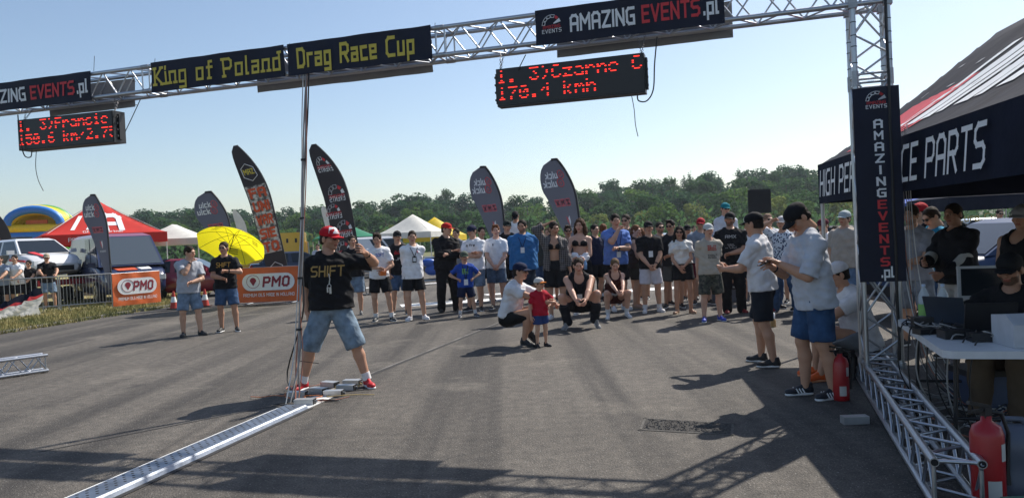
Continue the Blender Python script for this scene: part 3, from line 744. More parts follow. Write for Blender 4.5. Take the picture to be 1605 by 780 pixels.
# ------------------------------------------------------------------ ground
TA = R_(14.5); T = Vector((math.sin(TA), math.cos(TA), 0)); XG = Vector((math.cos(TA), -math.sin(TA), 0)); ZV = Vector((0,0,1))
def _asph(N, L, tc):
    v = tc.outputs['Object']
    base = nodes_mix(N, L, (.058,.0525,.047), (.098,.090,.081), noise(N, L, v, .35, 6, .3, .7))
    mp = (1, .035, 1, TA)
    st = noise(N, L, v, 1.3, 6, .46, .62, stretch=mp)
    base = nodes_mix(N, L, base, (.032,.029,.027), st)
    st2 = noise(N, L, v, 3.2, 3, .56, .74, stretch=mp); base = nodes_mix(N, L, base, (.034,.031,.029), st2)
    dust = noise(N, L, v, .8, 6, .58, .80); base = nodes_mix(N, L, base, (.130,.119,.105), dust)
    fine = noise(N, L, v, 62, 4, .30, .72, rough=.8); mott = noise(N, L, v, 9, 4, .3, .7); base = nodes_mix(N, L, base, nodes_mix(N, L, (.72,.72,.72), (1.25,1.24,1.22), mott), 1.0, 'MULTIPLY'); sp = nodes_mix(N, L, (.22,.22,.215), (2.35,2.26,2.14), fine)
    c = nodes_mix(N, L, base, sp, 1.0, 'MULTIPLY')
    spk = noise(N, L, v, 60, 1, .67, .72); c = nodes_mix(N, L, c, (.24,.23,.21), spk); oil = noise(N, L, v, .9, 3, .70, .78); c = nodes_mix(N, L, c, (.020,.019,.019), oil)
    vo = N.new('ShaderNodeTexVoronoi'); vo.inputs['Scale'].default_value = 95; L.new(v, vo.inputs['Vector'])
    return c, vo.outputs['Distance']
ASPH = ramp_mat('asphalt', _asph, .86, .006)
def sheet(name, pts, z, mt, kind='structure'):
    m = MB(); m.add([(p[0], p[1], z) for p in pts], [tuple(range(len(pts)))]); o = m.build(name, mt); o['kind'] = kind; return o
def _field(N, L, tc):
    v = tc.outputs['Object']; c = nodes_mix(N, L, (.16,.15,.055), (.07,.095,.03), noise(N, L, v, .05, 5)); return nodes_mix(N, L, c, (.22,.19,.09), noise(N, L, v, 2.5, 4, .5, .75)), None
FIELD = ramp_mat('meadow', _field, .95)
sheet('field', [(-1400,-150), (1400,-150), (1400,1800), (-1400,1800)], -.03, FIELD)
sheet('runway', [(-60,-40), (90,-40), (110,85), (-45,85)], 0, ASPH)
GR = [gnd(-420,560), gnd(0,522), gnd(100,505), gnd(200,489), gnd(268,479), gnd(300,468), gnd(345,452), gnd(330,440), gnd(250,428), gnd(0,428), gnd(-500,440)]
def _grass(N, L, tc):
    v = tc.outputs['Object']; c = nodes_mix(N, L, (.30,.24,.10), (.13,.14,.045), noise(N, L, v, 1.6, 6, .38, .62)); return nodes_mix(N, L, c, (.40,.34,.17), noise(N, L, v, 14, 4, .5, .72)), None
sheet('grass_verge', GR, .004, ramp_mat('dry_grass', _grass, .95))
m = MB()
P_ = [gnd(-60,530), gnd(0,523), gnd(100,506), gnd(200,490), gnd(268,480), gnd(302,468)]
for a, b in zip(P_, P_[1:]):
    d = (b-a); n_ = Vector((-d.y, d.x, 0)).normalized(); m.prism([a, b, b+n_*.12, a+n_*.12], (0,0,.05))
o = m.build('kerb_edge', mat('concrete', (.20,.19,.17), .9, var=.25, bump=.3)); o['kind'] = 'structure'
# tufts of dry grass
m = MB(); rs = random.Random(3)
for i in range(5200):
    px = rs.uniform(-20, 330); f = (px/270); py = 525-43*f + (-1)*abs(rs.gauss(0, 18)) - 1
    if py < 436 or px > 300 and py > 462: continue
    g = gnd(px, py); 
    for k in range(3):
        a = rs.uniform(0, 6.28); hh_ = rs.uniform(.04,.13); w_ = Vector((math.cos(a), math.sin(a), 0))*.012; tip = Vector((rs.uniform(-.05,.05), rs.uniform(-.05,.05), hh_))
        q = g+Vector((rs.uniform(-.06,.06), rs.uniform(-.06,.06), .004)); m.add([q-w_, q+w_, q+tip], [(0,1,2)])
tag(m.build('grass', ramp_mat('grass_blades', lambda N, L, tc: (nodes_mix(N, L, (.34,.28,.11), (.14,.16,.05), noise(N, L, tc.outputs['Object'], 1.3, 4)), None), .9)), 'dry yellow grass along the edge of the runway', 'grass', kind='stuff')
# paint on the runway
PAINT = ramp_mat('road_paint', lambda N, L, tc: (nodes_mix(N, L, (.72,.72,.70), (.30,.29,.28), noise(N, L, tc.outputs['Object'], 7, 6, .50, .72)), None), .7)
def marking(a, b, w_, lab):
    a = Vector(a); b = Vector(b); d = (b-a).normalized(); n_ = Vector((-d.y, d.x, 0))*w_/2
    m = MB(); m.add([p+Vector((0,0,.004)) for p in (a-n_, a+n_, b+n_, b-n_)], [(3,2,1,0)]); o = m.build('road_marking', PAINT); o['kind'] = 'structure'
def mk(p, q, w_): marking(gnd(*p), gnd(*q), w_, '')
mk((628,479), (1130,446), .85); mk((760,462), (850,455.5), .55); mk((640,441), (1110,416), .8); mk((560,452), (690,443), .5)
mk((1000,442), (1130,433), .7); mk((1000,425), (1150,416), .5); mk((835,437), (900,433), .6); mk((700,404), (1130,384), 2.2)
# worn joint line running on from the cable cover
a, b = gnd(512,613), gnd(790,502); m = MB(); d = (b-a).normalized(); n_ = Vector((-d.y, d.x, 0))*.011; m.add([r+Vector((0,0,.004)) for r in (a-n_, a+n_, b+n_, b-n_)], [(3,2,1,0)]); o = m.build('joint_strip', mat('worn_strip', (.20,.19,.175), .8, var=.6, scale=3)); o['kind'] = 'structure'
m = MB(); off = XG*.055
for (p, q, w_) in ((a+off, b+off, .05),):
    d = (q-p).normalized(); n_ = Vector((-d.y, d.x, 0))*w_/2; m.add([r+Vector((0,0,.003)) for r in (p-n_, p+n_, q+n_, q-n_)], [(3,2,1,0)])
o = m.build('tar_joint', mat('tar', (.022,.021,.021), .8)); o['kind'] = 'structure'
m = MB(); p, q = gnd(60,708), gnd(285,664); d = (q-p).normalized(); n_ = Vector((-d.y, d.x, 0))*.012; m.add([r+Vector((0,0,.003)) for r in (p-n_, p+n_, q+n_, q-n_)], [(3,2,1,0)])
p, q = gnd(285,664), gnd(470,628); n_ = Vector((-d.y, d.x, 0))*.012; m.add([r+Vector((0,0,.003)) for r in (p-n_, p+n_, q+n_, q-n_)], [(3,2,1,0)])
o = m.build('crack', mat('tar', (.022,.021,.021), .8)); o['kind'] = 'structure'
# milled test patch in the asphalt
pc = [gnd(1013,656), gnd(1147,664), gnd(1145,681), gnd(1006,673)]
pr = thing('asphalt_patch', sum(pc, Vector())/4, 'rectangular gravelly patch cut into the asphalt', 'patch')
c0 = sum(pc, Vector())/4; m = MB(); rs = random.Random(5)
m.add([p-c0+Vector((0,0,.004)) for p in pc], [(3,2,1,0)]); m.build('patch_bed', mat('patch_bed', (.05,.046,.042), .95, var=.5, scale=60, bump=.8, bscale=90), pr)
m = MB()
for i in range(420):
    s_, t_ = rs.uniform(.03,.97), rs.uniform(.06,.94); p = (pc[0]*(1-s_)+pc[1]*s_)*(1-t_)+(pc[3]*(1-s_)+pc[2]*s_)*t_-c0; r = rs.uniform(.006,.014)
    m.add([p+Vector((math.cos(k*2.1+i)*r, math.sin(k*2.1+i)*r, .003)) for k in range(3)]+[p+Vector((0,0,.006+r*.6))], [(0,1,3), (1,2,3), (2,0,3)])
o = m.build('gravel', mat('gravel', (.11,.10,.09), .9, var=.5, scale=30), pr); o['kind'] = 'stuff'
m = MB()
for a, b in zip(pc, pc[1:]+pc[:1]):
    d = (b-a).normalized(); n_ = Vector((d.y, -d.x, 0)); a_, b_ = a-c0, b-c0; m.prism([a_-d*.03, b_+d*.03, b_+d*.03-n_*.02, a_-d*.03-n_*.02], (0,0,.005))
m.build('patch_rim', mat('patch_rim', (.105,.098,.088), .95, var=.4, scale=25, bump=.5), pr)

# ------------------------------------------------------------------ gantry of aluminium truss
ALU = mat('aluminium', (.52,.54,.57), .38, metal=1.0, var=.22, scale=14, bump=.06, bscale=40)
ALUB = mat('worn_aluminium', (.42,.43,.45), .5, metal=1.0, var=.3, scale=9)
BLK = mat('black_vinyl', (.010,.013,.030), .6, var=.2, scale=5, bump=.35, bscale=5, spec=.3)
WHT = mat('white_print', (.78,.79,.80), .6, var=.05); REDP = mat('red_print', (.62,.035,.045), .6, var=.08); YELP = mat('yellow_print', (.62,.50,.07), .6, var=.05)
GA = R_(16.6); U = Vector((-math.cos(GA), math.sin(GA), 0)); NF = Vector((-math.sin(GA), -math.cos(GA), 0))   # along the beam to the left; towards the camera
TS = .29; CO = Vector((3.20, 7.0, 0))       # foot of the column's front left chord
ZB, ZT = 3.585, 3.585+TS                      # axes of the beam's chords
def beam_pt(px, py, off=0.0):
    r = ray(px, py); o = Vector((0,0,CAM_H)); p0 = CO+NF*off; t = (p0-o).dot(NF)/r.dot(NF); return o+r*t
def beam_u(px, py): return (beam_pt(px, py)-CO).dot(U)
def truss(root, A, B, s1, s2, bay, cr=.024, br=.0085, faces=(0,1,2,3), ends=True, cross=False):
    "square truss from A to B (axis of one corner chord); s1, s2: vectors to the neighbouring chords"
    A = Vector(A); B = Vector(B); cor = [Vector(), s1, s1+s2, s2]; Lh = (B-A).length; d = (B-A)/Lh; n_ = max(1, round(Lh/bay))
    for c in cor: rod('chord', A+c, B+c, cr, ALU, root, 14)
    for fi in faces:
        a, b = cor[fi], cor[(fi+1) % 4]
        for i in range(n_):
            p, q = A+d*(Lh*i/n_), A+d*(Lh*(i+1)/n_); md = (p+q)/2
            if cross and i % 2: rod('brace', p+a, q+b, br, ALU, root, 8); rod('brace', p+b, q+a, br, ALU, root, 8)
            elif fi % 2 == 0: rod('brace', p+a, md+b, br, ALU, root, 8); rod('brace', md+b, q+a, br, ALU, root, 8)
            else: rod('brace', p+b, md+a, br, ALU, root, 8); rod('brace', md+a, q+b, br, ALU, root, 8)
        if ends:
            for e in (A+d*.03, B-d*.03): rod('brace', e+a, e+b, br*1.15, ALU, root, 8)
gan = thing('truss_gantry', (0,0,0), 'silver aluminium truss gantry spanning the runway with its right column', 'gantry')
BK = -NF*TS
UL = beam_u(-60, 160)
# beam in three sections with coupling sleeves
cuts = [-.27, beam_u(690,60), beam_u(228,110), UL+.8]
for a, b in zip(cuts, cuts[1:]): truss(gan, CO+U*(a+.02)+ZV*ZB, CO+U*(b-.02)+ZV*ZB, ZV*TS, BK, .42)
for a in cuts[1:3]:
    for c in (Vector(), ZV*TS, BK, BK+ZV*TS): rod('coupler', CO+U*(a-.05)+ZV*ZB+c, CO+U*(a+.05)+ZV*ZB+c, .029, ALUB, gan, 10)
# column: sections
RT = -U*TS
truss(gan, CO+ZV*.32, CO+ZV*2.90, RT, BK, .43, cross=True, br=.010); truss(gan, CO+ZV*2.92, CO+ZV*4.1, RT, BK, .39, cross=True, br=.010)
for c in (Vector(), RT, BK, BK+RT):
    rod('coupler', CO+c+ZV*2.84, CO+c+ZV*2.98, .030, ALUB, gan, 10)
    for z in (3.05, 3.2, 3.3, 3.42): rod('cable_tie', CO+c+ZV*z, CO+c+ZV*(z+.008), .0265, mat('black_plastic', (.012,.012,.013), .5), gan, 10)
    
    for zq in (ZB+TS, ZB): m = MB(); m.box(CO+c+ZV*zq, (.075,.075,.075), -GA); m.build('corner_block', ALUB, gan)
    rod('foot_plate', CO+c+ZV*.27, CO+c+ZV*.32, .04, ALUB, gan, 12)
# black power cable taped down the column's right front chord
m = MB(); m.tube([CO+RT*1.0+NF*.045+RT*-.08+ZV*(.35+3.4*i/16)+RT*.01*math.sin(i*1.7) for i in range(17)], .013, 8); m.build('power_cable', mat('black_plastic', (.012,.012,.013), .5), gan)
# outrigger truss lying on the ground through the column's foot
OA = R_(18.5); OD = Vector((math.sin(OA), math.cos(OA), 0)); OX = Vector((math.cos(OA), -math.sin(OA), 0))
bt = thing('base_truss', (0,0,0), 'silver truss outrigger lying on the ground under the gantry column', 'truss')
OC = CO+NF*.03+ZV*.035
truss(bt, OC-OD*2.95, OC+OD*1.25, ZV*.245, OX*.23, .38, cr=.025, br=.0105)
for c in (Vector(), ZV*.245, OX*.23, OX*.23+ZV*.245):
    m = MB(); p = OC-OD*2.95+c; m.tube([p-OD*.001, p-OD*.004], .019, 12); m.build('tube_mouth', mat('dark_hole', (.01,.01,.01), .9), bt)
# loose truss at the left edge
lt = thing('loose_truss', (0,0,0), 'short silver truss piece lying on the asphalt at the left edge', 'truss')
a, b = gnd(-60,603), gnd(76,583); d = (b-a).normalized(); pn = Vector((-d.y, d.x, 0))
truss(lt, a-d*1.2+ZV*.03, b+ZV*.03, ZV*.22, pn*.22, .34, cr=.022, br=.009)

# ---- printed banners on the gantry
BANN = []
def bwave(x, z): return .009*math.sin(x*6.3+1.5*math.sin(z*8))*math.cos(z*7+x*1.7)+.004*math.sin(x*15+z*11)
def banner(x0, x1, z0, z1, lab, off=.04, mt=BLK):
    u0, u1 = beam_u(x0, 60+ (1320-x0)*.07), beam_u(x1, 60+(1320-x1)*.07); L_ = u0-u1
    r = thing('banner', CO+U*((u0+u1)/2)+NF*off+ZV*z0, lab, 'banner', -GA, 'printed banners fixed to the gantry')
    P = [[(-L_/2+L_*i/48, bwave(-L_/2+L_*i/48, (z1-z0)*j/10), (z1-z0)*j/10) for j in range(11)] for i in range(49)]
    m = MB(); m.grid(P, sm=True); m.grid([[(p[0], p[1]+.006, p[2]) for p in row] for row in P][::-1]); m.build('sheet', mt, r); BANN.append(r)
    for sx in (-1,1):
        for zz in (.03, (z1-z0)-.03): mb = MB(); mb.tube([(sx*(L_/2-.02), -.004, zz), (sx*(L_/2-.02), .05, zz)], .005, 6); mb.build('zip_tie', mat('black_plastic', (.012,.012,.013), .5), r)
    return r, L_, z1-z0
AX, AY, AN = Vector((1,0,0)), Vector((0,0,1)), Vector((0,-1,0))
def gauge(r, cx, cz, s, mt1=WHT, mt2=REDP, nm='emblem', ax=AX, ay=AY, nn=AN, o=Vector(), word=True, mirror=1):
    "rev-counter emblem: an arc of segments with red end, red line and the word below"
    m = MB(); m2 = MB()
    for i in range(6):
        a0, a1 = math.pi-(i+.08)*math.pi/6.3, math.pi-(i+.88)*math.pi/6.3; R0, R1 = s*(.36 if i < 5 else .12), s*.5
        q = [o+ax*mirror*(cx+R*math.cos(a))+ay*(cz+R*math.sin(a))+nn*.009 for R, a in ((R0,a0), (R1,a0), (R1,a1), (R0,a1))]
        if i < 4:   # hollow segments
            m.tube(q+[q[0]], s*.022, 4)
        else: (m2 if i == 4 else m).add(q, [(0,1,2,3), (3,2,1,0)])
    m.build(nm, mt1, r); m2.build(nm, mt2, r)
    if word:
        put_text('lettering', stroke_text('AMAZING', s*.14, 1.0, 1.2, mirror=mirror < 0), o+ax*mirror*cx+ay*(cz-s*.17), ax, ay, nn, mt2, r, .009)
        put_text('lettering', stroke_text('EVENTS', s*.17, 1.0, 1.4, mirror=mirror < 0), o+ax*mirror*cx+ay*(cz-s*.39), ax, ay, nn, mt1, r, .009)
def amazing(r, x0, w_, hgt, z):
    tv = stroke_text('AMAZING', hgt, 1.25, .75); k = w_*.49/tv[2]; put_text('lettering', stroke_text('AMAZING', hgt, 1.25, .75, width=w_*.45), Vector((x0,0,z)), AX, AY, AN, WHT, r, .009, anchor=0)
    put_text('lettering', stroke_text('EVENTS', hgt, 1.25, .75, width=w_*.385), Vector((x0+w_*.495,0,z)), AX, AY, AN, REDP, r, .009, anchor=0)
    put_text('lettering', stroke_text('.pl', hgt, 1.2, .75, width=w_*.10), Vector((x0+w_*.9,0,z)), AX, AY, AN, WHT, r, .009, anchor=0)
zb0, zb1 = ZB-.035, ZT+.03
r, L_, H_ = banner(843, 1138, zb0, zb1, 'black AMAZING EVENTS.pl banner with gauge emblem, right of the gantry beam'); amazing(r, -L_/2+.36, L_-.41, .145, .105); gauge(r, -L_/2+.17, .19, .20)
r, L_, H_ = banner(-66, 147, zb0, zb1, 'black AMAZING EVENTS.pl banner at the left end of the beam, cut by the frame'); amazing(r, -L_/2+.38, L_-.41, .145, .105)
r, L_, H_ = banner(241, 450, zb0, zb1, 'dark blue banner reading King of Poland in yellow letters'); put_text('lettering', stroke_text('King of Poland', .19, .95, 1.35, serif=True, width=L_*.95), Vector((0,0,.085)), AX, AY, AN, YELP, r, .009)
r, L_, H_ = banner(455, 680, zb0, zb1, 'dark blue banner reading Drag Race Cup in yellow letters'); put_text('lettering', stroke_text('Drag Race Cup', .19, 1.2, 1.1, width=L_*.82), Vector((-L_*.02,0,.085)), AX, AY, AN, YELP, r, .009)
GREYB = mat('banner_back', (.26,.26,.27), .7, var=.1)
for x0, x1, lab in ((862,1150,'pale back of a banner hung behind the AMAZING EVENTS banner on the right'), (40,178,'pale back of a banner hung on the rear of the beam at left'), (375,660,'pale back of a banner behind the yellow lettered banners')):
    banner(x0, x1, ZB-.09, ZT-.02, lab, -TS-.05, GREYB)
for r in BANN:      # the print follows the folds of the vinyl
    for c in r.children:
        if c.name.split('.')[0] in ('lettering', 'emblem'):
            for v in c.data.vertices: v.co.y += bwave(v.co.x, v.co.z)
# tall banner on the column
cbn = thing('banner', CO+NF*.045+RT*.5+RT*.0+ZV*.0, 'tall narrow black AMAZING EVENTS.pl banner hanging on the gantry column', 'banner', -GA)
CW = .385; cz0, cz1 = 1.06, 2.815
m = MB(); P = [[(-CW/2+CW*i/6+.012, .003*math.sin(j*.9+i), cz0+(cz1-cz0)*j/16) for j in range(17)] for i in range(7)]
m.grid(P); m.grid([[(p[0], p[1]+.006, p[2]) for p in row] for row in P][::-1]); m.build('sheet', BLK, cbn)
gauge(cbn, .012, cz1-.125, .17)
zz = cz1-.30
for ch in 'AMAZINGEVENTS':
    i_ = 'AMAZINGEVENTS'.index(ch); pass
for k, ch in enumerate('AMAZINGEVENTS'):
    put_text('lettering', stroke_text(ch, .066, 1.35, .5, width=.020 if ch == 'I' else .078), Vector((.02+k*.0012,0,zz-.066)), AX, AY, AN, WHT if k < 7 else REDP, cbn, .010); zz -= .1035
put_text('lettering', stroke_text('.pl', .085, 1.2, .6, width=.105), Vector((.05,0,cz0+.045)), AX, AY, AN, WHT, cbn, .010)

# ---- LED displays
F57 = {'0':'3E5149453E','1':'00427F4000','2':'4261514946','3':'2141454B31','4':'1814127F10','5':'2745454539','6':'3C4A494930','7':'0171090503','.':'0060600000',')':'0041221C00','C':'3E41414122','F':'7F09090901','a':'2054545478','c':'3844444420','e':'3854545418','h':'7F08040478','i':'00447D4000','k':'7F10284400','m':'7C04180478','n':'7C08040478','r':'7C08040408','u':'3C4040207C','z':'4464544C44','/':'2010080402',' ':'0000000000','-':'0808080808','s':'4854545420'}
LED = mat('led_red', (1.0,.035,.02), .5, var=0, emit=1.6)
SCR = mat('led_screen', (.010,.006,.007), .35, var=.1, scale=30)
CAS = mat('black_metal', (.014,.014,.016), .45, var=.2)
def led(pa, pb, zc, W_, H_, rz, rows, lab, dep=.14):
    r = thing('led_display', pa, lab, 'display', rz, 'LED score boards hanging from the gantry')
    m = MB(); m.box((0,dep/2,0), (W_,dep,H_)); m.build('case', CAS, r)
    m = MB(); m.box((0,-.003,0), (W_-.02,.006,H_-.03)); m.build('screen', SCR, r)
    for s_ in (-1,1):
        m = MB(); m.box((s_*(W_/2+.012), dep*.5,0), (.024,.05,H_*.8)); 
        for k in range(4): m.tube([(s_*(W_/2+.02), .04, -H_*.3+k*H_*.2), (s_*(W_/2+.03), .04, -H_*.3+k*H_*.2)], .012, 8)
        m.build('end_bracket', CAS, r)
    pit = (H_-.05)/17.5; rs = random.Random(int(W_*100)+len(rows[0]))
    m = MB()
    for ri, txt in enumerate(rows):
        x0 = -W_/2+.02; z0 = H_/2-.028-ri*9*pit
        for ci, ch in enumerate(txt):
            hx = F57.get(ch, F57[' '])
            for c in range(5):
                b = int(hx[2*c:2*c+2], 16)
                for k in range(7):
                    x = x0+(ci*6+c)*pit; grp = ((ci*6+c)//3*7+k*5+ri) % 7
                    if (b >> k) & 1 and x < W_/2-.02 and not (k in (1,4) or (k in (2,5) and grp < 3) or grp == 6): m.box((x, -.008, z0-k*pit), (pit*.98,.004,pit*.46))
    o = m.build('lit_dots', LED, r); o['kind'] = 'stuff'
    return r
def chain(p, q, nm='hanging_chain', lab='', mt=None):
    pass
u0, u1 = beam_u(783,140), beam_u(1012,110); W1 = u0-u1
zc1 = (beam_pt(900,110).z+beam_pt(900,150).z)/2
l1 = led(CO+U*((u0+u1)/2)+NF*.10+ZV*(beam_pt(897,129).z), None, 0, W1, .385, -GA, ['1. 3)Czarne C','170.4 kmh   '], 'black LED board with red dotted text hanging under the right banner')
l2p = beam_pt(108,206); u2 = beam_u(108,206)
l2 = led(CO+U*u2+NF*.06+ZV*l2p.z, None, 0, 1.44, .385, -GA+R_(2), ['1. 3)Francie','150.6 km/2.755'], 'black LED board with red dotted text at far left, turned away', .2)
CHM = mat('chain_steel', (.20,.20,.21), .4, metal=1.0)
def hang(root, p, q, nm='chain'):
    M = root.matrix_basis.inverted() if False else (Matrix.Translation(root.location) @ root.rotation_euler.to_matrix().to_4x4()).inverted()
    n_ = 9; m = MB(); p = M @ Vector(p); q = M @ Vector(q)
    for i in range(n_):
        a, b = p.lerp(q, i/n_), p.lerp(q, (i+1.15)/n_); w_ = Vector((.009,0,0)) if i % 2 else Vector((0,.009,0))
        m.tube([a, a*.7+b*.3+w_, a*.3+b*.7+w_, b, a*.3+b*.7-w_, a*.7+b*.3-w_, a], .0028, 5)
    m.build(nm, CHM, root)
for rt, W_ in ((l1, W1), (l2, 1.44)):
    M = Matrix.Translation(rt.location) @ rt.rotation_euler.to_matrix().to_4x4()
    for s_ in (-1,1):
        base = M @ Vector((s_*(W_/2-.03), .07, .19))
        ub = (base-CO).dot(U)
        for du in (-.045,.05): hang(rt, base, CO+U*(ub+du)+NF*(0 if du < 0 else -.16)+ZV*(ZB-.02))
def wire(name, pts, r, mt, root=None, lab=None, cat=None, n=6, sub=6):
    pts = [Vector(p) for p in pts]; out = []
    for i in range(len(pts)-1):
        p0, p1, p2, p3 = pts[max(i-1,0)], pts[i], pts[i+1], pts[min(i+2,len(pts)-1)]
        for k in range(sub):
            t = k/sub; out.append(.5*((2*p1)+(p2-p0)*t+(2*p0-5*p1+4*p2-p3)*t*t+(3*p1-p0-3*p2+p3)*t**3))
    out.append(pts[-1]); m = MB(); m.tube(out, r, n); o = m.build(name, mt, root)
    if lab: tag(o, lab, cat)
    return o
BP = mat('black_plastic', (.012,.012,.013), .5)
def bw(pxs, off=.12): return [beam_pt(x, y, off) for x, y in pxs]
wire('loose_wire', bw([(990,150), (994,172), (996,195), (1000,214)]), .004, BP, None, 'thin loose black wire dangling below the right LED board', 'wire')
wire('data_cable', bw([(1030,58), (1026,100), (1024,140), (1014,158), (1001,158), (999,148)]), .007, BP, None, 'black cable looping from the beam beside the right LED board', 'cable')
wire('loose_wire', bw([(57,236), (56,262), (60,282), (68,299)]), .004, BP, None, 'thin loose wire dangling below the left LED board', 'wire')
wire('data_cable', bw([(28,180), (31,215), (38,243), (48,246), (50,236)]), .007, BP, None, 'black cable looping under the left LED board', 'cable')
wire('guy_rope', bw([(220,156), (208,182), (196,207)]), .005, BP, None, 'short dark rope from the beam to the left LED board', 'rope')
wire('guy_rope', bw([(824,86), (818,98), (812,110)]), .005, BP, None, 'short dark rope from the beam to the right LED board', 'rope')
for x, y0, y1 in ((147,88,112), (242,92,108), (453,68,78), (681,36,52), (1205,0,0)):
    if y0: wire('tie_end', bw([(x,y1), (x+1,y0)], .0), .003, BP, None, {147:'long black tie end sticking up beside the leftmost banner', 242:'long black tie end at the left of the King of Poland banner', 453:'black tie end between the two yellow lettered banners', 681:'long black tie end at the right of the Drag Race Cup banner'}[x], 'cable tie')

# ---- cable bundle hanging from the beam to the timing boxes
GRYC = mat('grey_cable', (.30,.29,.28), .5); SALM = mat('salmon_cable', (.42,.17,.11), .5); WHC = mat('white_cable', (.62,.62,.60), .5)
ub = beam_u(480,120); top = CO+U*ub+ZV*(ZB-.02); bot = gnd(466,628)
cbd = thing('cable_bundle', bot, 'bundle of grey, black and salmon cables hanging from the beam to the ground', 'cables')
for k, (mt, dx, dy, foot) in enumerate(((GRYC,0,0,(455,634)), (BP,.018,.008,(456,600)), (SALM,-.012,.014,(463,632)), (GRYC,.010,-.014,(470,625)), (WHC,-.02,-.008,(448,636)), (SALM,.024,-.006,(468,630)))):
    pts = []
    for i in range(9):
        t = i/8; p = top.lerp(bot, t)+XG*(dx+.014*math.sin(t*9+k))+T*(dy)
        if t > .8: p = p+XG*(dx*(t-.8)*16)
        pts.append(p-bot)
    pts[-1] = gnd(*foot)-bot+ZV*.02
    if k == 1: pts[-2] = gnd(452,612)-bot+ZV*.22; pts[-1] = gnd(459,620)-bot+ZV*.02
    wire('cable', pts, .0085 if k < 4 else .006, mt, cbd, sub=4)
for z in (.75,1.3,1.95,2.6):
    p = top.lerp(bot, 1-z/ZB)-bot; m = MB(); m.tube([p-ZV*.012, p+ZV*.012], .034, 8); m.build('tape', BP, cbd)
p = top.lerp(bot, 1-.42/ZB)-bot; m = MB(); m.tube([p, p+XG*.24-ZV*.03], .004, 5); m.build('cable_tie', BP, cbd)

# ---- perforated steel cable cover on the centre line
STEEL = mat('galvanised_steel', (.30,.33,.38), .45, metal=1.0, var=.3, scale=7, bump=.05)
A, B = gnd(118,792), gnd(462,640); B2 = gnd(545,603); Ld = (B-A).length; D = (B-A).normalized(); A = A-D*1.2; Ld += 1.2; Xc = Vector((D.y, -D.x, 0))
cc = thing('cable_cover', A, 'long perforated steel cable cover strip lying on the centre line', 'cable cover', math.atan2(D.y, D.x))
w_ = .30; m = MB(); prof = [(-w_/2,.004), (-w_/2+.012,.030), (-w_/2+.03,.042), (w_/2-.07,.042), (w_/2-.04,.035), (w_/2,.004)]
m.grid([[(x, y, z) for (y, z) in prof] for x in [Ld*i/40 for i in range(41)]], sm=False); m.build('plate', STEEL, cc)
hm = MB(); hm.lathe([(.012,0), (.0001,.0005)], n=8); hme = hm.mesh('perforation'); hme.materials.append(mat('dark_hole', (.01,.01,.012), .9))
nh = int(Ld/.085); cnt = 0
for j, y in enumerate((-.062,-.022,.022,.062)):
    for i in range(nh):
        x = .05+i*.085+(.042 if j % 2 else 0)
        if x > Ld-.04 or cnt >= 296: continue
        cnt += 1; o = link('perforation', hme, cc); o.location = (x, y, .0425)
for s_ in (-1,1):
    m = MB(); m.box((Ld/2, s_*(w_/2+.028), .003), (Ld+.02,.045,.006)); m.build('white_tape' if s_ > 0 else 'dark_tape', mat('white_tape', (.74,.74,.72), .6, var=.15) if s_ > 0 else mat('tar', (.022,.021,.021), .8), cc)
m = MB(); q0 = Ld-.0; m.box((q0+.28, -.03, .0045), (.55,.24,.005)); m.build('white_patch', mat('white_tape', (.74,.74,.72), .6, var=.15), cc)
# timing transmitter boxes
ALB = mat('box_aluminium', (.50,.51,.52), .45, metal=.7, var=.15); rs = random.Random(2)
boxes = [((478,634),'nearest white and grey box on the tape under the cables'), ((466,622),'flat box beside the left red shoe'), ((499,616),'box in front of the left red shoe'), ((517,606),'rear left box between the red shoes'), ((523,620),'front box nearest the camera in the right hand group'), ((543,611),'middle box beside the right red shoe'), ((552,603),'rear right box touching the right red shoe')]
for i, (p, lab) in enumerate(boxes):
    g = gnd(*p); r = thing('timing_box', g, 'small aluminium timing transmitter, '+lab, 'box', -GA+rs.uniform(-.25,.25), 'aluminium timing boxes between the red shoes')
    m = MB(); m.box((0,0,.032), (.20,.10,.064)); m.build('case', ALB, r)
    m = MB(); m.box((.104,0,.032), (.008,.09,.056)); m.build('end_cap', BP, r); m = MB(); m.tube([(.108,.02,.03), (.125,.02,.03)], .012, 8); m.build('socket', ALUB, r)
OR = mat('orange_cable', (.62,.20,.07), .5); YC = mat('yellow_cable', (.60,.42,.16), .5)
cl = thing('cable_tangle', gnd(480,628), 'tangle of orange, yellow and black leads among the timing boxes', 'cables')
for k in range(12):
    c0 = gnd(480,628); pts = []; p = gnd(rs.uniform(450,530), rs.uniform(606,636))
    for i in range(6): pts.append(p-c0+ZV*(.012+.02*rs.random())); p = p+Vector((rs.uniform(-.16,.2), rs.uniform(-.1,.12), 0))
    wire('lead', pts, .005, [OR,YC,BP,SALM][k % 4], cl, sub=4)
g = gnd(1340,663); r = thing('timing_box', g, 'small pale timing box on the asphalt beside the gantry foot', 'box', -R_(2), None)
m = MB(); m.box((0,0,.032), (.20,.09,.06)); m.build('case', ALB, r); m = MB(); m.box((.103,0,.032), (.006,.08,.05)); m.build('end_cap', BP, r)
m = MB(); m.tube([(-.02,.06,.02), (0,.10,.05), (.05,.14,.03), (.12,.2,.02)], .006, 6); m.build('lead', mat('green_cable', (.03,.12,.06), .5), r)
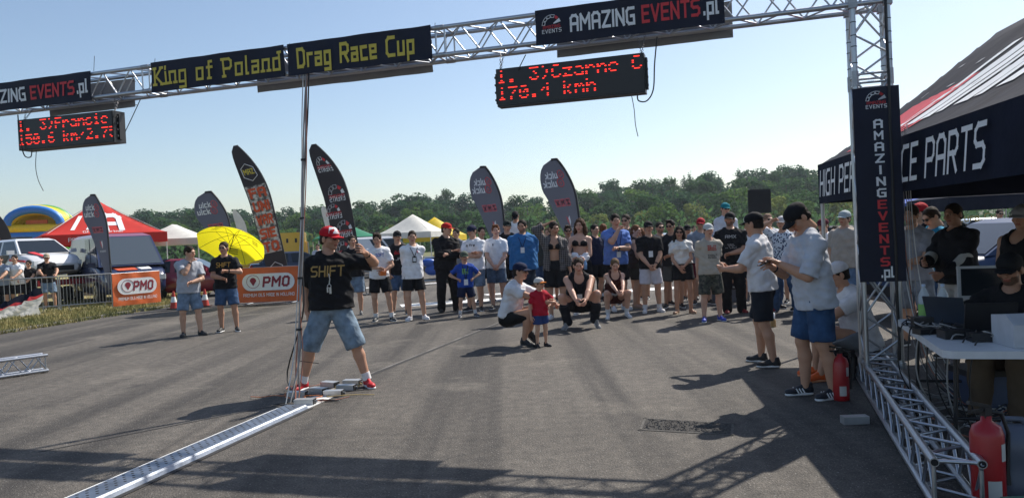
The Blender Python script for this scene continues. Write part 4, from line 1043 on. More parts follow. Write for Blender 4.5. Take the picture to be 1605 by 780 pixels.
# ------------------------------------------------------------------ tents
def tent(name, label, c, rz, lx, ly, eave, peak, val, mt_roof, mt_leg, group=None, curve=1.15, n=20, sag=.0, legs=True, skirt=None):
    "pop-up tent: hip roof, four valances, frame; local x = lx, y = ly, centred on c"
    r = thing(name, c, label, 'tent', rz, group)
    hm = min(lx, ly)/2
    def roof(x, y):
        dx, dy = lx/2-abs(x), ly/2-abs(y); f = max(0, min(1, min(dx, dy)/hm)); e = max(dx, dy)
        return eave+(peak-eave)*(f**curve) + .012*math.sin(x*7)*math.sin(y*6)*f
    nx, ny = (n, int(n*ly/lx)) if ly >= lx else (int(n*lx/ly), n); nx += nx % 2; ny += ny % 2
    m = MB(); m.grid([[(-lx/2+lx*i/nx, -ly/2+ly*j/ny, roof(-lx/2+lx*i/nx, -ly/2+ly*j/ny)) for j in range(ny+1)] for i in range(nx+1)])
    m.grid([[(-lx/2+lx*i/nx, -ly/2+ly*j/ny, roof(-lx/2+lx*i/nx, -ly/2+ly*j/ny)-.01) for j in range(ny+1)] for i in range(nx, -1, -1)]); m.build('roof', mt_roof, r)
    cs = [(-lx/2,-ly/2), (lx/2,-ly/2), (lx/2,ly/2), (-lx/2,ly/2)]
    for k in range(4):
        a, b = Vector((*cs[k], 0)), Vector((*cs[(k+1) % 4], 0)); d = (b-a).normalized(); nn = Vector((d.y, -d.x, 0)); l = (b-a).length; P = []
        for i in range(25):
            P.append([a.lerp(b, i/24)+nn*(.006+(.012*math.sin(i*1.9+k)+.008*math.sin(i*.7))*(j/3)*(0 if i in (0,24) else 1))+ZV*(eave-val*j/3+.004) for j in range(4)])
        m = MB(); m.grid(P); m.grid([[p-nn*.005 for p in row] for row in P][::-1]); m.build('valance', mt_roof if skirt is None else skirt, r)
        if legs:
            rod('leg', (cs[k][0]*.985, cs[k][1]*.985, 0), (cs[k][0]*.985, cs[k][1]*.985, eave-.05), .024, mt_leg, r, 8)
            rod('frame_bar', a*.985+ZV*(eave-.06), b*.985+ZV*(eave-.06), .014, mt_leg, r, 6); rod('rafter', a*.98+ZV*(eave-.04), Vector((0,a.y*max(0,1-lx/ly) if ly > lx else 0,peak-.08)), .012, mt_leg, r, 6)
    return r, roof
def on_roof(r, roof, tv, ox, oy, ax, ay, mt, nm='print', lift=.012, tess=1):
    "lay lettering on the roof: 2-D text -> local (x, y) -> roof height"
    V, F, W = tv; m = MB(); vs = []
    for k, (a, b) in enumerate(V):
        x, y = ox+ax[0]*(a-W/2)+ay[0]*b, oy+ax[1]*(a-W/2)+ay[1]*b; vs.append((x, y, roof(x, y)+lift+(k//4 % 5)*.001))
    m.add(vs, F); return m.build(nm, mt, r)
BTX = mat('black_polyester', (.010,.014,.030), .85, var=.25, scale=2.5, bump=.7, bscale=3.5, spec=.12); WLEG = mat('tent_frame', (.60,.60,.58), .45, var=.1)
REDT = mat('red_polyester', (.66,.035,.022), .65, var=.12, scale=2, bump=.4, bscale=3, transl=.3, tcol=(.8,.05,.03)); WTX = mat('white_polyester', (.74,.73,.68), .7, var=.08, scale=3, transl=.25); GRT = mat('green_polyester', (.02,.26,.14), .65, var=.1, transl=.3); YLT = mat('yellow_polyester', (.75,.56,.02), .6, var=.08, transl=.3); BLT = mat('blue_polyester', (.03,.09,.42), .6)
# black tent at the right: far left corner known, front edge runs along the runway
tc_ = Vector((4.00, 9.9, 0)); tdir = Vector((-math.sin(R_(8.2)), -math.cos(R_(8.2)), 0)); tx = Vector((math.cos(R_(8.2)), -math.sin(R_(8.2)), 0))
LXT, LYT = 3.0, 6.0
cen = tc_+tdir*LYT/2+tx*LXT/2
bt_, brf = tent('black_tent', 'black pop-up tent with HIGH PERFORMANCE PARTS on its valance at right', cen, -R_(8.2), LXT, LYT, 2.36, 3.55, .50, BTX, WLEG, curve=1.12, n=22)
# lettering on the front valance (local x = -lx/2, facing -x; reads along local -y towards the camera)
put_text('lettering', stroke_text('HIGH PERFORMANCE PARTS', .285, .85, 1.0, slant=.28, width=4.45), Vector((-LXT/2-.022, 2.80, 1.965)), Vector((0,-1,0)), Vector((0,0,1)), Vector((-1,0,0)), WHT, bt_, .022, anchor=0)
# slanted red and white graphics on the roof
def roof_bar(x0, x1, y0, y1, sh, mt):
    m = MB(); n_ = 8; P = []
    for i in range(n_+1):
        t = i/n_; row = []
        for j in (0,1): x = x0+(x1-x0)*t; y = (y0 if j == 0 else y1)-sh*t; row.append((x, y, brf(x, y)+.010))
        P.append(row)
    m.grid(P); m.build('print', mt, bt_)
RB = mat('red_graphic', (.60,.02,.035), .6)
for k in range(7): roof_bar(-1.40+.02*k, -.86+.02*k, 2.1-k*.19, 1.93-k*.19, .6, RB)
for k in range(3): roof_bar(-1.36, -1.22, .9-k*.2, .78-k*.2, .2, RB)
for k, (w_, l_) in enumerate(((.16,.85), (.27,.78), (.25,.78), (.16,.78), (.27,.85), (.16,.95), (.27,.8))): roof_bar(-1.28+.02*k, -1.28+l_, .98-k*.33, .98-k*.33-w_, .75, WHT)
rs = random.Random(9)
for k in range(26): x, y = -.7+rs.uniform(-.25,.5), rs.uniform(-1.8,1.6); roof_bar(x, x+rs.uniform(.02,.06), y, y-rs.uniform(.02,.12), .05, mat('grey_fleck', (.35,.36,.38), .7))
for k in range(9): roof_bar(1.30, 1.42, 1.2-k*.33, 1.0-k*.33, .1, RB)
# left: red tent
g = at(126,430,34); r_, f_ = tent('red_tent', 'red pop-up tent with large white letter A behind the van', Vector((g.x+.05, g.y+1.6, 0)), R_(36), 4.9, 4.9, 2.65, 4.30, .45, REDT, WLEG, curve=1.25)
for (ox, oy, ax, ay) in ((-.10,-2.02,(1,0),(0,1)), (2.02,.15,(0,1),(-1,0))):
    for dx, w_ in ((-.95,.9), (-.35,.5)): on_roof(r_, f_, ([(0,0), (.16,0), (.62,1.0), (.46,1.0)], [(0,1,2,3)], .62), ox+ax[0]*dx, oy+ax[1]*dx, ax, ay, WHT)
    on_roof(r_, f_, stroke_text('A', 1.0, 1.5, .5, width=.85), ox+ax[0]*.45, oy+ax[1]*.45, ax, ay, WHT); on_roof(r_, f_, stroke_text('Official Partner', .16, .8, .9, width=1.6), ox-ay[0]*.28, oy-ay[1]*.28, ax, ay, WHT)
put_text('lettering', stroke_text('PRZEDSTAWICIEL NA POLSKE', .15, .8, .8, width=3.2), Vector((.1,-2.45,2.34)), AX, AY, AN, WHT, r_, .035)
put_text('lettering', stroke_text('ORLYWILKOM.COM', .13, .8, .8, width=1.8), Vector((2.45,.3,2.35)), (0,1,0), AY, (1,0,0), WHT, r_, .035)
# more tents behind
def T4(px, py, d, size, eave, peak, rz, name, label, mt, val=.3, ly=None, skirt=None):
    g = at(px, py, d); return tent(name, label, Vector((g.x, g.y, 0)), rz, size, ly or size, eave, peak, val, mt, WLEG, n=10, skirt=skirt)
T4(278,430,39, 3.0, 2.35, 3.1, R_(12), 'white_tent', 'white pop-up tent partly hidden behind the red tent', WTX, ly=4.5)
T4(541,400,46, 3.4, 2.1, 3.05, R_(20), 'green_tent', 'green pop-up tent behind the man in the red and white cap', GRT, .16)
T4(650,400,42, 2.9, 2.15, 3.15, R_(-12), 'white_tent', 'white pop-up tent with dark logos left of the biker', WTX, .30)
T4(684,400,47, 3.1, 1.95, 3.1, R_(-12), 'yellow_tent', 'yellow pop-up tent behind the white tent', YLT, .34)
T4(1474,400,30, 3.2, 2.2, 2.9, R_(5), 'blue_tent', 'blue pop-up tent far behind the black tent', BLT, .25); T4(1535,400,27, 3.4, 2.25, 2.85, R_(-6), 'dark_tent', 'dark tent with gold lettering far behind the racing suit', BTX, .45)
put_text('lettering', stroke_text('Euro Cup', .22, 1, 1), at(1533,341,25.2)+Vector((0,-.05,-.1)), AX, AY, AN, mat('gold_print', (.45,.33,.09), .5), None, .03); o = bpy.data.objects[[k for k in bpy.data.objects.keys() if k.startswith('lettering') and bpy.data.objects[k].parent is None][0]]; o.name = 'gold_sign'; tag(o, 'gold lettering strip on the far dark tent', 'lettering')
# ------------------------------------------------------------------ feather flags
FLG = mat('flag_navy', (.050,.056,.075), .7, var=.12, scale=3, bump=.5, bscale=5, transl=.55, tcol=(.31,.335,.40)); FLB = mat('flag_black', (.028,.027,.032), .7, var=.15, scale=3, bump=.5, bscale=5, transl=.45, tcol=(.17,.165,.185)); PNK = mat('pink_print', (.60,.14,.16), .7); ORG = mat('orange_print', (.62,.09,.03), .7, var=.3, scale=30); SMK = ramp_mat('smoke_print', lambda N, L, tc: (nodes_mix(N, L, (.10,.09,.09), (.62,.60,.60), noise(N, L, tc.outputs['Object'], 7, 5, .42, .6)), None), .8)
POLE = mat('flag_pole', (.03,.03,.032), .5)
def flag(name, label, base, depth, tip, wid, Lh, style, mtl, side=1, z0=.55, yawd=0, group='feather flags around the runway'):
    """base, tip: pixels of the pole's foot and of its tip, at one depth; cloth hangs on the left of the pole.
    returns thing and mapping (s across 0..1, t along 0..1) -> local point"""
    A = gnd(*base) if depth is None else Vector((at(*base, depth).x, depth, 0)); d = A.y
    B = at(*tip, d); ax = (B-A); H = ax.length; ax = ax.normalized(); sx = Vector((math.cos(R_(yawd)), math.sin(R_(yawd)), 0)); sx = (sx-ax*sx.dot(ax)).normalized(); nn = sx.cross(ax)
    if nn.y > 0: nn = -nn
    r = thing(name, A, label, 'flag', 0, group)
    def pole_off(t):   # bend of the pole towards the left near the top
        return wid*(max(0, (t-.70)/.30)**2.2)*(1.0 if style != 'drop' else 1.25)
    def mp(s, t):
        tt = t; T_ = z0/H+(1-z0/H)*tt
        if style == 'drop': w_ = wid*(.16+1.05*min(1, tt/.74)**1.1)*(1 if tt < .74 else math.sqrt(max(0, 1-((tt-.74)/.265)**2)))
        else: w_ = wid*(.86+.14*tt) * (1 if tt < .66 else math.sqrt(max(0.0, 1-((tt-.66)/.345)**1.7)))
        xr = (0 if style == 'long' else 0) - (wid*.9*max(0, (tt-.55)/.45)**2.3 if style == 'long' else wid*.55*max(0,(tt-.62)/.38)**2.0)
        return ax*(H*T_)+sx*(xr-w_*s)+nn*(.03*math.sin(tt*7+s*2)*s)
    n_ = 26; P = [[mp(s/5, t/n_) for s in range(6)] for t in range(n_+1)]
    m = MB(); m.grid(P); m.grid([[p-nn*.004 for p in row] for row in P][::-1]); m.build('cloth', mtl, r)
    m = MB(); m.tube([Vector((0,0,0))+ax*(H*z0/H*k/4) for k in range(5)]+[mp(0, t/n_)+sx*.012 for t in range(1, n_+1)], [.016]*5+[.016-.009*t/n_ for t in range(1, n_+1)], 6); m.build('pole', POLE, r)
    if depth is not None and style == 'drop': 
        m = MB(); m.tube([mp(0, t/n_)+nn*.006 for t in range(n_+1)]+[mp(s/5, 1)+nn*.006 for s in range(1,6)], .030, 5); m.build('hem', POLE, r)
    m = MB(); m.box((0,0,.02), (.5,.07,.04)); m.box((0,0,.021), (.07,.5,.04)); m.build('cross_base', POLE, r)
    return r, mp, nn
def fl_put(r, mp, nn, V, F, s0, s1, t0, t1, W, Hh, mt, nm='print', lift=.012):
    m = MB(); m.add([mp(s0+(s1-s0)*(1-x/W), t0+(t1-t0)*y/Hh)+nn*(lift+(k//4 % 6)*.0006) for k, (x, y) in enumerate(V)], F); return m.build(nm, mt, r)
def quick(r, mp, nn, mir=True, sc=1):
    for t0, s0 in ((.845,.20), (.775,.30)):
        tv = stroke_text('Quick'[1:], .1, 1.3, .9, mirror=mir); fl_put(r, mp, nn, tv[0], tv[1], s0+.18, s0+.62, t0, t0+.05, tv[2], .1, WHT, 'lettering')
        ring = MB(); pts = [mp(s0+.05+.10*math.cos(a), t0+.025+.034*math.sin(a))+nn*.012 for a in [6.283*i/14 for i in range(15)]]; ring.tube(pts, .016, 4, cap=False); ring.build('emblem_ring', PNK, r)
        ring = MB(); pts = [mp(s0+.05+.03*math.cos(a), t0+.022+.012*math.sin(a))+nn*.012 for a in [6.283*i/8 for i in range(9)]]; ring.tube(pts, .010, 4, cap=False); ring.build('emblem_ring', PNK, r)
    for k in range(3):
        fl_put(r, mp, nn, [(0,0), (1,0), (1,1), (0,1)], [(0,1,2,3)], .25+.19*k, .42+.19*k, .60, .665, 1, 1, PNK, 'print_block')
        tv = stroke_text('ZMX'[k], .1, 1.6, .5, mirror=mir, width=.1); fl_put(r, mp, nn, tv[0], tv[1], .28+.19*k, .39+.19*k, .615, .65, .1, .1, mat('flag_navy', (0,0,0)), 'lettering', .02)
    sh = [(.0,1), (1,1), (1,.45), (.5,0), (0,.45)]; fl_put(r, mp, nn, [(0,1), (.5,.78), (.5,0), (0,.45)], [(0,1,2,3)], .42, .58, .43, .52, 1, 1, PNK, 'shield'); fl_put(r, mp, nn, [(.5,.78), (1,1), (1,.45), (.5,0)], [(0,1,2,3)], .42, .58, .43, .52, 1, 1, WHT, 'shield')
    tv = stroke_text('MOTORSPORT', .1, .9, .8, mirror=mir); fl_put(r, mp, nn, tv[0], tv[1], .25, .75, .395, .412, tv[2], .1, WHT, 'lettering')
for base, dep, tip, w_, lab in (((925,470), 19.6, (895,246), .66, 'navy teardrop flag with Quick logo behind the woman in the bikini top'), ((803,470), 20.2, (781,259), .62, 'navy teardrop flag with Quick logo left of the man holding a phone'),
      ((378,470), 24.0, (352,297), .78, 'navy teardrop flag behind the yellow umbrella'), ((178,470), 25.2, (164,304), .58, 'narrow navy teardrop flag beside the blue and red van')):
    r, mp, nn = flag('teardrop_flag', lab, base, dep, tip, w_, 3, 'drop', FLG); quick(r, mp, nn, mir=dep < 22)
r, mp, nn = flag('feather_flag', 'tall black feather flag with orange block letters left of the cables', (462,470), 24.0, (404,220), .74, 5, 'long', FLB)
fl_put(r, mp, nn, [(0,0), (1,0), (1,1), (0,1)], [(0,1,2,3)], .03, .97, .24, .30, 1, 1, SMK)
for k in range(5):
    fl_put(r, mp, nn, *(lambda g_: (g_[0], g_[1]))(([(x/6, y/2) for y in range(3) for x in range(7)], [(y*7+x, y*7+x+1, y*7+x+8, y*7+x+7) for y in range(2) for x in range(6)])), .04, .96, .23+k*.095, .325+k*.095, 1, 1, SMK, 'smoke_print', .010)
    tv = stroke_text(['TO','SIE','WAR','UNI','FA'][k], .1, 1.7, .6, width=.2); fl_put(r, mp, nn, tv[0], tv[1], .12, .88, .245+k*.095, .30+k*.095, .2, .1, ORG, 'lettering', .02)
for t0 in (.80,.10):
    hexa = [mp(.5+.36*math.cos(a), t0+.062*math.sin(a))+nn*.014 for a in [math.pi/6+i*math.pi/3 for i in range(7)]]; mm = MB(); mm.tube(hexa, .012, 4, cap=False); mm.build('emblem', WHT, r)
    tv = stroke_text('MAZ', .1, 1.4, .7); fl_put(r, mp, nn, tv[0], tv[1], .25, .75, t0-.012, t0+.02, tv[2], .1, YELP, 'lettering', .016)
r, mp, nn = flag('feather_flag', 'tall black feather flag with gauge emblems behind the man in the red and white cap', (575,470), 24.5, (531,219), .84, 5, 'long', FLB)
for t0, s0, big in ((.84,.50,1), (.62,.45,1.1), (.50,.72,.9), (.36,.42,1.1), (.22,.62,1), (.10,.4,1)):
    for k in range(5):
        a0, a1 = math.pi-(k+.1)*math.pi/5, math.pi-(k+.85)*math.pi/5; q = [mp(s0+.30*R*math.cos(a)*big, t0+.065*R*math.sin(a)*big)+nn*.012 for R, a in ((.62,a0), (1,a0), (1,a1), (.62,a1))]; mm = MB()
        if k > 1: mm.tube(q+[q[0]], .008, 4, cap=False)
        else: mm.add(q, [(0,1,2,3), (3,2,1,0)])
        mm.build('emblem', WHT if k != 1 else REDP, r)
    tv = stroke_text('EVENTS', .1, 1.1, .9, mirror=True); fl_put(r, mp, nn, tv[0], tv[1], s0-.30, s0+.34, t0-.045, t0-.012, tv[2], .1, WHT, 'lettering')
    tv = stroke_text('AMAZING', .1, 1.1, .9, mirror=True); fl_put(r, mp, nn, tv[0], tv[1], s0-.30, s0+.34, t0-.020, t0+.0, tv[2], .1, REDP, 'lettering')
flag('feather_flag', 'small white feather flag far off before the trees at left', (394,400), 60, (383,327), .8, 4, 'long', WTX); flag('feather_flag', 'small white feather flag behind the tall gauge flag', (530,390), 60, (522,322), .8, 4, 'long', WTX)
flag('feather_flag', 'narrow black feather flag beside the bouncy castle', (26,420), 40, (13,334), .6, 3, 'long', FLB)

# ------------------------------------------------------------------ barriers and PMO banners
GALV = mat('barrier_steel', (.40,.41,.42), .45, metal=.9, var=.2)
def barrier(a, b, label, nb=19):
    a = Vector(a); b = Vector(b); r = thing('crowd_barrier', a, label, 'barrier', 0, 'steel crowd barriers along the runway'); d = b-a; z = ZV
    rod('top_rail', z*1.08, d+z*1.08, .021, GALV, r, 8); rod('bottom_rail', z*.18, d+z*.18, .019, GALV, r, 8)
    for p in (Vector(), d): rod('end_post', p+z*.06, p+z*1.08, .020, GALV, r, 8)
    n_ = Vector((-d.y, d.x, 0)).normalized()
    for f in (.15,.85): rod('foot', d*f-n_*.32+z*.02, d*f+n_*.32+z*.02, .018, GALV, r, 6); rod('foot_stem', d*f+z*.02, d*f+z*.18, .018, GALV, r, 6)
    for i in range(1, nb): rod('bar', d*(i/nb)+z*.18, d*(i/nb)+z*1.08, .008, GALV, r, 6)
    return r
fa, fb, fc = gnd(-80,501), gnd(96,488), gnd(177,481)
barrier(gnd(-260,515), fa-Vector((.06,0,0)), 'steel crowd barrier cut by the left edge'); barrier(fa, fb-Vector((.06,0,0)), 'steel crowd barrier with spectators leaning on it', 20); barrier(fb, fc, 'steel crowd barrier in front of the blue and red van', 16)
PMO_O = mat('orange_banner', (.66,.13,.025), .6, var=.12, scale=4, bump=.2, bscale=5); MAR = mat('maroon_print', (.24,.012,.03), .6)
def pmo(a, b, label):
    a = Vector(a); b = Vector(b); d = b-a; L_ = d.length; ax = d/L_; n_ = Vector((ax.y, -ax.x, 0)); 
    barrier(a, b, 'steel crowd barrier carrying the '+label)
    r = thing('pmo_banner', a+n_*.035, 'orange PMO banner '+label, 'banner', 0, 'orange sponsor banners on the barriers')
    m = MB(); P = [[ax*(L_*i/14)+ZV*(.07+1.02*j/6)+n_*(.018*math.sin(i*1.1+j)*math.sin(j*.9)+.0) for j in range(7)] for i in range(15)]; m.grid(P); m.grid([[p-n_*.004 for p in row] for row in P][::-1]); m.build('sheet', PMO_O, r)
    m = MB(); cx, cz, hw, hh_ = L_*.5, .66, L_*.41, .25
    pts = [Vector()+ax*(cx-hw+hh_ + hh_*math.cos(t))+ZV*(cz+hh_*math.sin(t)) for t in [math.pi/2+math.pi*i/10 for i in range(11)]]+[ax*(cx+hw-hh_+hh_*math.cos(t))+ZV*(cz+hh_*math.sin(t)) for t in [-math.pi/2+math.pi*i/10 for i in range(11)]]
    m.add([p+n_*.030 for p in pts], [tuple(range(22))]); m.build('white_panel', WHT, r)
    m = MB(); c_ = ax*(cx-hw+.34)+ZV*(cz+.02); m.tube([c_+n_*.034+(ax*math.cos(t)*.2+ZV*math.sin(t)*.19) for t in [6.283*i/18 for i in range(19)]], .007, 4, cap=False); m.build('emblem_ring', MAR, r)
    m = MB(); m.add([c_+n_*.034+(ax*math.cos(t)*.10+ZV*(math.sin(t)*.10+.02)) for t in [math.pi*i/8 for i in range(9)]]+[c_+n_*.034-ZV*.13], [tuple(range(10))]); m.build('emblem', MAR, r)
    put_text('lettering', stroke_text('PMO', .25, 1.5, .9, slant=.15, width=L_*.42), ax*(cx+hw*.28)+ZV*(cz-.12), ax, ZV, n_, MAR, r, .036)
    put_text('lettering', stroke_text('PREMIUM OILS MADE IN HOLLAND', .085, 1.0, .9, width=L_*.8), ax*(L_*.5)+ZV*.24, ax, ZV, n_, WHT, r, .036)
    return r
a = gnd(178,481); pmo(a, at(254,470,a.y-.15)*1, 'in front of the blue and red van') if False else None
def span(p, q): return gnd(*p), gnd(*q)
a, b = span((177,484), (252,476)); pmo(a, b, 'in front of the blue and red van'); a, b = span((374,478), (474,474)); pmo(a, b, 'right of the yellow umbrella')
# crumpled white banner thrown over the barrier at far left
g = gnd(0,500); m = MB(); rs = random.Random(4); P = []
for i in range(15):
    x = i/14; row = []
    for j in range(9):
        y = j/8; p = gnd(-60+122*x, 506-12*x-0*y); hgt = (.08+.62*x**1.3)*(1-y)
        row.append(p-g+Vector((0, .5*(1-y)*.4+.1*math.sin(i*1.3+j), .02+hgt+.04*math.sin(i*2.1+j*1.7))))
    P.append(row)
bn = thing('crumpled_banner', g, 'crumpled white and black sheet lying by the barrier at far left', 'banner')
m.grid([r_[2:] for r_ in P]); m.build('white_part', WTX, bn); m = MB(); m.grid([r_[1:3] for r_ in P]); m.build('red_stripe', mat('red_print', (.6,.03,.04)), bn); m = MB(); m.grid([[q+Vector((0,0,.12)) if k == 0 else q for k, q in enumerate(r_[:2])] for r_ in P]); m.build('black_part', BTX, bn)
# ------------------------------------------------------------------ traffic cones
def cone(px, py, label, s=1.0):
    g = gnd(px, py); r = thing('traffic_cone', g, label, 'cone', 0, 'traffic cones')
    m = MB(); m.box((0,0,.015*s), (.30*s,.30*s,.03*s)); m.build('base', mat('cone_base', (.05,.02,.015), .8), r)
    OC_ = mat('cone_red', (.45,.035,.02), .6); 
    for z0, z1, r0, r1, mt in ((.03,.20,.115,.085,OC_), (.20,.36,.085,.055,WHT), (.36,.52,.055,.028,OC_)):
        m = MB(); m.lathe([(r0*s,z0*s), (r1*s,z1*s)], n=14)
        if z1 > .5: m.lathe([(r1*s,z1*s), (.001,z1*s)], n=14)
        m.build('band', mt, r)
cone(273,484, 'red and white cone standing before the red car'); cone(322,480, 'red and white cone between the two men by the umbrella')
g = gnd(1212,512); r = thing('small_cone', g, 'small orange and white marker on the asphalt behind the man in grey', 'marker'); m = MB(); m.lathe([(.045,0), (.045,.10), (.03,.13)], n=12); m.build('foot', mat('ochre', (.35,.20,.07), .7), r); m = MB(); m.lathe([(.03,.13), (.035,.22), (.0,.23)], n=12); m.build('cap', WHT, r)
# ------------------------------------------------------------------ inflatables
IY, IB, IG, IO = [mat(n_, c, .4, var=.08) for n_, c in (('vinyl_yellow', (.78,.60,.02)), ('vinyl_blue', (.03,.20,.60)), ('vinyl_green', (.10,.34,.05)), ('vinyl_orange', (.72,.16,.02)))]
g = at(66,415,50); ic = thing('bouncy_castle', Vector((g.x, g.y, .55)), 'yellow, blue and green inflatable castle behind the rally car', 'inflatable', R_(18))
for k, mt in enumerate((IB, IY, IB, IG, IY, IB, IY)):
    m = MB(); z = .3+k*.47; m.tube([(-1.55,-1.1,z), (1.55,-1.1,z), (1.55,1.4,z), (-1.55,1.4,z), (-1.55,-1.1,z)], .27, 10); m.build('wall_tube', mt, ic)
m = MB()
for i in range(5):
    y = -1.0+i*.6; m.tube([(1.5*math.cos(a), y, 3.35+.95*math.sin(a)) for a in [math.pi*k/14 for k in range(15)]], .32, 8)
m.build('arched_roof', IY, ic); m = MB(); m.box((0,.9,3.4), (2.9,.3,1.3)); m.build('back_wall', IY, ic); m = MB(); m.box((0,-.6,3.35), (1.2,.25,.6)); m.build('inner_pillar', IO, ic); m = MB(); m.tube([(1.5*math.cos(a), -1.4, 3.35+.95*math.sin(a)) for a in [math.pi*k/14 for k in range(15)]], .26, 8); m.build('front_arch', IB, ic); m = MB(); m.tube([(1.52*math.cos(a), 1.6, 3.35+1.0*math.sin(a)) for a in [math.pi*k/14 for k in range(15)]], .3, 8); m.build('rear_arch', IB, ic)
m = MB(); m.tube([(1.55*math.cos(a), .55, 3.42+1.0*math.sin(a)) for a in [math.pi*k/14 for k in range(15)]], .30, 8); m.build('green_arch', IG, ic)
g = at(-14,415,44); io = thing('orange_inflatable', Vector((g.x, g.y, 0)), 'orange inflatable at the left edge beside the castle', 'inflatable')
for k in range(8): m = MB(); m.tube([(-1.5,0,.3+k*.5), (1.3-.02*k*k,0,.3+k*.5)], .29, 10); m.build('wall_tube', IO, io)
# ------------------------------------------------------------------ forest behind
def leaf_mat(name, c1, c2, c3):
    m = bpy.data.materials.new(name); m.use_nodes = True; N = m.node_tree.nodes; L = m.node_tree.links; N.clear()
    tc = N.new('ShaderNodeTexCoord'); oi = N.new('ShaderNodeObjectInfo'); c = nodes_mix(N, L, c1, c2, noise(N, L, tc.outputs['Object'], .55, 4, .35, .65))
    r = N.new('ShaderNodeMapRange'); L.new(oi.outputs['Random'], r.inputs['Value']); r.inputs['To Max'].default_value = .55
    c = nodes_mix(N, L, c, c3, r.outputs[0])
    d = N.new('ShaderNodeBsdfDiffuse'); t = N.new('ShaderNodeBsdfTranslucent'); x = N.new('ShaderNodeMixShader'); x.inputs[0].default_value = .5; o = N.new('ShaderNodeOutputMaterial')
    L.new(c, d.inputs[0]); L.new(c, t.inputs[0]); L.new(d.outputs[0], x.inputs[1]); L.new(t.outputs[0], x.inputs[2]); L.new(x.outputs[0], o.inputs[0]); return m
LM = [leaf_mat('leaves_broad', (.085,.165,.04), (.135,.225,.055), (.11,.185,.045)), leaf_mat('leaves_dark', (.045,.105,.04), (.08,.155,.052), (.06,.12,.045)), leaf_mat('needles', (.034,.082,.045), (.058,.12,.06), (.046,.10,.052)), leaf_mat('leaves_light', (.18,.22,.06), (.25,.29,.09), (.20,.24,.07))]
BARK = mat('bark', (.10,.07,.05), .9, var=.3, scale=3)
def tree_mesh(kind, seed):
    rs = np.random.RandomState(seed); pts = []
    H = 10.0
    if kind == 'pine':       # flat layered crown on a tall stem
        lobes = [((rs.normal(0,.7), rs.normal(0,.7), z), (2.3-abs(z-5.6)*.26)*rs.uniform(.7,1.1), .75) for z in np.linspace(1.4,9.3,19)]
    elif kind == 'spruce':
        lobes = [((rs.normal(0,.15), rs.normal(0,.15), z), max(.18,(10.2-z)*.27)*rs.uniform(.85,1.15), .5) for z in np.linspace(.5,9.7,19)]
    else:
        lobes = [((0,0,5.0), 2.8, 4.2)]
        for i in range(17):
            a = rs.uniform(0, 6.28); z = rs.uniform(.8, 8.8); rr = 2.3*math.sqrt(max(.08, 1-((z-5.2)/4.6)**2)); lobes.append(((rr*math.cos(a), rr*math.sin(a), z), rs.uniform(.8,1.3), rs.uniform(.7,1.1)))
    V = []; Fc = []; N_ = 3200
    wts = np.array([l[1]**2 for l in lobes]); wts /= wts.sum()
    for i in rs.choice(len(lobes), N_, p=wts):
        c, r, rz = lobes[i]; d = rs.normal(size=3); d /= np.linalg.norm(d); q = rs.uniform(.55,1.05)**.6
        p = np.array(c)+d*np.array((r, r, rz))*q
        n_ = d*1.0+rs.normal(size=3)*.55+np.array((0,0,.35)); n_ /= np.linalg.norm(n_); t = np.cross(n_, rs.normal(size=3)); t /= np.linalg.norm(t); b = np.cross(n_, t)
        s = rs.uniform(.13,.29) if kind != 'spruce' else rs.uniform(.10,.24); k = len(V)
        V += [p+t*s, p+b*s*.8, p-t*s*.9, p-b*s*.75]; Fc.append((k, k+1, k+2, k+3))
    m = MB(); m.add([tuple(v) for v in V], Fc); me = m.mesh('crown')
    tb = MB(); lean = rs.normal(0,.15,2); tb.tube([(0,0,-.3), (lean[0]*.5, lean[1]*.5, 4), (lean[0], lean[1], 9.0)], [.20,.14,.04], 7)
    for i in range(6):
        a = rs.uniform(0, 6.28); z = rs.uniform(3.5,7.5); tb.tube([(lean[0]*.6, lean[1]*.6, z), (math.cos(a)*1.5, math.sin(a)*1.5, z+.8)], [.06,.02], 5)
    tm = tb.mesh('trunk'); tm.materials.append(BARK); return me, tm
KINDS = [('broad',0,'broadleaf_tree'), ('broad',1,'broadleaf_tree'), ('pine',2,'pine_tree'), ('spruce',2,'spruce_tree'), ('broad',3,'birch_tree'), ('pine',1,'pine_tree')]
TP = []
for i, (k, mi, nm) in enumerate(KINDS):
    for s_ in range(2):
        cm_, tm = tree_mesh(k, 10*i+s_); cm_.materials.append(LM[mi]); TP.append((nm, i, cm_, tm))
SKY = [(-200,352), (0,345), (120,338), (190,331), (300,322), (370,330), (430,326), (480,318), (560,316), (600,315), (640,301), (700,296), (760,309), (850,306), (920,290), (1000,277), (1100,268), (1200,258), (1280,261), (1400,262), (1600,258), (1800,258)]
def skyline(px):
    for (a, ya), (b, yb) in zip(SKY, SKY[1:]):
        if a <= px <= b: return ya+(yb-ya)*(px-a)/(b-a)
    return SKY[-1][1]
rs = random.Random(21); ntree = 0
LAB = {'broadleaf_tree': 'leafy green tree in the forest edge behind the runway', 'pine_tree': 'dark pine tree in the forest behind the runway', 'spruce_tree': 'dark narrow spruce in the forest behind the runway', 'birch_tree': 'pale green young tree at the foot of the forest'}
ROWS = [(128,.40,.58,34,(4,4,0,3,1)), (146,.58,.78,58,(0,1,3,2,1)), (170,.76,.95,66,(1,2,5,3,0)), (196,.88,1.05,78,(2,5,3,3,2)), (215,.90,1.03,58,(3,2,5))]
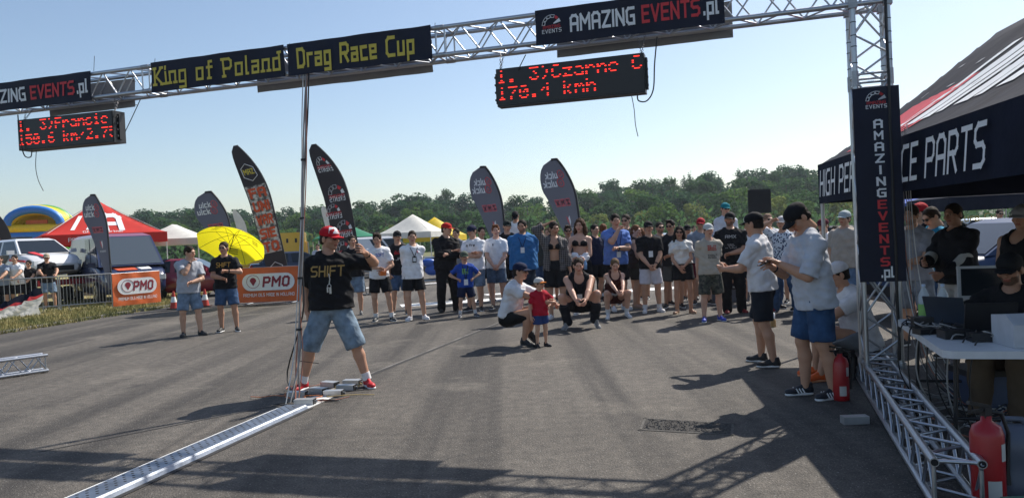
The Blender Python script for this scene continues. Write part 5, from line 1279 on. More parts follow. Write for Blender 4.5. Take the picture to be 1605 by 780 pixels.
for d, f0, f1, n_, kinds in ROWS:
    for i in range(n_):
        px = -160+1900*(i+rs.uniform(.1,.9))/n_; dd = d+rs.uniform(-7,7)
        if 1440 < px: 
            if rs.random() < .4: continue
        hz = 390-18-(px-802)*ROLL; yt = hz-(hz-skyline(px))*rs.uniform(f0, f1)
        topz = at(px, yt, dd).z; gx = at(px, 380, dd).x; hgt = min(topz+.3, rs.uniform(9.5,14.5)) if topz > 9 else topz+.2
        base = max(0, topz-hgt)-.15
        ki = rs.choice(kinds); nm, _, cm_, tm = TP[ki*2+rs.randint(0,1)]
        yt = yt
        r = thing(nm, (gx, dd, base), LAB[nm], 'tree', rs.uniform(0,6.28), {'broadleaf_tree': 'broadleaf trees of the forest edge', 'pine_tree': 'pines of the forest', 'spruce_tree': 'spruces of the forest', 'birch_tree': 'young pale trees before the forest'}[nm])
        sc = (topz-base)/10.0; w_ = sc*rs.uniform(1.05,1.4) if nm in ('broadleaf_tree','birch_tree') else sc*rs.uniform(1.1,1.45); r.scale = (w_, w_, sc)
        link('crown', cm_, r); link('trunk', tm, r); ntree += 1
# rising ground under the wood
m = MB(); P = []
for j, dd in enumerate((112,125,140,160,180,200,230,300)):
    row = []
    for i in range(40):
        px = -300+2200*i/39; hz = 390-18-(px-802)*ROLL; x = at(px, 380, dd).x; z = -.05 if j < 2 else max(0, at(px, hz-(hz-skyline(px))*min(.42,.10*(j-1)), dd).z-2.0) if j < 7 else 4
        row.append((x, dd, z))
    P.append(row)
m.grid([r_[::-1] for r_ in P]); o = m.build('hill', ramp_mat('forest_floor', lambda N, L, tc: (nodes_mix(N, L, (.035,.05,.02), (.06,.075,.03), noise(N, L, tc.outputs['Object'], .3, 4)), None), .95)); o['kind'] = 'structure'
# hedge-like undergrowth at the forest foot
m = MB(); rs = random.Random(31)
for i in range(9000):
    px = rs.uniform(-150,1700); dd = rs.uniform(116,126); x = at(px, 380, dd).x; z = abs(rs.gauss(0,1.7)); s = rs.uniform(.2,.5); p = Vector((x, dd, z)); a = rs.uniform(0,6.28)
    t = Vector((math.cos(a), math.sin(a)*.5, rs.uniform(-.4,.4)))*s; b = Vector((rs.uniform(-.3,.3), rs.uniform(-.5,0), 1))*s*.8; m.add([p+t, p+b, p-t, p-b], [(0,1,2,3)])
tag(m.build('undergrowth', LM[1]), 'dark undergrowth along the foot of the forest', 'bushes', kind='stuff')
# ------------------------------------------------------------------ vehicles
GLS = mat('car_glass', (.015,.02,.026), .08, var=0, spec=.45); GLSB = mat('bright_glass', (.07,.09,.11), .05, var=0, spec=1.0); TYR = mat('tyre', (.014,.014,.014), .85); RIM = mat('rim', (.55,.56,.58), .3, metal=.9); LMP = mat('lamp_glass', (.62,.66,.70), .1, var=0); RLMP = mat('rear_lamp', (.35,.01,.01), .2)
def paint(name, c): return mat('paint_'+name, c, .28, var=.03, coat=.8)
STY = {
 'hatch': dict(body=[(-1.98,.42,.72,.66), (-1.90,.30,.92,.78), (-1.2,.22,.96,.85), (0,.20,.94,.86), (.95,.20,.93,.86), (1.5,.22,.84,.83), (1.82,.26,.70,.76), (1.98,.34,.56,.60)], gh=(-1.86,1.12,-1.45,.30,.92,1.42,.80,.60), wh=(-1.22,1.28,.31), L=4.0),
 'sedan': dict(body=[(-2.2,.42,.78,.66), (-2.1,.30,.94,.80), (-1.3,.22,.97,.88), (0,.20,.95,.89), (1.0,.20,.95,.89), (1.7,.22,.86,.86), (2.1,.26,.72,.78), (2.25,.36,.58,.62)], gh=(-1.75,1.15,-1.0,.30,.94,1.43,.82,.60), wh=(-1.35,1.4,.33), L=4.5),
 'van': dict(body=[(-2.6,.40,1.10,.92), (-2.55,.32,1.15,.95), (-1,.28,1.15,.97), (.9,.28,1.15,.97), (1.55,.28,1.12,.96), (2.1,.28,1.0,.92), (2.42,.32,.84,.82), (2.52,.42,.66,.68)], gh=(-2.58,1.98,-2.52,1.02,1.12,2.12,.93,.80), wh=(-1.55,1.62,.35), L=5.1)}
def vehicle(name, label, loc, rz, style, pm, s=1.0, roofm=None, cat='car', side_glass=True, wmat=GLS, z0=0.0, group=None):
    st = STY[style]; r = thing(name, (loc[0], loc[1], z0), label, cat, rz, group); r.scale = (s, s, s)
    P = []
    for (x, zb, zt, hw) in st['body']:
        zm = zb*.4+zt*.6; P.append([(x, -hw*.86, zb), (x, -hw*.99, zb+.10), (x, -hw, zm), (x, -hw*.965, zt-.05), (x, -hw*.88, zt), (x, 0, zt+.025), (x, hw*.88, zt), (x, hw*.965, zt-.05), (x, hw, zm), (x, hw*.99, zb+.10), (x, hw*.86, zb), (x, 0, zb-.02)])
    m = MB(); n_ = 12
    vs = [p for row in P for p in row]; m.add(vs, [(i*n_+j, (i+1)*n_+j, (i+1)*n_+(j+1) % n_, i*n_+(j+1) % n_) for i in range(len(P)-1) for j in range(n_)], 0, True); m.add(P[0], [tuple(range(n_))]); m.add(P[-1], [tuple(range(n_))[::-1]]); m.build('body', pm, r)
    x0, x1, x2, x3, zb, zr, wb, wr = st['gh']
    B = [(x0,-wb,zb), (x1,-wb,zb), (x1,wb,zb), (x0,wb,zb)]; Tt = [(x2,-wr,zr), (x3,-wr,zr), (x3,wr,zr), (x2,wr,zr)]
    m = MB(); mid = [tuple(Vector(b).lerp(Vector(t), .93)) for b, t in zip(B, Tt)]; rf = [((x2*.9+x3*.1),-wr*.85,zr+.03), ((x3*.9+x2*.1),-wr*.85,zr+.03), ((x3*.9+x2*.1),wr*.85,zr+.03), ((x2*.9+x3*.1),wr*.85,zr+.03)]
    vs = B+mid; m.add(vs, [(i, (i+1) % 4, 4+(i+1) % 4, 4+i) for i in range(4)]); m.build('cabin', pm, r); m = MB(); m.add(mid+rf, [(i, (i+1) % 4, 4+(i+1) % 4, 4+i) for i in range(4)]+[(4,5,6,7)]); m.build('roof', roofm or pm, r)
    def glass(nm, q, mt, k=.012, ins=.08):
        q = [Vector(p) for p in q]; c = sum(q, Vector())/4; nn = (q[1]-q[0]).cross(q[3]-q[0]).normalized(); nn = nn if nn.dot(c-Vector((0,0,.9))) > 0 else -nn
        q = [p.lerp(c, ins) for p in q]; m = MB(); m.prism([p+nn*.002 for p in q], nn*k); m.build(nm, mt, r)
    Bv, Mv = [Vector(p) for p in B], [Vector(p) for p in mid]
    glass('windscreen', (Bv[1], Bv[2], Mv[2], Mv[1]), wmat); glass('rear_window', (Bv[0], Bv[3], Mv[3], Mv[0]), GLS)
    for s0, (a, b) in ((-1,(0,1)), (1,(3,2))):
        lo0, lo1, hi0, hi1 = Bv[a], Bv[b], Mv[a], Mv[b]
        for f0, f1 in (((.06,.47), (.50,.96)) if style != 'van' else ((.60,.78), (.79,.99))):
            glass('side_window', (lo0.lerp(lo1, f0), lo0.lerp(lo1, f1), hi0.lerp(hi1, f1), hi0.lerp(hi1, f0)), GLS, ins=.10)
        m = MB(); yy = s0*(st['body'][3][3]+.10); m.box((st['gh'][1]-.28, yy, zb+.08), (.10,.20,.13)); m.build('mirror', pm, r)
        bx, _, _, bw_ = st['body'][-2]; m = MB(); m.box((bx-.03, s0*(bw_-.14), st['body'][-2][2]-.10), (.22,.30,.15), rz=-s0*.35); m.build('headlight', LMP, r)
        m = MB(); m.box((st['body'][1][0]-.01, s0*(st['body'][1][3]-.12), .78), (.12,.24,.2)); m.build('rear_light', RLMP, r)
        for wx in st['wh'][:2]:
            rw = st['wh'][2]; yo = s0*(st['body'][3][3]-.10); w_ = MB(); w_.tube([(wx, yo-.10, rw), (wx, yo+.11, rw)], rw, 20); wo_ = w_.build('wheel', TYR, r); q = MB(); q.tube([(wx, yo+s0*.100, rw), (wx, yo+s0*.116, rw)], rw*.66, 16)
            q.build('rim', RIM, wo_); q = MB(); 
            for k in range(5): a = k*1.2566; q.box((wx+math.cos(a)*rw*.36, yo+s0*.119, rw+math.sin(a)*rw*.36), (.05,.012,rw*.45), rot=Matrix.Rotation(-a+math.pi/2, 3, 'Y'))
            q.tube([(wx, yo+s0*.110, rw), (wx, yo+s0*.125, rw)], .05, 8); q.build('spokes', GLS, wo_)
    fx, fzb, fzt, fhw = st['body'][-1]; m = MB(); m.box((fx+.005, 0, (fzb+fzt)/2-.02), (.03,fhw*1.5,.16)); m.build('grille', BP, r)
    return r
g = at(52,440,28.6)
tr = thing('car_trailer', (g.x, g.y, 0), 'low red and black car trailer under the white rally car', 'trailer', R_(-36))
m = MB(); m.box((0,0,.79), (4.6,2.1,.10)); m.build('deck', CAS, tr); m = MB(); m.box((0,-1.08,.82), (4.6,.06,.26)); m.build('side_board', mat('red_metal', (.32,.015,.02), .4), tr)
for s_ in (-1,1):
    for wx in (-.4,.45): m = MB(); m.tube([(wx, s_*1.0-.1, .3), (wx, s_*1.0+.1, .3)], .3, 16); m.build('wheel', TYR, tr)
m = MB(); m.box((2.28,0,.80), (.07,2.1,.20)); m.build('tail_board', mat('red_metal', (.32,.015,.02), .4), tr)
rc = vehicle('rally_car', 'white, black and red rally hatchback loaded on a trailer at left', (g.x, g.y), R_(-36), 'hatch', paint('white', (.78,.78,.78)), 1.10, z0=.84)
for sy in (-1,):
    m = MB(); m.prism([(-.2,-.876,.45), (.55,-.876,.92), (.05,-.876,.93), (-1.2,-.876,.9), (-1.5,-.876,.5)], (0,-.006,0)); m.build('black_decal', CAS, rc); m = MB(); m.prism([(.55,-.872,.80), (1.6,-.85,.72), (1.62,-.85,.66), (.5,-.872,.72)], (0,-.02,0)); m.build('red_stripe', REDP, rc)
m = MB(); m.prism([(1.1,-.55,.965), (1.75,-.35,.80), (1.75,-.2,.80), (1.1,-.35,.965)], (0,0,.02)); m.build('red_stripe', REDP, rc); m = MB(); m.box((-.7,0,1.50), (.4,.5,.06)); m.build('roof_vent', CAS, rc)
g = at(186,450,27.6); vn = vehicle('van', 'dark blue van with red roof parked behind the PMO banner', (g.x-.55, g.y+1.0), R_(-50), 'van', paint('van_blue', (.018,.03,.085)), 1.14, roofm=paint('van_red', (.30,.015,.03)), cat='van', wmat=GLSB)
m = MB(); m.prism([(1.75,-.6,1.10), (2.2,-.45,.975), (2.2,.1,.975), (1.8,.0,1.10)], (0,0,.02)); m.build('orange_decal', mat('orange_print', (.6,.1,.03)), vn); m = MB(); m.prism([(1.75,.05,1.10), (2.2,.2,.98), (2.2,.5,.98), (1.8,.45,1.10)], (0,0,.02)); m.build('white_decal', WHT, vn)
g = at(296,445,28.5); vehicle('sports_car', 'dark red car parked behind the man in grey shirt', (g.x, g.y), R_(8), 'sedan', paint('dark_red', (.22,.012,.025)), .98)
g = at(452,410,37); vehicle('dark_car', 'dark blue car behind the right PMO banner', (g.x+.4, g.y), R_(20), 'sedan', paint('navy', (.012,.02,.045)), 1.0)
g = at(592,405,38); vehicle('white_van', 'white delivery van behind the teenager in the white t-shirt', (g.x, g.y), R_(4), 'van', paint('white', (.74,.74,.74)), .92, cat='van')
g = at(424,400,44); yv = vehicle('yellow_van', 'yellow box van before the trees, behind the tall flag', (g.x-.3, g.y), R_(192), 'van', paint('yellow', (.68,.40,.02)), .95, cat='van')
m = MB(); m.box((-1.35,0,1.75), (2.1,2.05,1.75)); m.build('box_body', paint('yellow', (.68,.40,.02)), yv)
for k in range(2): m = MB(); m.box((-1.9+.5*k, 1.035, 2.15), (.12,.02,.25)); m.build('vent', CAS, yv)
for px, d, rz, nm, lab, pc_ in ((742,33,10,'grey_car','dark grey car behind the man with arms crossed',(.03,.035,.045)), (868,36,-5,'black_car','black car behind the crowd near the woman in the checked shirt',(.012,.014,.02)), (932,38,170,'dark_green_car','dark car behind the woman in the bikini top',(.02,.03,.03)), (1180,42,0,'grey_estate','grey car far behind the loudspeaker',(.12,.13,.14)), (1075,44,12,'white_car','white car far behind the woman in the white blouse',(.4,.42,.45)), (1300,33,160,'parked_car','dark parked car behind the maroon cap',(.05,.05,.055)), (1548,40,-8,'white_saloon','white car far behind the racing suit',(.62,.63,.64)), (1480,29,4,'pale_car','pale car behind the man in the blue shirt',(.5,.52,.54))):
    g = at(px, 400, d); vehicle(nm, lab, (g.x, g.y), R_(rz), 'hatch' if px % 2 else 'sedan', paint(nm, pc_), 1.0)
g = at(1566,400,12.2); bc = vehicle('blue_car', 'dark blue car with yellow number plate sticker behind the black tent', (g.x+.55, g.y+.3), R_(184), 'sedan', mat('flat_blue_paint', (.02,.05,.13), .5, var=.05), 1.06)
m = MB(); m.box((.62,.86,1.10), (.36,.01,.15)); m.build('yellow_sticker', mat('yellow_sticker', (.65,.6,.06), .5), bc); put_text('lettering', stroke_text('03', .09, 1.4, .8), Vector((.62,.865,1.06)), (-1,0,0), AY, (0,1,0), BP, bc, .004)
# motorbikes
def motorbike(px, py, d, rz, label, colr):
    g = at(px, py, d); r = thing('motorbike', (g.x, g.y, 0), label, 'motorbike', R_(rz))
    for x in (-.7,.7):
        m = MB(); m.tube([(x+.30*math.cos(a), 0, .31+.30*math.sin(a)) for a in [6.283*i/20 for i in range(21)]], .055, 8, cap=False); w_ = m.build('wheel', TYR, r); m = MB()
        for k in range(6): m.tube([(x, 0, .31), (x+.28*math.cos(k*1.047), 0, .31+.28*math.sin(k*1.047))], .012, 5)
        m.build('spokes', RIM, w_)
    F = Field((-.8,-.3,.2), (.8,.3,1.3), .03); F.ell((.15,0,.82), (.30,.16,.16), .05); F.ell((.0,0,.52), (.30,.15,.20), .05); F.cone((-.1,0,.80), (-.75,0,.92), .12, .07, .05); F.ell((.62,0,.92), (.18,.15,.20), .05)
    p, q = F.mesh(); link('fairing', np_mesh('fairing', p, q), r, GLOSS, colr)
    m = MB(); m.tube([(.7,.06,.31), (.50,.06,1.0)], .03, 8); m.tube([(.7,-.06,.31), (.50,-.06,1.0)], .03, 8); m.build('fork', RIM, r); m = MB(); m.tube([(.42,-.36,1.06), (.5,0,1.04), (.42,.36,1.06)], .018, 6); m.build('handlebar', CAS, r); m = MB(); m.tube([(.70,-.02,1.08), (.58,-.02,1.32)], .08, 6); m.build('screen', GLSB, r)
motorbike(678,420,29, 200, 'blue and white sports motorbike behind the biker', (.03,.10,.42)); motorbike(1290,420,24, 160, 'dark motorbike behind the man in the maroon cap', (.03,.03,.035)); motorbike(1312,420,25, 170, 'pale motorbike beside the tent leg', (.35,.36,.38))
# ------------------------------------------------------------------ loudspeaker
g = at(1196,470,17.5); sp = thing('loudspeaker', (g.x, g.y, 0), 'black loudspeaker on a tripod stand behind the crowd', 'loudspeaker', R_(-14))
z0, z1 = at(1196,334,17.5).z, at(1196,297,17.5).z
m = MB(); m.prism([(-.25,-.2,z0), (.25,-.2,z0), (.19,.2,z0), (-.19,.2,z0)], (0,0,z1-z0)); m.build('cabinet', CAS, sp); m = MB(); m.box((0,-.207,(z0+z1)/2), (.46,.012,z1-z0-.06)); m.build('grille', mat('grille_cloth', (.022,.022,.024), .9, bump=.6, bscale=200), sp); rod('stand_pole', (0,0,.1), (0,0,z0), .022, CAS, sp)
for k in range(3): rod('stand_leg', (0,0,.7), (.5*math.cos(k*2.09), .5*math.sin(k*2.09), .02), .014, CAS, sp)
# ------------------------------------------------------------------ yellow umbrella
hand = at(348,432,21.3); tipp = at(372,352,22.3); axu = (tipp-hand).normalized(); um = thing('yellow_umbrella', hand, 'large open yellow umbrella held behind the man in the black SHIFT shirt', 'umbrella')
ex = axu.cross(Vector((0,0,1))).normalized(); ey = axu.cross(ex); Lu = (tipp-hand).length*.80; UY = mat('umbrella_yellow', (.85,.75,.015), .55, var=.06, transl=.5, tcol=(.95,.85,.02))
for k in range(8):
    m = MB(); P = []
    for i in range(8):
        rr = .98*i/7; row = []
        for j in range(5):
            a = (k+j/4)*math.pi/4; sag = 1-.06*math.sin(math.pi*j/4)*(i/7); q = rr*sag; row.append(axu*(Lu-.42*(q/.98)**1.9)+(ex*math.cos(a)+ey*math.sin(a))*q)
        P.append(row)
    m.grid(P); m.build('panel', UY, um)
    a = k*math.pi/4; m = MB(); m.tube([axu*(Lu-.012-.42*(q/.98)**1.9)+(ex*math.cos(a)+ey*math.sin(a))*q for q in (.02,.2,.4,.6,.8,.97)], .006, 5); m.build('rib', CAS, um); m = MB(); q = .5; m.tube([axu*(Lu-.40), axu*(Lu-.02-.42*(q/.98)**1.9)+(ex*math.cos(a)+ey*math.sin(a))*q], .005, 5); m.build('stretcher', CAS, um)
m = MB(); m.tube([Vector()-axu*.02, axu*(Lu+.07)], .011, 8); m.build('shaft', CAS, um); m = MB(); m.tube([-axu*.10, axu*.06], .018, 8); m.build('handle', BP, um)
for k in (0,2,5,7):
    a = (k+.5)*math.pi/4; dr = ex*math.cos(a)+ey*math.sin(a); tn = -ex*math.sin(a)+ey*math.cos(a); m = MB(); 
    for j in range(3): q = .55+.06*j; c_ = axu*(Lu-.42*(q/.98)**1.9-.014)+dr*q; m.add([c_-tn*.12, c_+tn*.12, c_+tn*.12+dr*.022-axu*.012, c_-tn*.12+dr*.022-axu*.012], [(0,1,2,3)])
    m.build('print', CAS, um)
# ------------------------------------------------------------------ right foreground under the tent
EXR = mat('extinguisher_red', (.36,.012,.016), .32, var=.08)
def extinguisher(g, s, label, dusty=False):
    r = thing('fire_extinguisher', g, label, 'fire extinguisher', R_(15)); r.scale = (s, s, s)
    m = MB(); m.lathe([(.0,.0), (.085,.0), (.09,.02), (.09,.42), (.075,.47), (.03,.50), (.028,.53), (0,.53)], n=24); m.build('cylinder', EXR, r)
    m = MB(); m.box((0,0,.55), (.05,.04,.06)); m.build('valve', CAS, r); m = MB(); m.box((-.05,0,.60), (.16,.025,.02), rot=Matrix.Rotation(.25, 3, 'Y')); m.build('lever', CAS, r); m = MB(); m.box((-.05,0,.565), (.15,.022,.016)); m.build('handle', CAS, r)
    m = MB(); m.tube([(.03,0,.55), (.09,-.02,.54), (.125,-.03,.42), (.11,-.03,.2), (.105,-.03,.12)], [.012,.012,.012,.013,.022], 8); m.build('hose', BP, r)
    m = MB(); P = [[(.0915*math.cos(a), .0915*math.sin(a), z) for z in (.06,.17)] for a in [-2.4+.12*i for i in range(8)]]; m.grid(P); m.build('label', mat('label_paper', (.55,.54,.50), .6), r); m = MB(); P = [[(.0915*math.cos(a), .0915*math.sin(a), z) for z in (.28,.38)] for a in [-1.5+.10*i for i in range(6)]]; m.grid(P); m.build('label', mat('label_paper', (.55,.54,.50), .6), r)
    return r
extinguisher(gnd(1319,626), .80, 'red fire extinguisher with white label beside the man in blue shorts'); extinguisher(Vector((at(1549,745,4.25).x, 4.25, 0)), .95, 'red fire extinguisher at the lower right corner')
g = at(1598,740,4.35); jc = thing('jerrycan', (g.x, g.y, 0), 'grey plastic canister in the lower right corner', 'canister', R_(-20)); F = Field((-.2,-.15,0), (.2,.15,.5), .014); F.cone((-.06,0,.08), (.06,0,.08), .11, .11, .02); F.cone((-.06,0,.30), (.06,0,.30), .11, .11, .06); F.cone((-.06,0,.08), (-.06,0,.30), .11, .11, .05); F.cone((.06,0,.08), (.06,0,.30), .11, .11, .05); F.cone((.09,0,.40), (.09,0,.45), .03, .03, .01); p, q = F.mesh(); link('body', np_mesh('body', p, q), jc, mat('grey_plastic', (.10,.115,.15), .45, var=.1)); m = MB(); m.tube([(-.08,0,.40), (-.06,0,.45), (.02,0,.45), (.05,0,.40)], .016, 8); m.build('handle', mat('grey_plastic', (.1,.1,.1)), jc); m = MB(); m.lathe([(.036,.44), (.036,.49), (0,.49)], (.09,0,0), 14); m.build('cap', BP, jc)
# table
TBL = Vector((3.44,5.72,0)); TR_ = -R_(18)
td = thing('folding_table', TBL, 'white folding table with timing gear under the black tent', 'table', TR_)
WPL = mat('white_plastic', (.62,.63,.64), .45, var=.08)
m = MB(); pts = []
for cx_, cy_, a0 in ((.32,.83,0), (-.32,.83,math.pi/2), (-.32,-.83,math.pi), (.32,-.83,1.5*math.pi)): pts += [(cx_+.08*math.cos(a0+k*math.pi/8), cy_+.08*math.sin(a0+k*math.pi/8), .695) for k in range(5)]
m.prism(pts, (0,0,.05), sm=False); m.build('table_top', WPL, td)
for sy in (-1,1):
    for sx in (-1,1): m = MB(); m.tube([(sx*.30,sy*.66,0), (sx*.28,sy*.66,.69)], .014, 8); m.build('leg', CAS, td)
    m = MB(); m.tube([(-.29,sy*.66,.25), (.29,sy*.66,.25)], .012, 8); m.build('cross_bar', CAS, td)
TM = Matrix.Translation(TBL) @ Matrix.Rotation(TR_, 4, 'Z')
def ont(x, y, z=.747): return TM @ Vector((x, y, z))
pn_ = thing('printer', ont(.20,-.62), 'pale grey printer on the front of the table', 'printer', R_(-8)); m = MB(); m.prism([(-.20,-.15,0), (-.20,.15,0), (-.20,.15,.19), (-.20,-.05,.21), (-.20,-.15,.15)], (.46,0,0)); m.build('case', mat('printer_grey', (.46,.48,.52), .5), pn_); m = MB(); m.box((.06,-.155,.085), (.11,.006,.08)); m.build('sticker', CAS, pn_); put_text('lettering', stroke_text('SERVICE', .014, 1, 1), Vector((.06,-.158,.10)), AX, AY, AN, WHT, pn_, .003)
for k in range(3): m = MB(); m.box((.06,-.159,.075-k*.012), (.085,.002,.005)); m.build('text_line', WHT, pn_)
lp = thing('laptop', ont(.02,-.12), 'open black laptop with its lid towards the camera', 'laptop', R_(168)); m = MB(); m.box((0,0,.012), (.34,.24,.022)); m.build('keyboard_base', CAS, lp); m = MB(); m.box((0,.14,.13), (.34,.015,.24), rot=Matrix.Rotation(-.25, 3, 'X')); m.build('screen_lid', CAS, lp)
lp = thing('laptop', ont(-.06,.36), 'slim slate laptop standing open behind the black one', 'laptop', R_(120)); m = MB(); m.box((0,0,.010), (.32,.22,.018)); m.build('keyboard_base', CAS, lp); m = MB(); m.box((0,.13,.13), (.32,.010,.24), rot=Matrix.Rotation(-.3, 3, 'X')); m.build('screen_lid', mat('slate_metal', (.05,.065,.09), .4, metal=.5), lp)
mn = thing('monitor', Vector((4.35,7.05,0)), 'old monitor with pale frame on a stand behind the table', 'monitor', R_(-22)); m = MB(); m.box((0,0,1.0), (.46,.06,.30)); m.build('frame', mat('monitor_white', (.48,.49,.50), .5), mn); m = MB(); m.box((0,-.033,1.005), (.41,.006,.25)); m.build('screen', GLS, mn); m = MB(); m.box((0,.05,.81), (.12,.1,.08)); m.box((0,.02,.755), (.6,.34,.03)); m.box((.28,.02,.37), (.03,.3,.74)); m.box((-.28,.02,.37), (.03,.3,.74)); m.build('stand', mat('grey_plastic', (.1,.1,.1)), mn)
PET = mat('bottle_plastic', (.72,.80,.85), .08, var=0, alpha=.45)
for k, (x, y, lc, lab) in enumerate(((-.20,.78,(.25,.50,.12),'large water bottle with green label on the table'), (-.06,.76,(.55,.70,.72),'large water bottle with pale label beside the green one'))):
    b = thing('water_bottle', ont(x, y), lab, 'bottle'); b.scale = (.82,.82,.82); m = MB(); m.lathe([(0,0), (.055,0), (.058,.03), (.056,.22), (.05,.27), (.018,.34), (.016,.36)], n=16); m.build('bottle', PET, b); m = MB(); m.lathe([(.0575,.05), (.0585,.06), (.058,.16), (.057,.17)], n=16); m.build('label', mat('bottle_label%d' % k, lc, .5), b); m = MB(); m.lathe([(.019,.35), (.019,.375), (0,.376)], n=12); m.build('cap', mat('cap_blue', (.5,.6,.75), .4), b)
cb = thing('control_box', ont(-.20,-.30), 'black control boxes and adapters strewn on the table corner', 'electronics')
for nm_, c_, d_ in (('box', (0,0,.03), (.20,.14,.06)), ('box', (.10,-.20,.03), (.22,.12,.06)), ('box', (-.06,.26,.02), (.18,.10,.04)), ('box', (.02,.48,.05), (.14,.12,.10))): m = MB(); m.box(c_, d_, random.uniform(-.3,.3)); m.build(nm_, CAS, cb)
rs = random.Random(12)
cg = thing('table_cables', ont(-.2,-.1), 'black cables tangled over the left edge of the table', 'cables')
for k in range(12):
    p = Vector((rs.uniform(-.1,.2), rs.uniform(-.5,.6), .03)); pts = []
    for i in range(6): pts.append(p.copy()); p = p+Vector((rs.uniform(-.10,.10), rs.uniform(-.15,.15), 0)); p.z = .02+rs.random()*.06; p.x = max(-.15, min(.4, p.x))
    wire('cable', pts, .005, [BP,BP,GRYC][k % 3], cg, sub=4)
for k in range(8):
    y = -.55+.14*k; wire('cable', [Vector((-.05,y,.03)), Vector((-.14,y,.0)), Vector((-.17,y*.95,-.35)), Vector((-.02+.1*math.sin(k*3),y*.9+.05,-.72))], .0055, [BP,BP,GRYC][k % 3], cg, sub=5)
# cables coming down the column and heap on the ground
hp = thing('cable_heap', (3.50,6.0,0), 'heap of pale and dark cables on the ground behind the base truss', 'cables')
for k in range(34):
    p = Vector((rs.uniform(-.28,.5), rs.uniform(-.7,.6), .02)); pts = []
    for i in range(7): pts.append(p.copy()); p = p+Vector((rs.uniform(-.25,.25), rs.uniform(-.28,.28), 0)); p.z = .015+rs.random()*.10; p.x = max(-.30, min(.6, p.x))
    wire('cable', pts, .006, [GRYC,BP,WHC,GRYC,SALM][k % 5], hp, sub=4)
for k in range(8):
    x = .02+.022*k; wire('cable', [Vector((x-.02,1.0,2.2+.04*k)), Vector((x-.02,.96,1.5)), Vector((x-.02+.04*math.sin(k),.85,.8)), Vector((x+.05*math.sin(k*2),.6,.3)), Vector((x+.1,.2,.03))], .0042, [GRYC,WHC,BP,SALM,GRYC,WHC][k % 6], hp, sub=6)
cr = thing('plastic_crate', (3.95,6.35,0), 'blue grey plastic box under the table', 'box', R_(-5)); m = MB(); m.box((0,0,.16), (.55,.38,.30)); m.build('tub', mat('blue_plastic', (.05,.075,.14), .5), cr); m = MB(); m.box((0,0,.335), (.58,.41,.05)); m.build('lid', CAS, cr)
bg_ = thing('black_bag', (3.42,8.0,0), 'black bag on the ground behind the gantry column', 'bag'); F = Field((-.3,-.2,0), (.3,.2,.35), .02); F.ell((0,0,.13), (.24,.15,.14), .03); F.wrinkle(.012, 25, 2); p, q = F.mesh(); link('bag_body', np_mesh('bag_body', p, q), bg_, FAB, (.012,.013,.02)); m = MB(); m.tube([(-.12,0,.25), (-.08,0,.36), (.08,0,.36), (.12,0,.25)], .012, 6); m.build('handle', BP, bg_)
gt = at(1590,800,3.85); gb = thing('green_tub', (gt.x, gt.y, 0), 'green plastic tub at the bottom right corner', 'tub'); F = Field((-.25,-.2,0), (.25,.2,.25), .016); F.ell((0,0,.06), (.20,.15,.12), .02); F.cut((0,0,0), (0,0,-1)); p, q = F.mesh(); link('tub', np_mesh('tub', p, q), gb, mat('green_plastic', (.06,.16,.11), .5)); m = MB(); m.box((0,0,.183), (.12,.03,.012)); m.build('grip', mat('green_plastic', (.06,.16,.11)), gb)
# ------------------------------------------------------------------ the people
def hgt(x, yf, yh): 
    d = gnd(x, yf).y; return at(x, yh, d).z
def q(label, x, yf, yh, yaw=0, hk=1.0, **kw):
    h = hgt(x, yf, yh)*hk*(.985 if not kw.get('hat') else .97)
    return person(label, (x, yf), h, yaw, **kw)
WH = (.82,.82,.84); BK_ = (.012,.012,.014); GR_ = (.36,.37,.40); DN = (.055,.105,.20); LDN = (.17,.24,.33); NAV = (.012,.018,.05)
BRN = (.030,.018,.010); DBR = (.015,.010,.007); BLO = (.16,.10,.05); GING = (.15,.055,.02)
SN1, SN2, SN3 = (.50,.285,.195), (.44,.24,.155), (.36,.19,.12)
def tx(s, hh, wt=1.1, **k): return stroke_text(s, hh, wt, k.pop('gap', .9), **k)
GOLD = (.42,.26,.06)
# the announcer in the red and white cap
r, cx = person('man in red and white cap and black SHIFT shirt, legs apart, pointing', gnd(526,608), 1.87, 6, L=((-.150,.03,.475), (-.6,1,0), 'relax'), R=((.235,-.165,.815), (1,.25,-.3), 'relax', (0,.2,1)), feet=((-.195,.02,-28), (.195,-.02,22)), twist=4,
  head=(52,6,0), build=(1.10,1.08), top=('tee', BK_, {'hem': -.02, 'sleeve': .85, 't': .014, 'wr': .006}), bottom=('denim', (.20,.27,.34), 1.10), shoes=((.50,.012,.02), (.72,.72,.72)), socks=((.8,.8,.8), .045), hat=('cap', (.48,.010,.022), (.48,.010,.022)), hair=('buzz', BRN), glasses=True, beard=.25, skin=SN2, vox=.0105,
  prints=[(tx('SHIFT', .105, 1.0, slant=.1, width=.37), .185, -.010, (.40,.26,.08))], watch=1, group='people in the foreground')
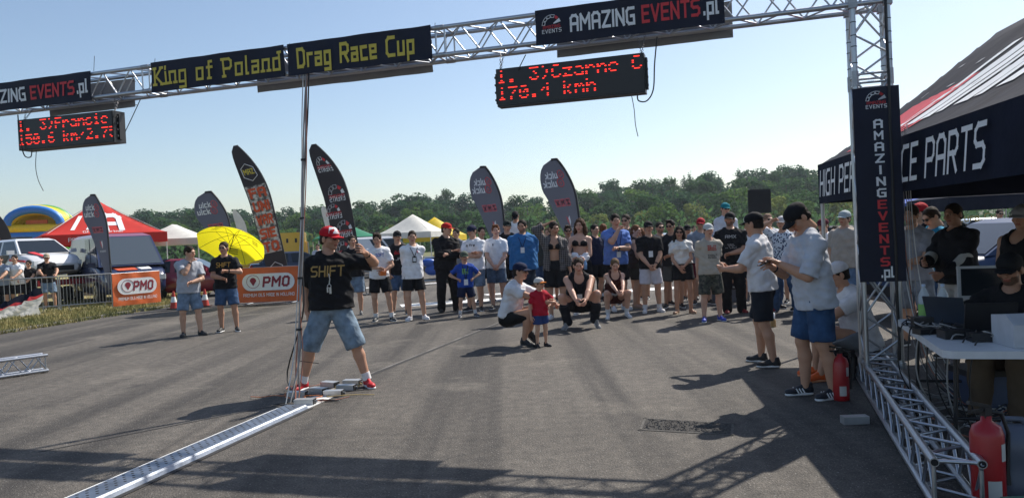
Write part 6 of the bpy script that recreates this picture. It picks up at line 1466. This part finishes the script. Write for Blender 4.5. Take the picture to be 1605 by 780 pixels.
# white front of the cap
m = MB(); P = []
for i in range(9):
    a = math.radians(-58+116*i/8); row = []
    for j in range(6): b = math.radians(8+50*j/5); row.append((.0905*math.sin(a)*math.cos(b), .012-.1115*math.cos(a)*math.cos(b)-.004, .046+.090*math.sin(b)))
    P.append(row)
m.grid(P); o = m.build('cap_front', FAB, r, WH); o.matrix_local = cx['HMt']
tv = tx('P', .032, 1.4); m = MB(); m.add([(.0-(.011)+x*.75, -.116-.003-(k//4 % 4)*.0004+ (y)*.28, .062+y*.95) for k, (x, y) in enumerate(tv[0])], tv[1]); o = m.build('cap_letter', FAB, r, (.5,.01,.02)); o.matrix_local = cx['HMt']
J = cx['J']; h = 1.87
m = MB(); c0 = Vector(J['P']+J['u']*.135*h+J['f']*.105*h); m.tube([c0+Vector((0,0,.12)), c0+Vector((.01,0,.06)), c0], .006, 6); m.tube([c0+Vector((.02*math.cos(a), 0, -.02+.02*math.sin(a))) for a in [6.283*i/10 for i in range(11)]], .004, 5); m.box(c0+Vector((.01,0,-.07)), (.022,.01,.07)); m.box(c0+Vector((-.02,0,-.06)), (.016,.008,.06)); m.build('key_pendant', RIM, r)
# pair by the umbrella
q('man in grey t-shirt and denim shorts with his hand at his mouth', 302, 526, 383, 25, L=((.00,-.115,.825), (-.7,-.2,-1), 'fist'), R='belly', head=(18,10,0), top=('tee', (.40,.42,.46)), bottom=('denim', LDN, .95), shoes=((.03,.03,.03), (.04,.04,.04)), hair=('short', BRN), watch=0, group='people in the foreground', vox=.0145)
r, cx = q('man in black shirt with gold letters and sunglasses holding the yellow umbrella', 358, 519, 377, 4, L='belly', R=((.06,-.15,.68), (1,.2,-.5), 'fist'), feet=((-.07,0,-8), (.10,-.01,25)), head=(-5,0,0), top=('tee', BK_, {'t': .016}), bottom=('denim', DN, .92), hair=('short', BRN), glasses=True, skin=SN2, prints=[(tx('SHIFT', .085, 1.0, slant=.1, width=.28), .20, 0, (.55,.33,.07))], watch=1, group='people in the foreground', vox=.0145)
# left part of the crowd
q('man in black t-shirt and light denim shorts behind the announcer', 558, 493, 367, -10, L='cross', R='cross2', head=(12,0,0), top=('tee', BK_), bottom=('denim', LDN, .98), shoes=((.10,.10,.10), (.3,.3,.3)))
r, cx = q('teenager in white t-shirt with blue print holding an orange object', 598, 503, 362, 8, L='belly', R=((.05,-.13,.56), (1,.4,-.3), 'fist'), feet=((-.06,.03,-12), (.12,-.04,22)), head=(-8,18,0), build=(.9,.92), top=('tee', WH), bottom=('shorts', BK_, .80), shoes=((.05,.055,.06), (.5,.5,.5)), socks=((.75,.75,.75), .05), hair=('quiff', BRN), prints=[(tx('SOFT', .06, 1.2, width=.17), .21, .02, (.03,.10,.45))])
m = MB(); p = Vector(cx['arms'][1][1]); m.box(p+Vector((.0,-.06,-.03)), (.12,.06,.09), .4); o = m.build('orange_object', mat('vinyl_orange', (.7,.2,.02)), None); o.matrix_world = Matrix.Translation(r.location) @ Matrix.Rotation(R_(8), 4, 'Z'); tag(o, 'small orange object held by the teenager in white', 'object')
q('man in black cap and black t-shirt with red print and denim shorts', 628, 492, 358, 2, L='pocket', R='behind', top=('tee', BK_), bottom=('denim', DN, .95), hat=('cap', BK_), prints=[(simple_print(.20,.09,3,1), .20, 0, (.45,.02,.03)), (simple_print(.15,.07,3,2), .13, 0, (.5,.5,.5))])
q('man in white rolled-sleeve shirt and black shorts with lanyard', 654, 501, 359, 14, L='back', R='back', head=(-12,6,0), build=(1.05,1.1), top=('shirt', WH, {'hem': -.06}), bottom=('shorts', BK_, .78), shoes=((.75,.75,.77), (.8,.8,.8)), hair=('buzz', BRN), lanyard=((.02,.02,.03), .16, (.02,.02,.02)), prints=[(tx('I', .03, 3.5), .235, .04, (.5,.01,.08))])
q('biker in black leather suit and red cap with folded arms', 705, 488, 345, 30, L='cross', R='cross2', head=(30,0,0), build=(1.05,1.08), top=('long', BK_, {'wr': .008}), bottom=('trousers', BK_), shoes=((.02,.02,.02), (.05,.05,.05)), hat=('cap', (.50,.02,.02)), hair=('buzz', BRN))
q('man in navy cap and white printed t-shirt with folded arms', 745, 487, 349, -6, L='cross', R='cross2', build=(1.02,1.05), top=('tee', WH), bottom=('denim', LDN, .95), hat=('cap', NAV), prints=[(tx('myfrey', .05, 1.3, width=.26), .235, 0, BK_)])
q('boy in blue t-shirt and cap with a badge, hand on hip', 732, 496, 389, 10, L='hip', R='hip', feet=((-.10,.0,-15), (.13,-.02,20)), child=True, top=('tee', (.02,.07,.36)), bottom=('shorts', NAV, .85), hat=('cap', (.10,.12,.09), (.03,.06,.04)), lanyard=((.02,.03,.02), .04), shoes=((.04,.05,.08), (.5,.5,.5)), socks=((.7,.7,.7), .06), prints=[(simple_print(.14,.12,4,7), .16, 0, (.25,.55,.12))])
q('young man in plain white t-shirt and denim shorts, hands clasped', 782, 483, 351, -3, L='clasp', R='clasp', build=(.92,.95), top=('tee', WH), bottom=('denim', (.10,.15,.23), .88), hair=('quiff', GING), skin=(.56,.33,.24), prints=[(tx('I', .03, 4), .235, -.035, BK_)])
q('man in dark cap and black t-shirt behind the white t-shirts', 802, 476, 342, 5, L='down', R='down', build=(1.1,1.1), top=('tee', (.02,.018,.018)), bottom=('shorts', BK_), hat=('cap', (.012,.02,.018)), beard=.3)
g = gnd(815,468); cr_ = thing('step_box', (g.x, g.y, 0), 'grey box on which the man with the phone stands', 'box'); m = MB(); m.box((0,0,.24), (.8,.5,.44)); m.build('tub', mat('grey_plastic', (.1,.1,.1)), cr_); m = MB(); m.box((0,0,.48), (.84,.54,.04)); m.build('lid', CAS, cr_)
person('man in black cap and white t-shirt standing raised, looking at his phone', Vector((g.x, g.y, 0)), 1.80, -5, L='phone', R='phone', head=(0,25,0), top=('tee', WH), bottom=('shorts', BK_), hat=('cap', BK_), z0=.50)
q('large man in blue short-sleeved shirt with lanyard', 826, 486, 343, 0, L='behind', R='behind', build=(1.32,1.35), top=('shirt', (.035,.15,.36), {'sleeve': .9, 'hem': -.07}), bottom=('denim', (.03,.04,.06), 1.0), hair=('short', DBR), beard=.55, skin=SN2, lanyard=((.02,.03,.10), .15), hscale=1.05)
q('man in olive grey t-shirt behind the blue shirt', 853, 477, 347, -4, L='down', R='down', build=(1.08,1.05), top=('tee', (.055,.058,.05)), bottom=('denim', DN, 1.0), hair=('short', DBR))
q('woman in open checked shirt and black bra with her hand on her head', 877, 499, 345, -10, fem=True, L='head', R='down', head=(10,4,0), top=('bra', BK_), over=('plaid',), bottom=('shorts', BK_, .8), shoes=((.7,.7,.72), (.75,.75,.75)), hair=('short', DBR), skin=SN2)
q('man in sunglasses between the two women in bikini tops', 895, 478, 352, 0, L='down', R='down', top=('tee', (.03,.03,.035)), bottom=('shorts', BK_), hair=('quiff', BRN), glasses=True, skin=SN3)
r, cx = q('woman with long brown hair and black bikini top holding a bottle', 917, 492, 341, 3, fem=True, L='belly', R='belly', top=('bra', BK_), bottom=('mini', BK_, .55), shoes=((.6,.6,.6), (.7,.7,.7)), hair=('long', (.07,.032,.014)), skin=(.56,.33,.235))
wl, wr_ = Vector(cx['arms'][0][1]), Vector(cx['arms'][1][1]); Mw = Matrix.Translation(r.location) @ Matrix.Rotation(R_(3), 4, 'Z')
F = Field(np.array(wl)-.35, np.array(wl)+.45, .02)
for A_ in cx['arms']: F.ell(np.array(A_[0])*.55+np.array(A_[1])*.45-np.array((0,.0,.03)), (.055,.06,.075), .03); F.cone(A_[0]*.6+A_[1]*.4, A_[1]+np.array((0,-.02,-.05)), .042, .045, .05)
F.wrinkle(.012, 48, 4); p, q_ = F.mesh(); o = link('white_jacket', np_mesh('white_jacket', p, q_), None, FAB, WH); o.matrix_world = Mw; tag(o, 'white jacket bundled over the forearms of the long-haired woman', 'jacket')
b = thing('water_bottle', Mw @ Vector((0,-.36,.92)), 'small blue bottle held by the long-haired woman', 'bottle'); m = MB(); m.lathe([(0,0), (.033,0), (.034,.12), (.014,.17), (.013,.19)], n=12); m.build('bottle', mat('blue_bottle', (.25,.45,.75), .15, var=0), b); m = MB(); m.lathe([(.015,.185), (.015,.205), (0,.206)], n=10); m.build('cap', WHT, b)
q('man in light blue t-shirt and lanyard with his hand at his chin', 971, 486, 333, 10, L='chin', R='cross2', head=(-12,14,0), build=(1.08,1.08), top=('tee', (.12,.22,.55)), bottom=('shorts', BK_, .86), shoes=((.72,.73,.75), (.75,.75,.75)), hair=('short', DBR), skin=SN1, lanyard=((.02,.03,.12), .06), watch=1)
q('man in sunglasses looking over the light blue shoulder', 986, 477, 334, -8, top=('tee', (.05,.05,.06)), bottom=('shorts', BK_), hair=('short', BRN), glasses=True)
q('security man in yellow vest seen from behind', 949, 470, 349, 150, L='hip', R='hip', top=('tank', (.50,.62,.03)), bottom=('trousers', BK_), hair=('buzz', GING), skin=SN3)
q('red-haired woman in brown top and skirt turned away', 1000, 482, 351, 70, fem=True, L='clasp', R='down', top=('tank', (.05,.03,.025)), bottom=('skirt', (.045,.04,.03), .72), hair=('back', GING), shoes=((.4,.25,.18), (.4,.3,.2)))
q('man in black t-shirt and white shorts with a badge', 1022, 489, 343, 0, L='clasp', R='clasp', feet=((-.075,0,-14), (.085,0,16)), top=('tee', BK_), bottom=('shorts', (.62,.62,.68), .86), hat=('cap', BK_), lanyard=((.02,.02,.03), .12), shoes=((.75,.75,.77), (.8,.8,.8)), socks=((.8,.8,.8), .045), watch=1)
q('bearded man in sunglasses half hidden behind the white shorts', 1040, 478, 346, 4, top=('tee', (.25,.25,.26)), bottom=('shorts', (.10,.10,.10)), hair=('buzz', DBR), glasses=True, beard=.6)
q('man in sunglasses and black t-shirt with grey shorts', 1057, 482, 343, -6, L='down', R='belly', top=('tee', (.02,.02,.022)), bottom=('shorts', (.10,.105,.10), .9), hair=('quiff', DBR), glasses=True, skin=SN2)
q('woman in white ruffled blouse and black shorts with a brown bag', 1071, 491, 353, -4, fem=True, L='clasp', R=((.02,-.135,.55), (1,.4,-.2), 'fist'), top=('crop', (.72,.70,.66), {'sleeve': .55, 'hem': .045, 'sl_t': 2.2, 'wr': .009}), bottom=('mini', BK_, .55), shoes=((.35,.2,.13), (.4,.3,.2)), hair=('long', DBR), glasses=True, skin=SN2)
q('man in red cap and grey polo with maroon shorts', 1103, 476, 338, 3, L='down', R='back', top=('polo', (.25,.29,.34)), bottom=('shorts', (.12,.015,.03), .86), hat=('cap', (.35,.012,.025)), glasses=True, beard=.3)
q('teenager in white cap and beige t-shirt with red print and a blue shoulder bag', 1116, 503, 346, 4, L='behind', R='behind', feet=((-.08,0,-20), (.09,0,8)), build=(.95,.95), top=('tee', (.46,.41,.34)), bottom=('shorts', 'camo', 1.0), hat=('cap', (.55,.56,.55)), hair=('short', BRN), shoes=((.04,.07,.42), (.45,.5,.6)), skin=(.54,.32,.23), prints=[(simple_print(.16,.10,3,11), .20, .01, (.45,.04,.03)), (simple_print(.16,.08,3,12), .12, .01, (.12,.11,.10))])
g = gnd(1141,472); b_ = thing('step_box', (g.x, g.y, 0), 'low grey platform under the man in the teal cap', 'box'); m = MB(); m.box((0,0,.14), (.8,.5,.26)); m.build('tub', mat('grey_plastic', (.1,.1,.1)), b_); m = MB(); m.box((0,0,.285), (.84,.54,.03)); m.build('lid', CAS, b_)
person('man in teal cap and mirrored sunglasses with white shirt', Vector((g.x, g.y, 0)), 1.84, -5, top=('shirt', (.55,.58,.64)), bottom=('shorts', NAV), hat=('cap', (.01,.20,.24)), glasses=True, z0=.30)
q('bearded man in black cap, black printed t-shirt and black trousers', 1152, 491, 328, -4, L='down', R='belly', build=(1.08,1.1), top=('tee', BK_), bottom=('trousers', BK_), hat=('cap', BK_), beard=.7, skin=SN2, shoes=((.22,.02,.02), (.1,.1,.1)), prints=[(tx('AMX', .05, 1.3, width=.2), .225, 0, (.4,.4,.4)), (simple_print(.2,.09,4,17), .12, 0, (.30,.29,.28))])
q('bald man in sunglasses with white printed shirt and raised arm', 1208, 484, 333, 10, L='down', R='belly', top=('tee', (.62,.63,.66)), bottom=('jeans', DN), hair=('buzz', (.25,.15,.10)), glasses=True, prints=[(tx('TH', .07, 1.2, width=.14), .21, .03, (.03,.05,.12))])
q('man in leafy patterned shirt and jeans shading his face with his arm', 1232, 489, 334, -40, L='shade', R='down', feet=((-.11,0,-10), (.12,.03,12)), top=('tee', 'leafy'), bottom=('jeans', DN), hat=('cap', (.5,.5,.5)), shoes=((.30,.02,.03), (.7,.7,.7)))
q('man in grey cap and white t-shirt behind the man in grey', 1258, 486, 338, -20, L='phone', R='belly', top=('tee', WH), bottom=('jeans', DN), hat=('cap', (.22,.25,.30)))
q('man in maroon cap and white t-shirt with blue letters and purple lanyard', 1300, 492, 338, -58, L='phone', R='phone', top=('tee', WH), bottom=('trousers', NAV), hat=('cap', (.10,.01,.025)), lanyard=((.10,.03,.25), .14, (.05,.05,.05)), prints=[(tx('TECH', .09, 1.2, width=.28), .20, 0, (.03,.05,.14))], watch=1)
q('older man in pale cap, beige shirt and blue jeans by the column', 1334, 500, 325, -70, L='pocket', R='down', build=(1.1,1.15), top=('polo', (.42,.37,.32)), bottom=('jeans', (.12,.19,.30)), hat=('cap', (.42,.47,.48)), beard=.2)
# front right
r, cx = person('man in white grey t-shirt and black shorts with cap, back to the camera', gnd(1201,571), hgt(1195,573,326)*.975, -122, L='phone', R='phone', feet=((-.085,-.05,-10), (.085,.07,12)), lean=(0,-.07), head=(-12,8,0), build=(1.04,1.0), top=('tee', (.68,.68,.71), {'hem': -.035, 'wr': .005, 'sleeve': .8}), bottom=('shorts', (.014,.018,.026), .92), shoes=((.015,.015,.017), (.6,.6,.6)), hat=('cap', BK_, None), hair=('buzz', DBR), skin=SN2, vox=.0115, watch=0, group='people in the foreground')
m = MB(); o = link('cap_panel', proto('cap'), r, None, (.6,.6,.6)); o.matrix_local = cx['HMt'] @ Matrix.Translation((0,-.010,-.002)) @ Matrix.Diagonal((.86,.985,.97,1))
r, cx = person('man in grey t-shirt, black cap and blue denim shorts bent over his phone', gnd(1283,622), 1.82, -84, L=((-.03,-.205,.675), (-.8,.6,-1), 'relax'), R=((.02,-.18,.69), (.8,.6,-1), 'relax'), feet=((-.075,-.03,-6), (.06,.05,10)), lean=(0,-.12), head=(4,42,0), build=(1.06,1.02), top=('tee', (.50,.52,.57), {'hem': -.065, 'wr': .006, 'sleeve': .95, 't': .014}), bottom=('denim', (.035,.08,.17), .93), shoes=((.014,.016,.024), (.7,.7,.7)), hat=('cap', BK_), hair=('buzz', DBR), skin=SN2, vox=.0115, watch=0, group='people in the foreground')
for i in (0,1):   # white stripes on the shoes
    for s_ in [c for c in r.children if c.name.startswith('shoe')][i:i+1]:
        for k in range(3):
            for sg in (-1,1): m = MB(); m.box((sg*.0415,-.035-.028*k,.048), (.004,.011,.05), rot=Matrix.Rotation(.5, 3, 'X')); m.build('stripe', FAB, s_, WH)
ph = Vector(cx['arms'][0][1])*.5+Vector(cx['arms'][1][1])*.5; m = MB(); m.box((0,0,0), (.075,.15,.009)); o = m.build('mobile_phone', GLOSS, None, (.01,.01,.012)); m = MB(); m.box((0,0,.006), (.068,.14,.003)); m.build('screen', GLS, o); o.matrix_world = Matrix.Translation(r.location) @ Matrix.Rotation(R_(-84), 4, 'Z') @ Matrix.Translation(ph+Vector((0,-.10,.035))) @ Matrix.Rotation(.35, 4, 'X'); tag(o, 'black phone held by the man in the grey t-shirt', 'phone')
# seated man behind him on a low stool
g = gnd(1350,590); st_ = thing('low_stool', (g.x, g.y, 0), 'low dark stool under the seated man in white', 'stool'); m = MB(); m.box((0,0,.27), (.36,.36,.05)); m.build('seat', CAS, st_)
for sx in (-1,1):
    for sy in (-1,1): rod('leg', (sx*.15,sy*.15,0), (sx*.13,sy*.13,.25), .015, CAS, st_, 8)
person('man in white cap and white t-shirt sitting low, orange shoes', Vector((g.x, g.y, 0)), 1.80, -88, L=((-.10,-.26,.33), (-1,.2,.2), 'relax'), R=((.02,-.28,.33), (1,.2,.2), 'relax'), feet=((-.10,-.22,-10), (.07,-.27,8)), pel=(0,.02,.21), lean=(0,-.30), head=(-4,14,0), build=(1.08,1.05), top=('tee', (.70,.71,.74), {'t': .013}), bottom=('shorts', (.20,.22,.25), .95), shoes=((.75,.12,.02), (.7,.3,.15)), hat=('cap', (.60,.60,.62)), hair=('buzz', DBR), skin=SN2, group='people in the foreground')
# crouching group in the middle
person('crouching man in white t-shirt and navy cap beside the child', gnd(818,541), 1.80, 62, L=((-.02,-.26,.36), (-1,.2,0), 'relax'), R=((.13,-.26,.33), (1,.2,0), 'fist'), feet=((-.07,-.06,-6,.012), (.10,-.02,10,.05)), pel=(0,.11,.225), lean=(0,-.30), head=(2,2,0), build=(1.02,1.02), top=('tee', (.66,.67,.70), {'hem': .01}), bottom=('shorts', BK_, .9), shoes=((.015,.015,.017), (.05,.05,.05)), hat=('cap', NAV), hair=('buzz', DBR), glasses=True, vox=.013, skin=SN2, group='crouching people and child in the middle')
q('small child in red t-shirt, white and orange cap and sunglasses', 849, 543, 431, 28, child=True, L='down', R=((.10,-.12,.60), (1,.3,0), 'relax'), feet=((-.07,0,-10), (.07,-.01,14)), head=(18,-4,0), top=('tee', (.42,.012,.03), {'hem': -.04}), bottom=('shorts', (.03,.06,.18), .7), shoes=((.02,.02,.025), (.06,.06,.06)), hat=('cap', (.62,.62,.60), (.65,.20,.03)), hair=('short', BLO), glasses=True, group='crouching people and child in the middle', vox=.012)
person('crouching man in black tank top and dark trousers', gnd(911,514), 1.82, -4, L=((-.04,-.22,.285), (-1,-.1,.4), 'relax'), R=((.05,-.23,.28), (1,-.1,.4), 'relax'), feet=((-.125,-.03,-30,.03), (.13,-.01,30,.05)), pel=(0,.13,.215), lean=(0,-.36), head=(4,12,0), build=(1.14,1.1), top=('tank', BK_), bottom=('trousers', (.014,.015,.019)), shoes=((.2,.2,.2), (.5,.5,.5)), hair=('short', BRN), skin=(.52,.29,.20), vox=.013, lanyard=((.02,.02,.03), .12), group='crouching people and child in the middle')
person('crouching woman in brown patterned top and light shorts', gnd(967,498), 1.68, 4, fem=True, L=((-.03,-.24,.31), (-1,-.1,.4), 'relax'), R=((.03,-.24,.31), (1,-.1,.4), 'relax'), feet=((-.105,-.03,-18,.02), (.11,-.02,18,.02)), pel=(0,.13,.225), lean=(0,-.36), head=(-4,22,0), top=('tank', (.06,.018,.015)), bottom=('mini', (.5,.48,.45), .5), shoes=((.7,.7,.72), (.75,.75,.75)), socks=((.75,.75,.75), .05), hair=('bun', BLO), skin=(.56,.33,.235), vox=.013, group='crouching people and child in the middle')
# people under the tent
def tq(label, px, d, yh, yaw, **kw): g = at(px, 400, d); return person(label, Vector((g.x, d, 0)), at(px, yh, d).z*.985, yaw, group='people under and behind the black tent', **kw)
tq('man in grey t-shirt standing behind the gantry column', 1432, 9.6, 318, -62, L='belly', R='belly', head=(0,8,0), top=('tee', (.32,.34,.40)), bottom=('denim', (.22,.25,.30), 1.0), hair=('short', BRN), beard=.5)
tq('man in red cap and black t-shirt behind the grey t-shirt', 1447, 10.6, 315, -60, L='down', R='belly', build=(1.08,1.05), top=('tee', BK_), bottom=('shorts', BK_), hat=('cap', (.40,.012,.02)))
tq('man in bright blue t-shirt and glasses looking down', 1470, 10.0, 321, -66, L='phone', R='phone', head=(0,26,0), top=('tee', (.02,.25,.45)), bottom=('jeans', DN), hair=('short', BRN), glasses=True)
r, cx = tq('racing driver in black and white leather suit holding papers', 1505, 8.6, 315, -66, L='phone', R=((.03,-.18,.56), (.8,.6,-.8), 'fist'), head=(0,4,0), build=(1.08,1.08), top=('long', (.016,.016,.02), {'wr': .008, 'hem': -.03}), bottom=('trousers', (.50,.49,.46)), hair=('short', DBR), skin=SN3)
J = cx['J']; hh = cx['h']; F = Field(np.array(J['P'])-.5, np.array(J['P'])+.9, .02)
for i in (0,1):
    el, wr = cx['arms'][i][:2]; s_ = J['sh'][i]; F.cone(el*.75+s_*.25, el*.6+wr*.4, .040*hh, .040*hh, .01); 
F.cone(J['P']+J['u']*.02*hh-J['f']*.05*hh, J['P']+J['u']*.24*hh-J['f']*.07*hh, .045*hh, .06*hh, .03); p, q_ = F.mesh(); link('white_panel', np_mesh('white_panel', p, q_), r, FAB, (.52,.51,.48))
g = at(1600,430,7.0); tq('man in black tank top and cap at the right edge', 1606, 7.6, 318, -75, L='down', R='down', build=(1.1,1.08), top=('tank', BK_), bottom=('trousers', BK_), hat=('cap', (.3,.3,.32)), skin=SN2)
ch_ = at(1592,430,6.1); st_ = thing('folding_chair', (ch_.x, ch_.y+.1, 0), 'dark folding chair under the man at the table', 'chair', R_(-50)); m = MB(); m.box((0,0,.42), (.44,.42,.04)); m.build('seat', CAS, st_); m = MB(); m.box((0,.22,.74), (.44,.03,.30)); m.build('backrest', CAS, st_)
for sx in (-1,1): rod('leg', (sx*.2,-.2,0), (sx*.2,.2,.6), .013, CAS, st_, 8); rod('leg', (sx*.2,.2,0), (sx*.2,-.18,.42), .013, CAS, st_, 8)
person('seated man in black cap and glasses working at the table', Vector((ch_.x, ch_.y, 0)), 1.76, -52, L=((-.09,-.24,.46), (-1,.3,-.3), 'relax'), R=((.08,-.25,.46), (1,.3,-.3), 'relax'), feet=((-.08,-.24,-6), (.08,-.24,6)), pel=(0,.03,.275), lean=(0,-.20), head=(0,14,0), build=(1.1,1.12), top=('tee', BK_), bottom=('trousers', (.10,.07,.045)), hat=('cap', BK_), hair=('short', DBR), glasses=True, beard=.7, skin=SN3, group='people under and behind the black tent')
# spectators at the barrier on the left
for lab, x, yf, yh, yw, kw in (('young man in white t-shirt leaning on the left barrier', 20, 489, 396, 10, dict(top=('tee', WH), bottom=('shorts', BK_), hair=('short', DBR))), ('woman in black with sunglasses behind the left barrier', 40, 487, 407, 5, dict(fem=True, top=('tee', BK_), bottom=('trousers', BK_), hair=('back', DBR), glasses=True)),
      ('man in beige cap and black t-shirt leaning on the left barrier', 72, 485, 396, 22, dict(top=('tee', BK_), bottom=('denim', LDN, .95), hat=('cap', (.45,.38,.28)), glasses=True, skin=SN2)), ('man in grey top at the left edge behind the barrier', -6, 491, 398, 10, dict(top=('tee', (.25,.30,.38)), bottom=('shorts', BK_), hair=('short', BRN)))):
    g = gnd(x, yf)+Vector((0,.28,0)); person(lab, g, min(1.82, at(x, yh, g.y).z*.985), yw, L='rail', R='rail', lean=(0,-.08), group='spectators at the left barrier', **kw)
# far figures
for lab, x, d, yw, kw in (('far figure in white beside the far white car', 1088, 30, 20, dict(top=('tee', WH))), ('far seated figure in black behind the blue car', 1568, 21, -30, dict(top=('tee', BK_), glasses=True)), ('far figure in white shirt behind the announcer', 498, 34, 10, dict(top=('tee', (.55,.58,.65)))), ('far figure with red hair behind the announcer', 509, 33, -20, dict(top=('tee', (.3,.3,.35)), hair=('short', GING)))):
    g = at(x, 400, d); person(lab, Vector((g.x, d, 0)), 1.74, yw, group='far figures', vox=.024, **kw)

# back row fillers seen between the shoulders
for lab, x, yf, yh, yw, kw in (('man in grey t-shirt behind the biker', 722, 470, 356, -10, dict(top=('tee', (.2,.21,.23)), hair=('short', BRN))), ('man in dark green t-shirt behind the folded arms', 762, 472, 354, 10, dict(top=('tee', (.02,.05,.03)), hair=('short', DBR))),
    ('woman with tied hair in grey behind the checked shirt', 864, 471, 356, -15, dict(fem=True, top=('tee', (.3,.3,.33)), hair=('back', BLO))), ('man in navy t-shirt behind the long-haired woman', 935, 472, 350, 20, dict(top=('tee', NAV), hair=('short', DBR))),
    ('man in black cap behind the white blouse', 1082, 470, 349, -12, dict(top=('tee', (.10,.10,.11)), hat=('cap', BK_))), ('man in pale blue shirt between teal cap and red cap', 1128, 470, 346, 8, dict(top=('tee', (.35,.45,.6)), hair=('short', BRN))),
    ('woman in orange top beyond the white shorts', 1010, 468, 356, -40, dict(fem=True, top=('tee', (.5,.14,.04)), hair=('long', GING))), ('man in white t-shirt beyond the raised arm', 1180, 474, 348, -10, dict(top=('tee', WH), hair=('short', DBR))),
    ('man in dark polo behind the grey cap', 1246, 474, 345, -30, dict(top=('tee', (.03,.035,.05)), hair=('buzz', DBR))), ('woman in red top under the tent corner', 1318, 480, 352, -50, dict(fem=True, top=('tee', (.4,.03,.04)), hair=('back', DBR)))):
    q(lab, x, yf, yh, yw, vox=.019, **kw)

# ------------------------------------------------------------------ summer haze over the airfield
zt = 27.0
m = MB(); m.box((0,830,(zt-1.1)/2), (2840,2000,zt+1.1)); hz = m.build('haze', None) if False else link('haze', m.mesh('haze'))
hz['kind'] = 'stuff'; hz['label'] = 'thin summer haze over the airfield'
hm_ = bpy.data.materials.new('haze'); hm_.use_nodes = True; N = hm_.node_tree.nodes; N.clear()
pv = N.new('ShaderNodeVolumePrincipled'); pv.inputs['Color'].default_value = (.80,.88,1.0,1); pv.inputs['Density'].default_value = .00032; pv.inputs['Anisotropy'].default_value = .25
oo = N.new('ShaderNodeOutputMaterial'); hm_.node_tree.links.new(pv.outputs[0], oo.inputs['Volume']); hz.data.materials.append(hm_)
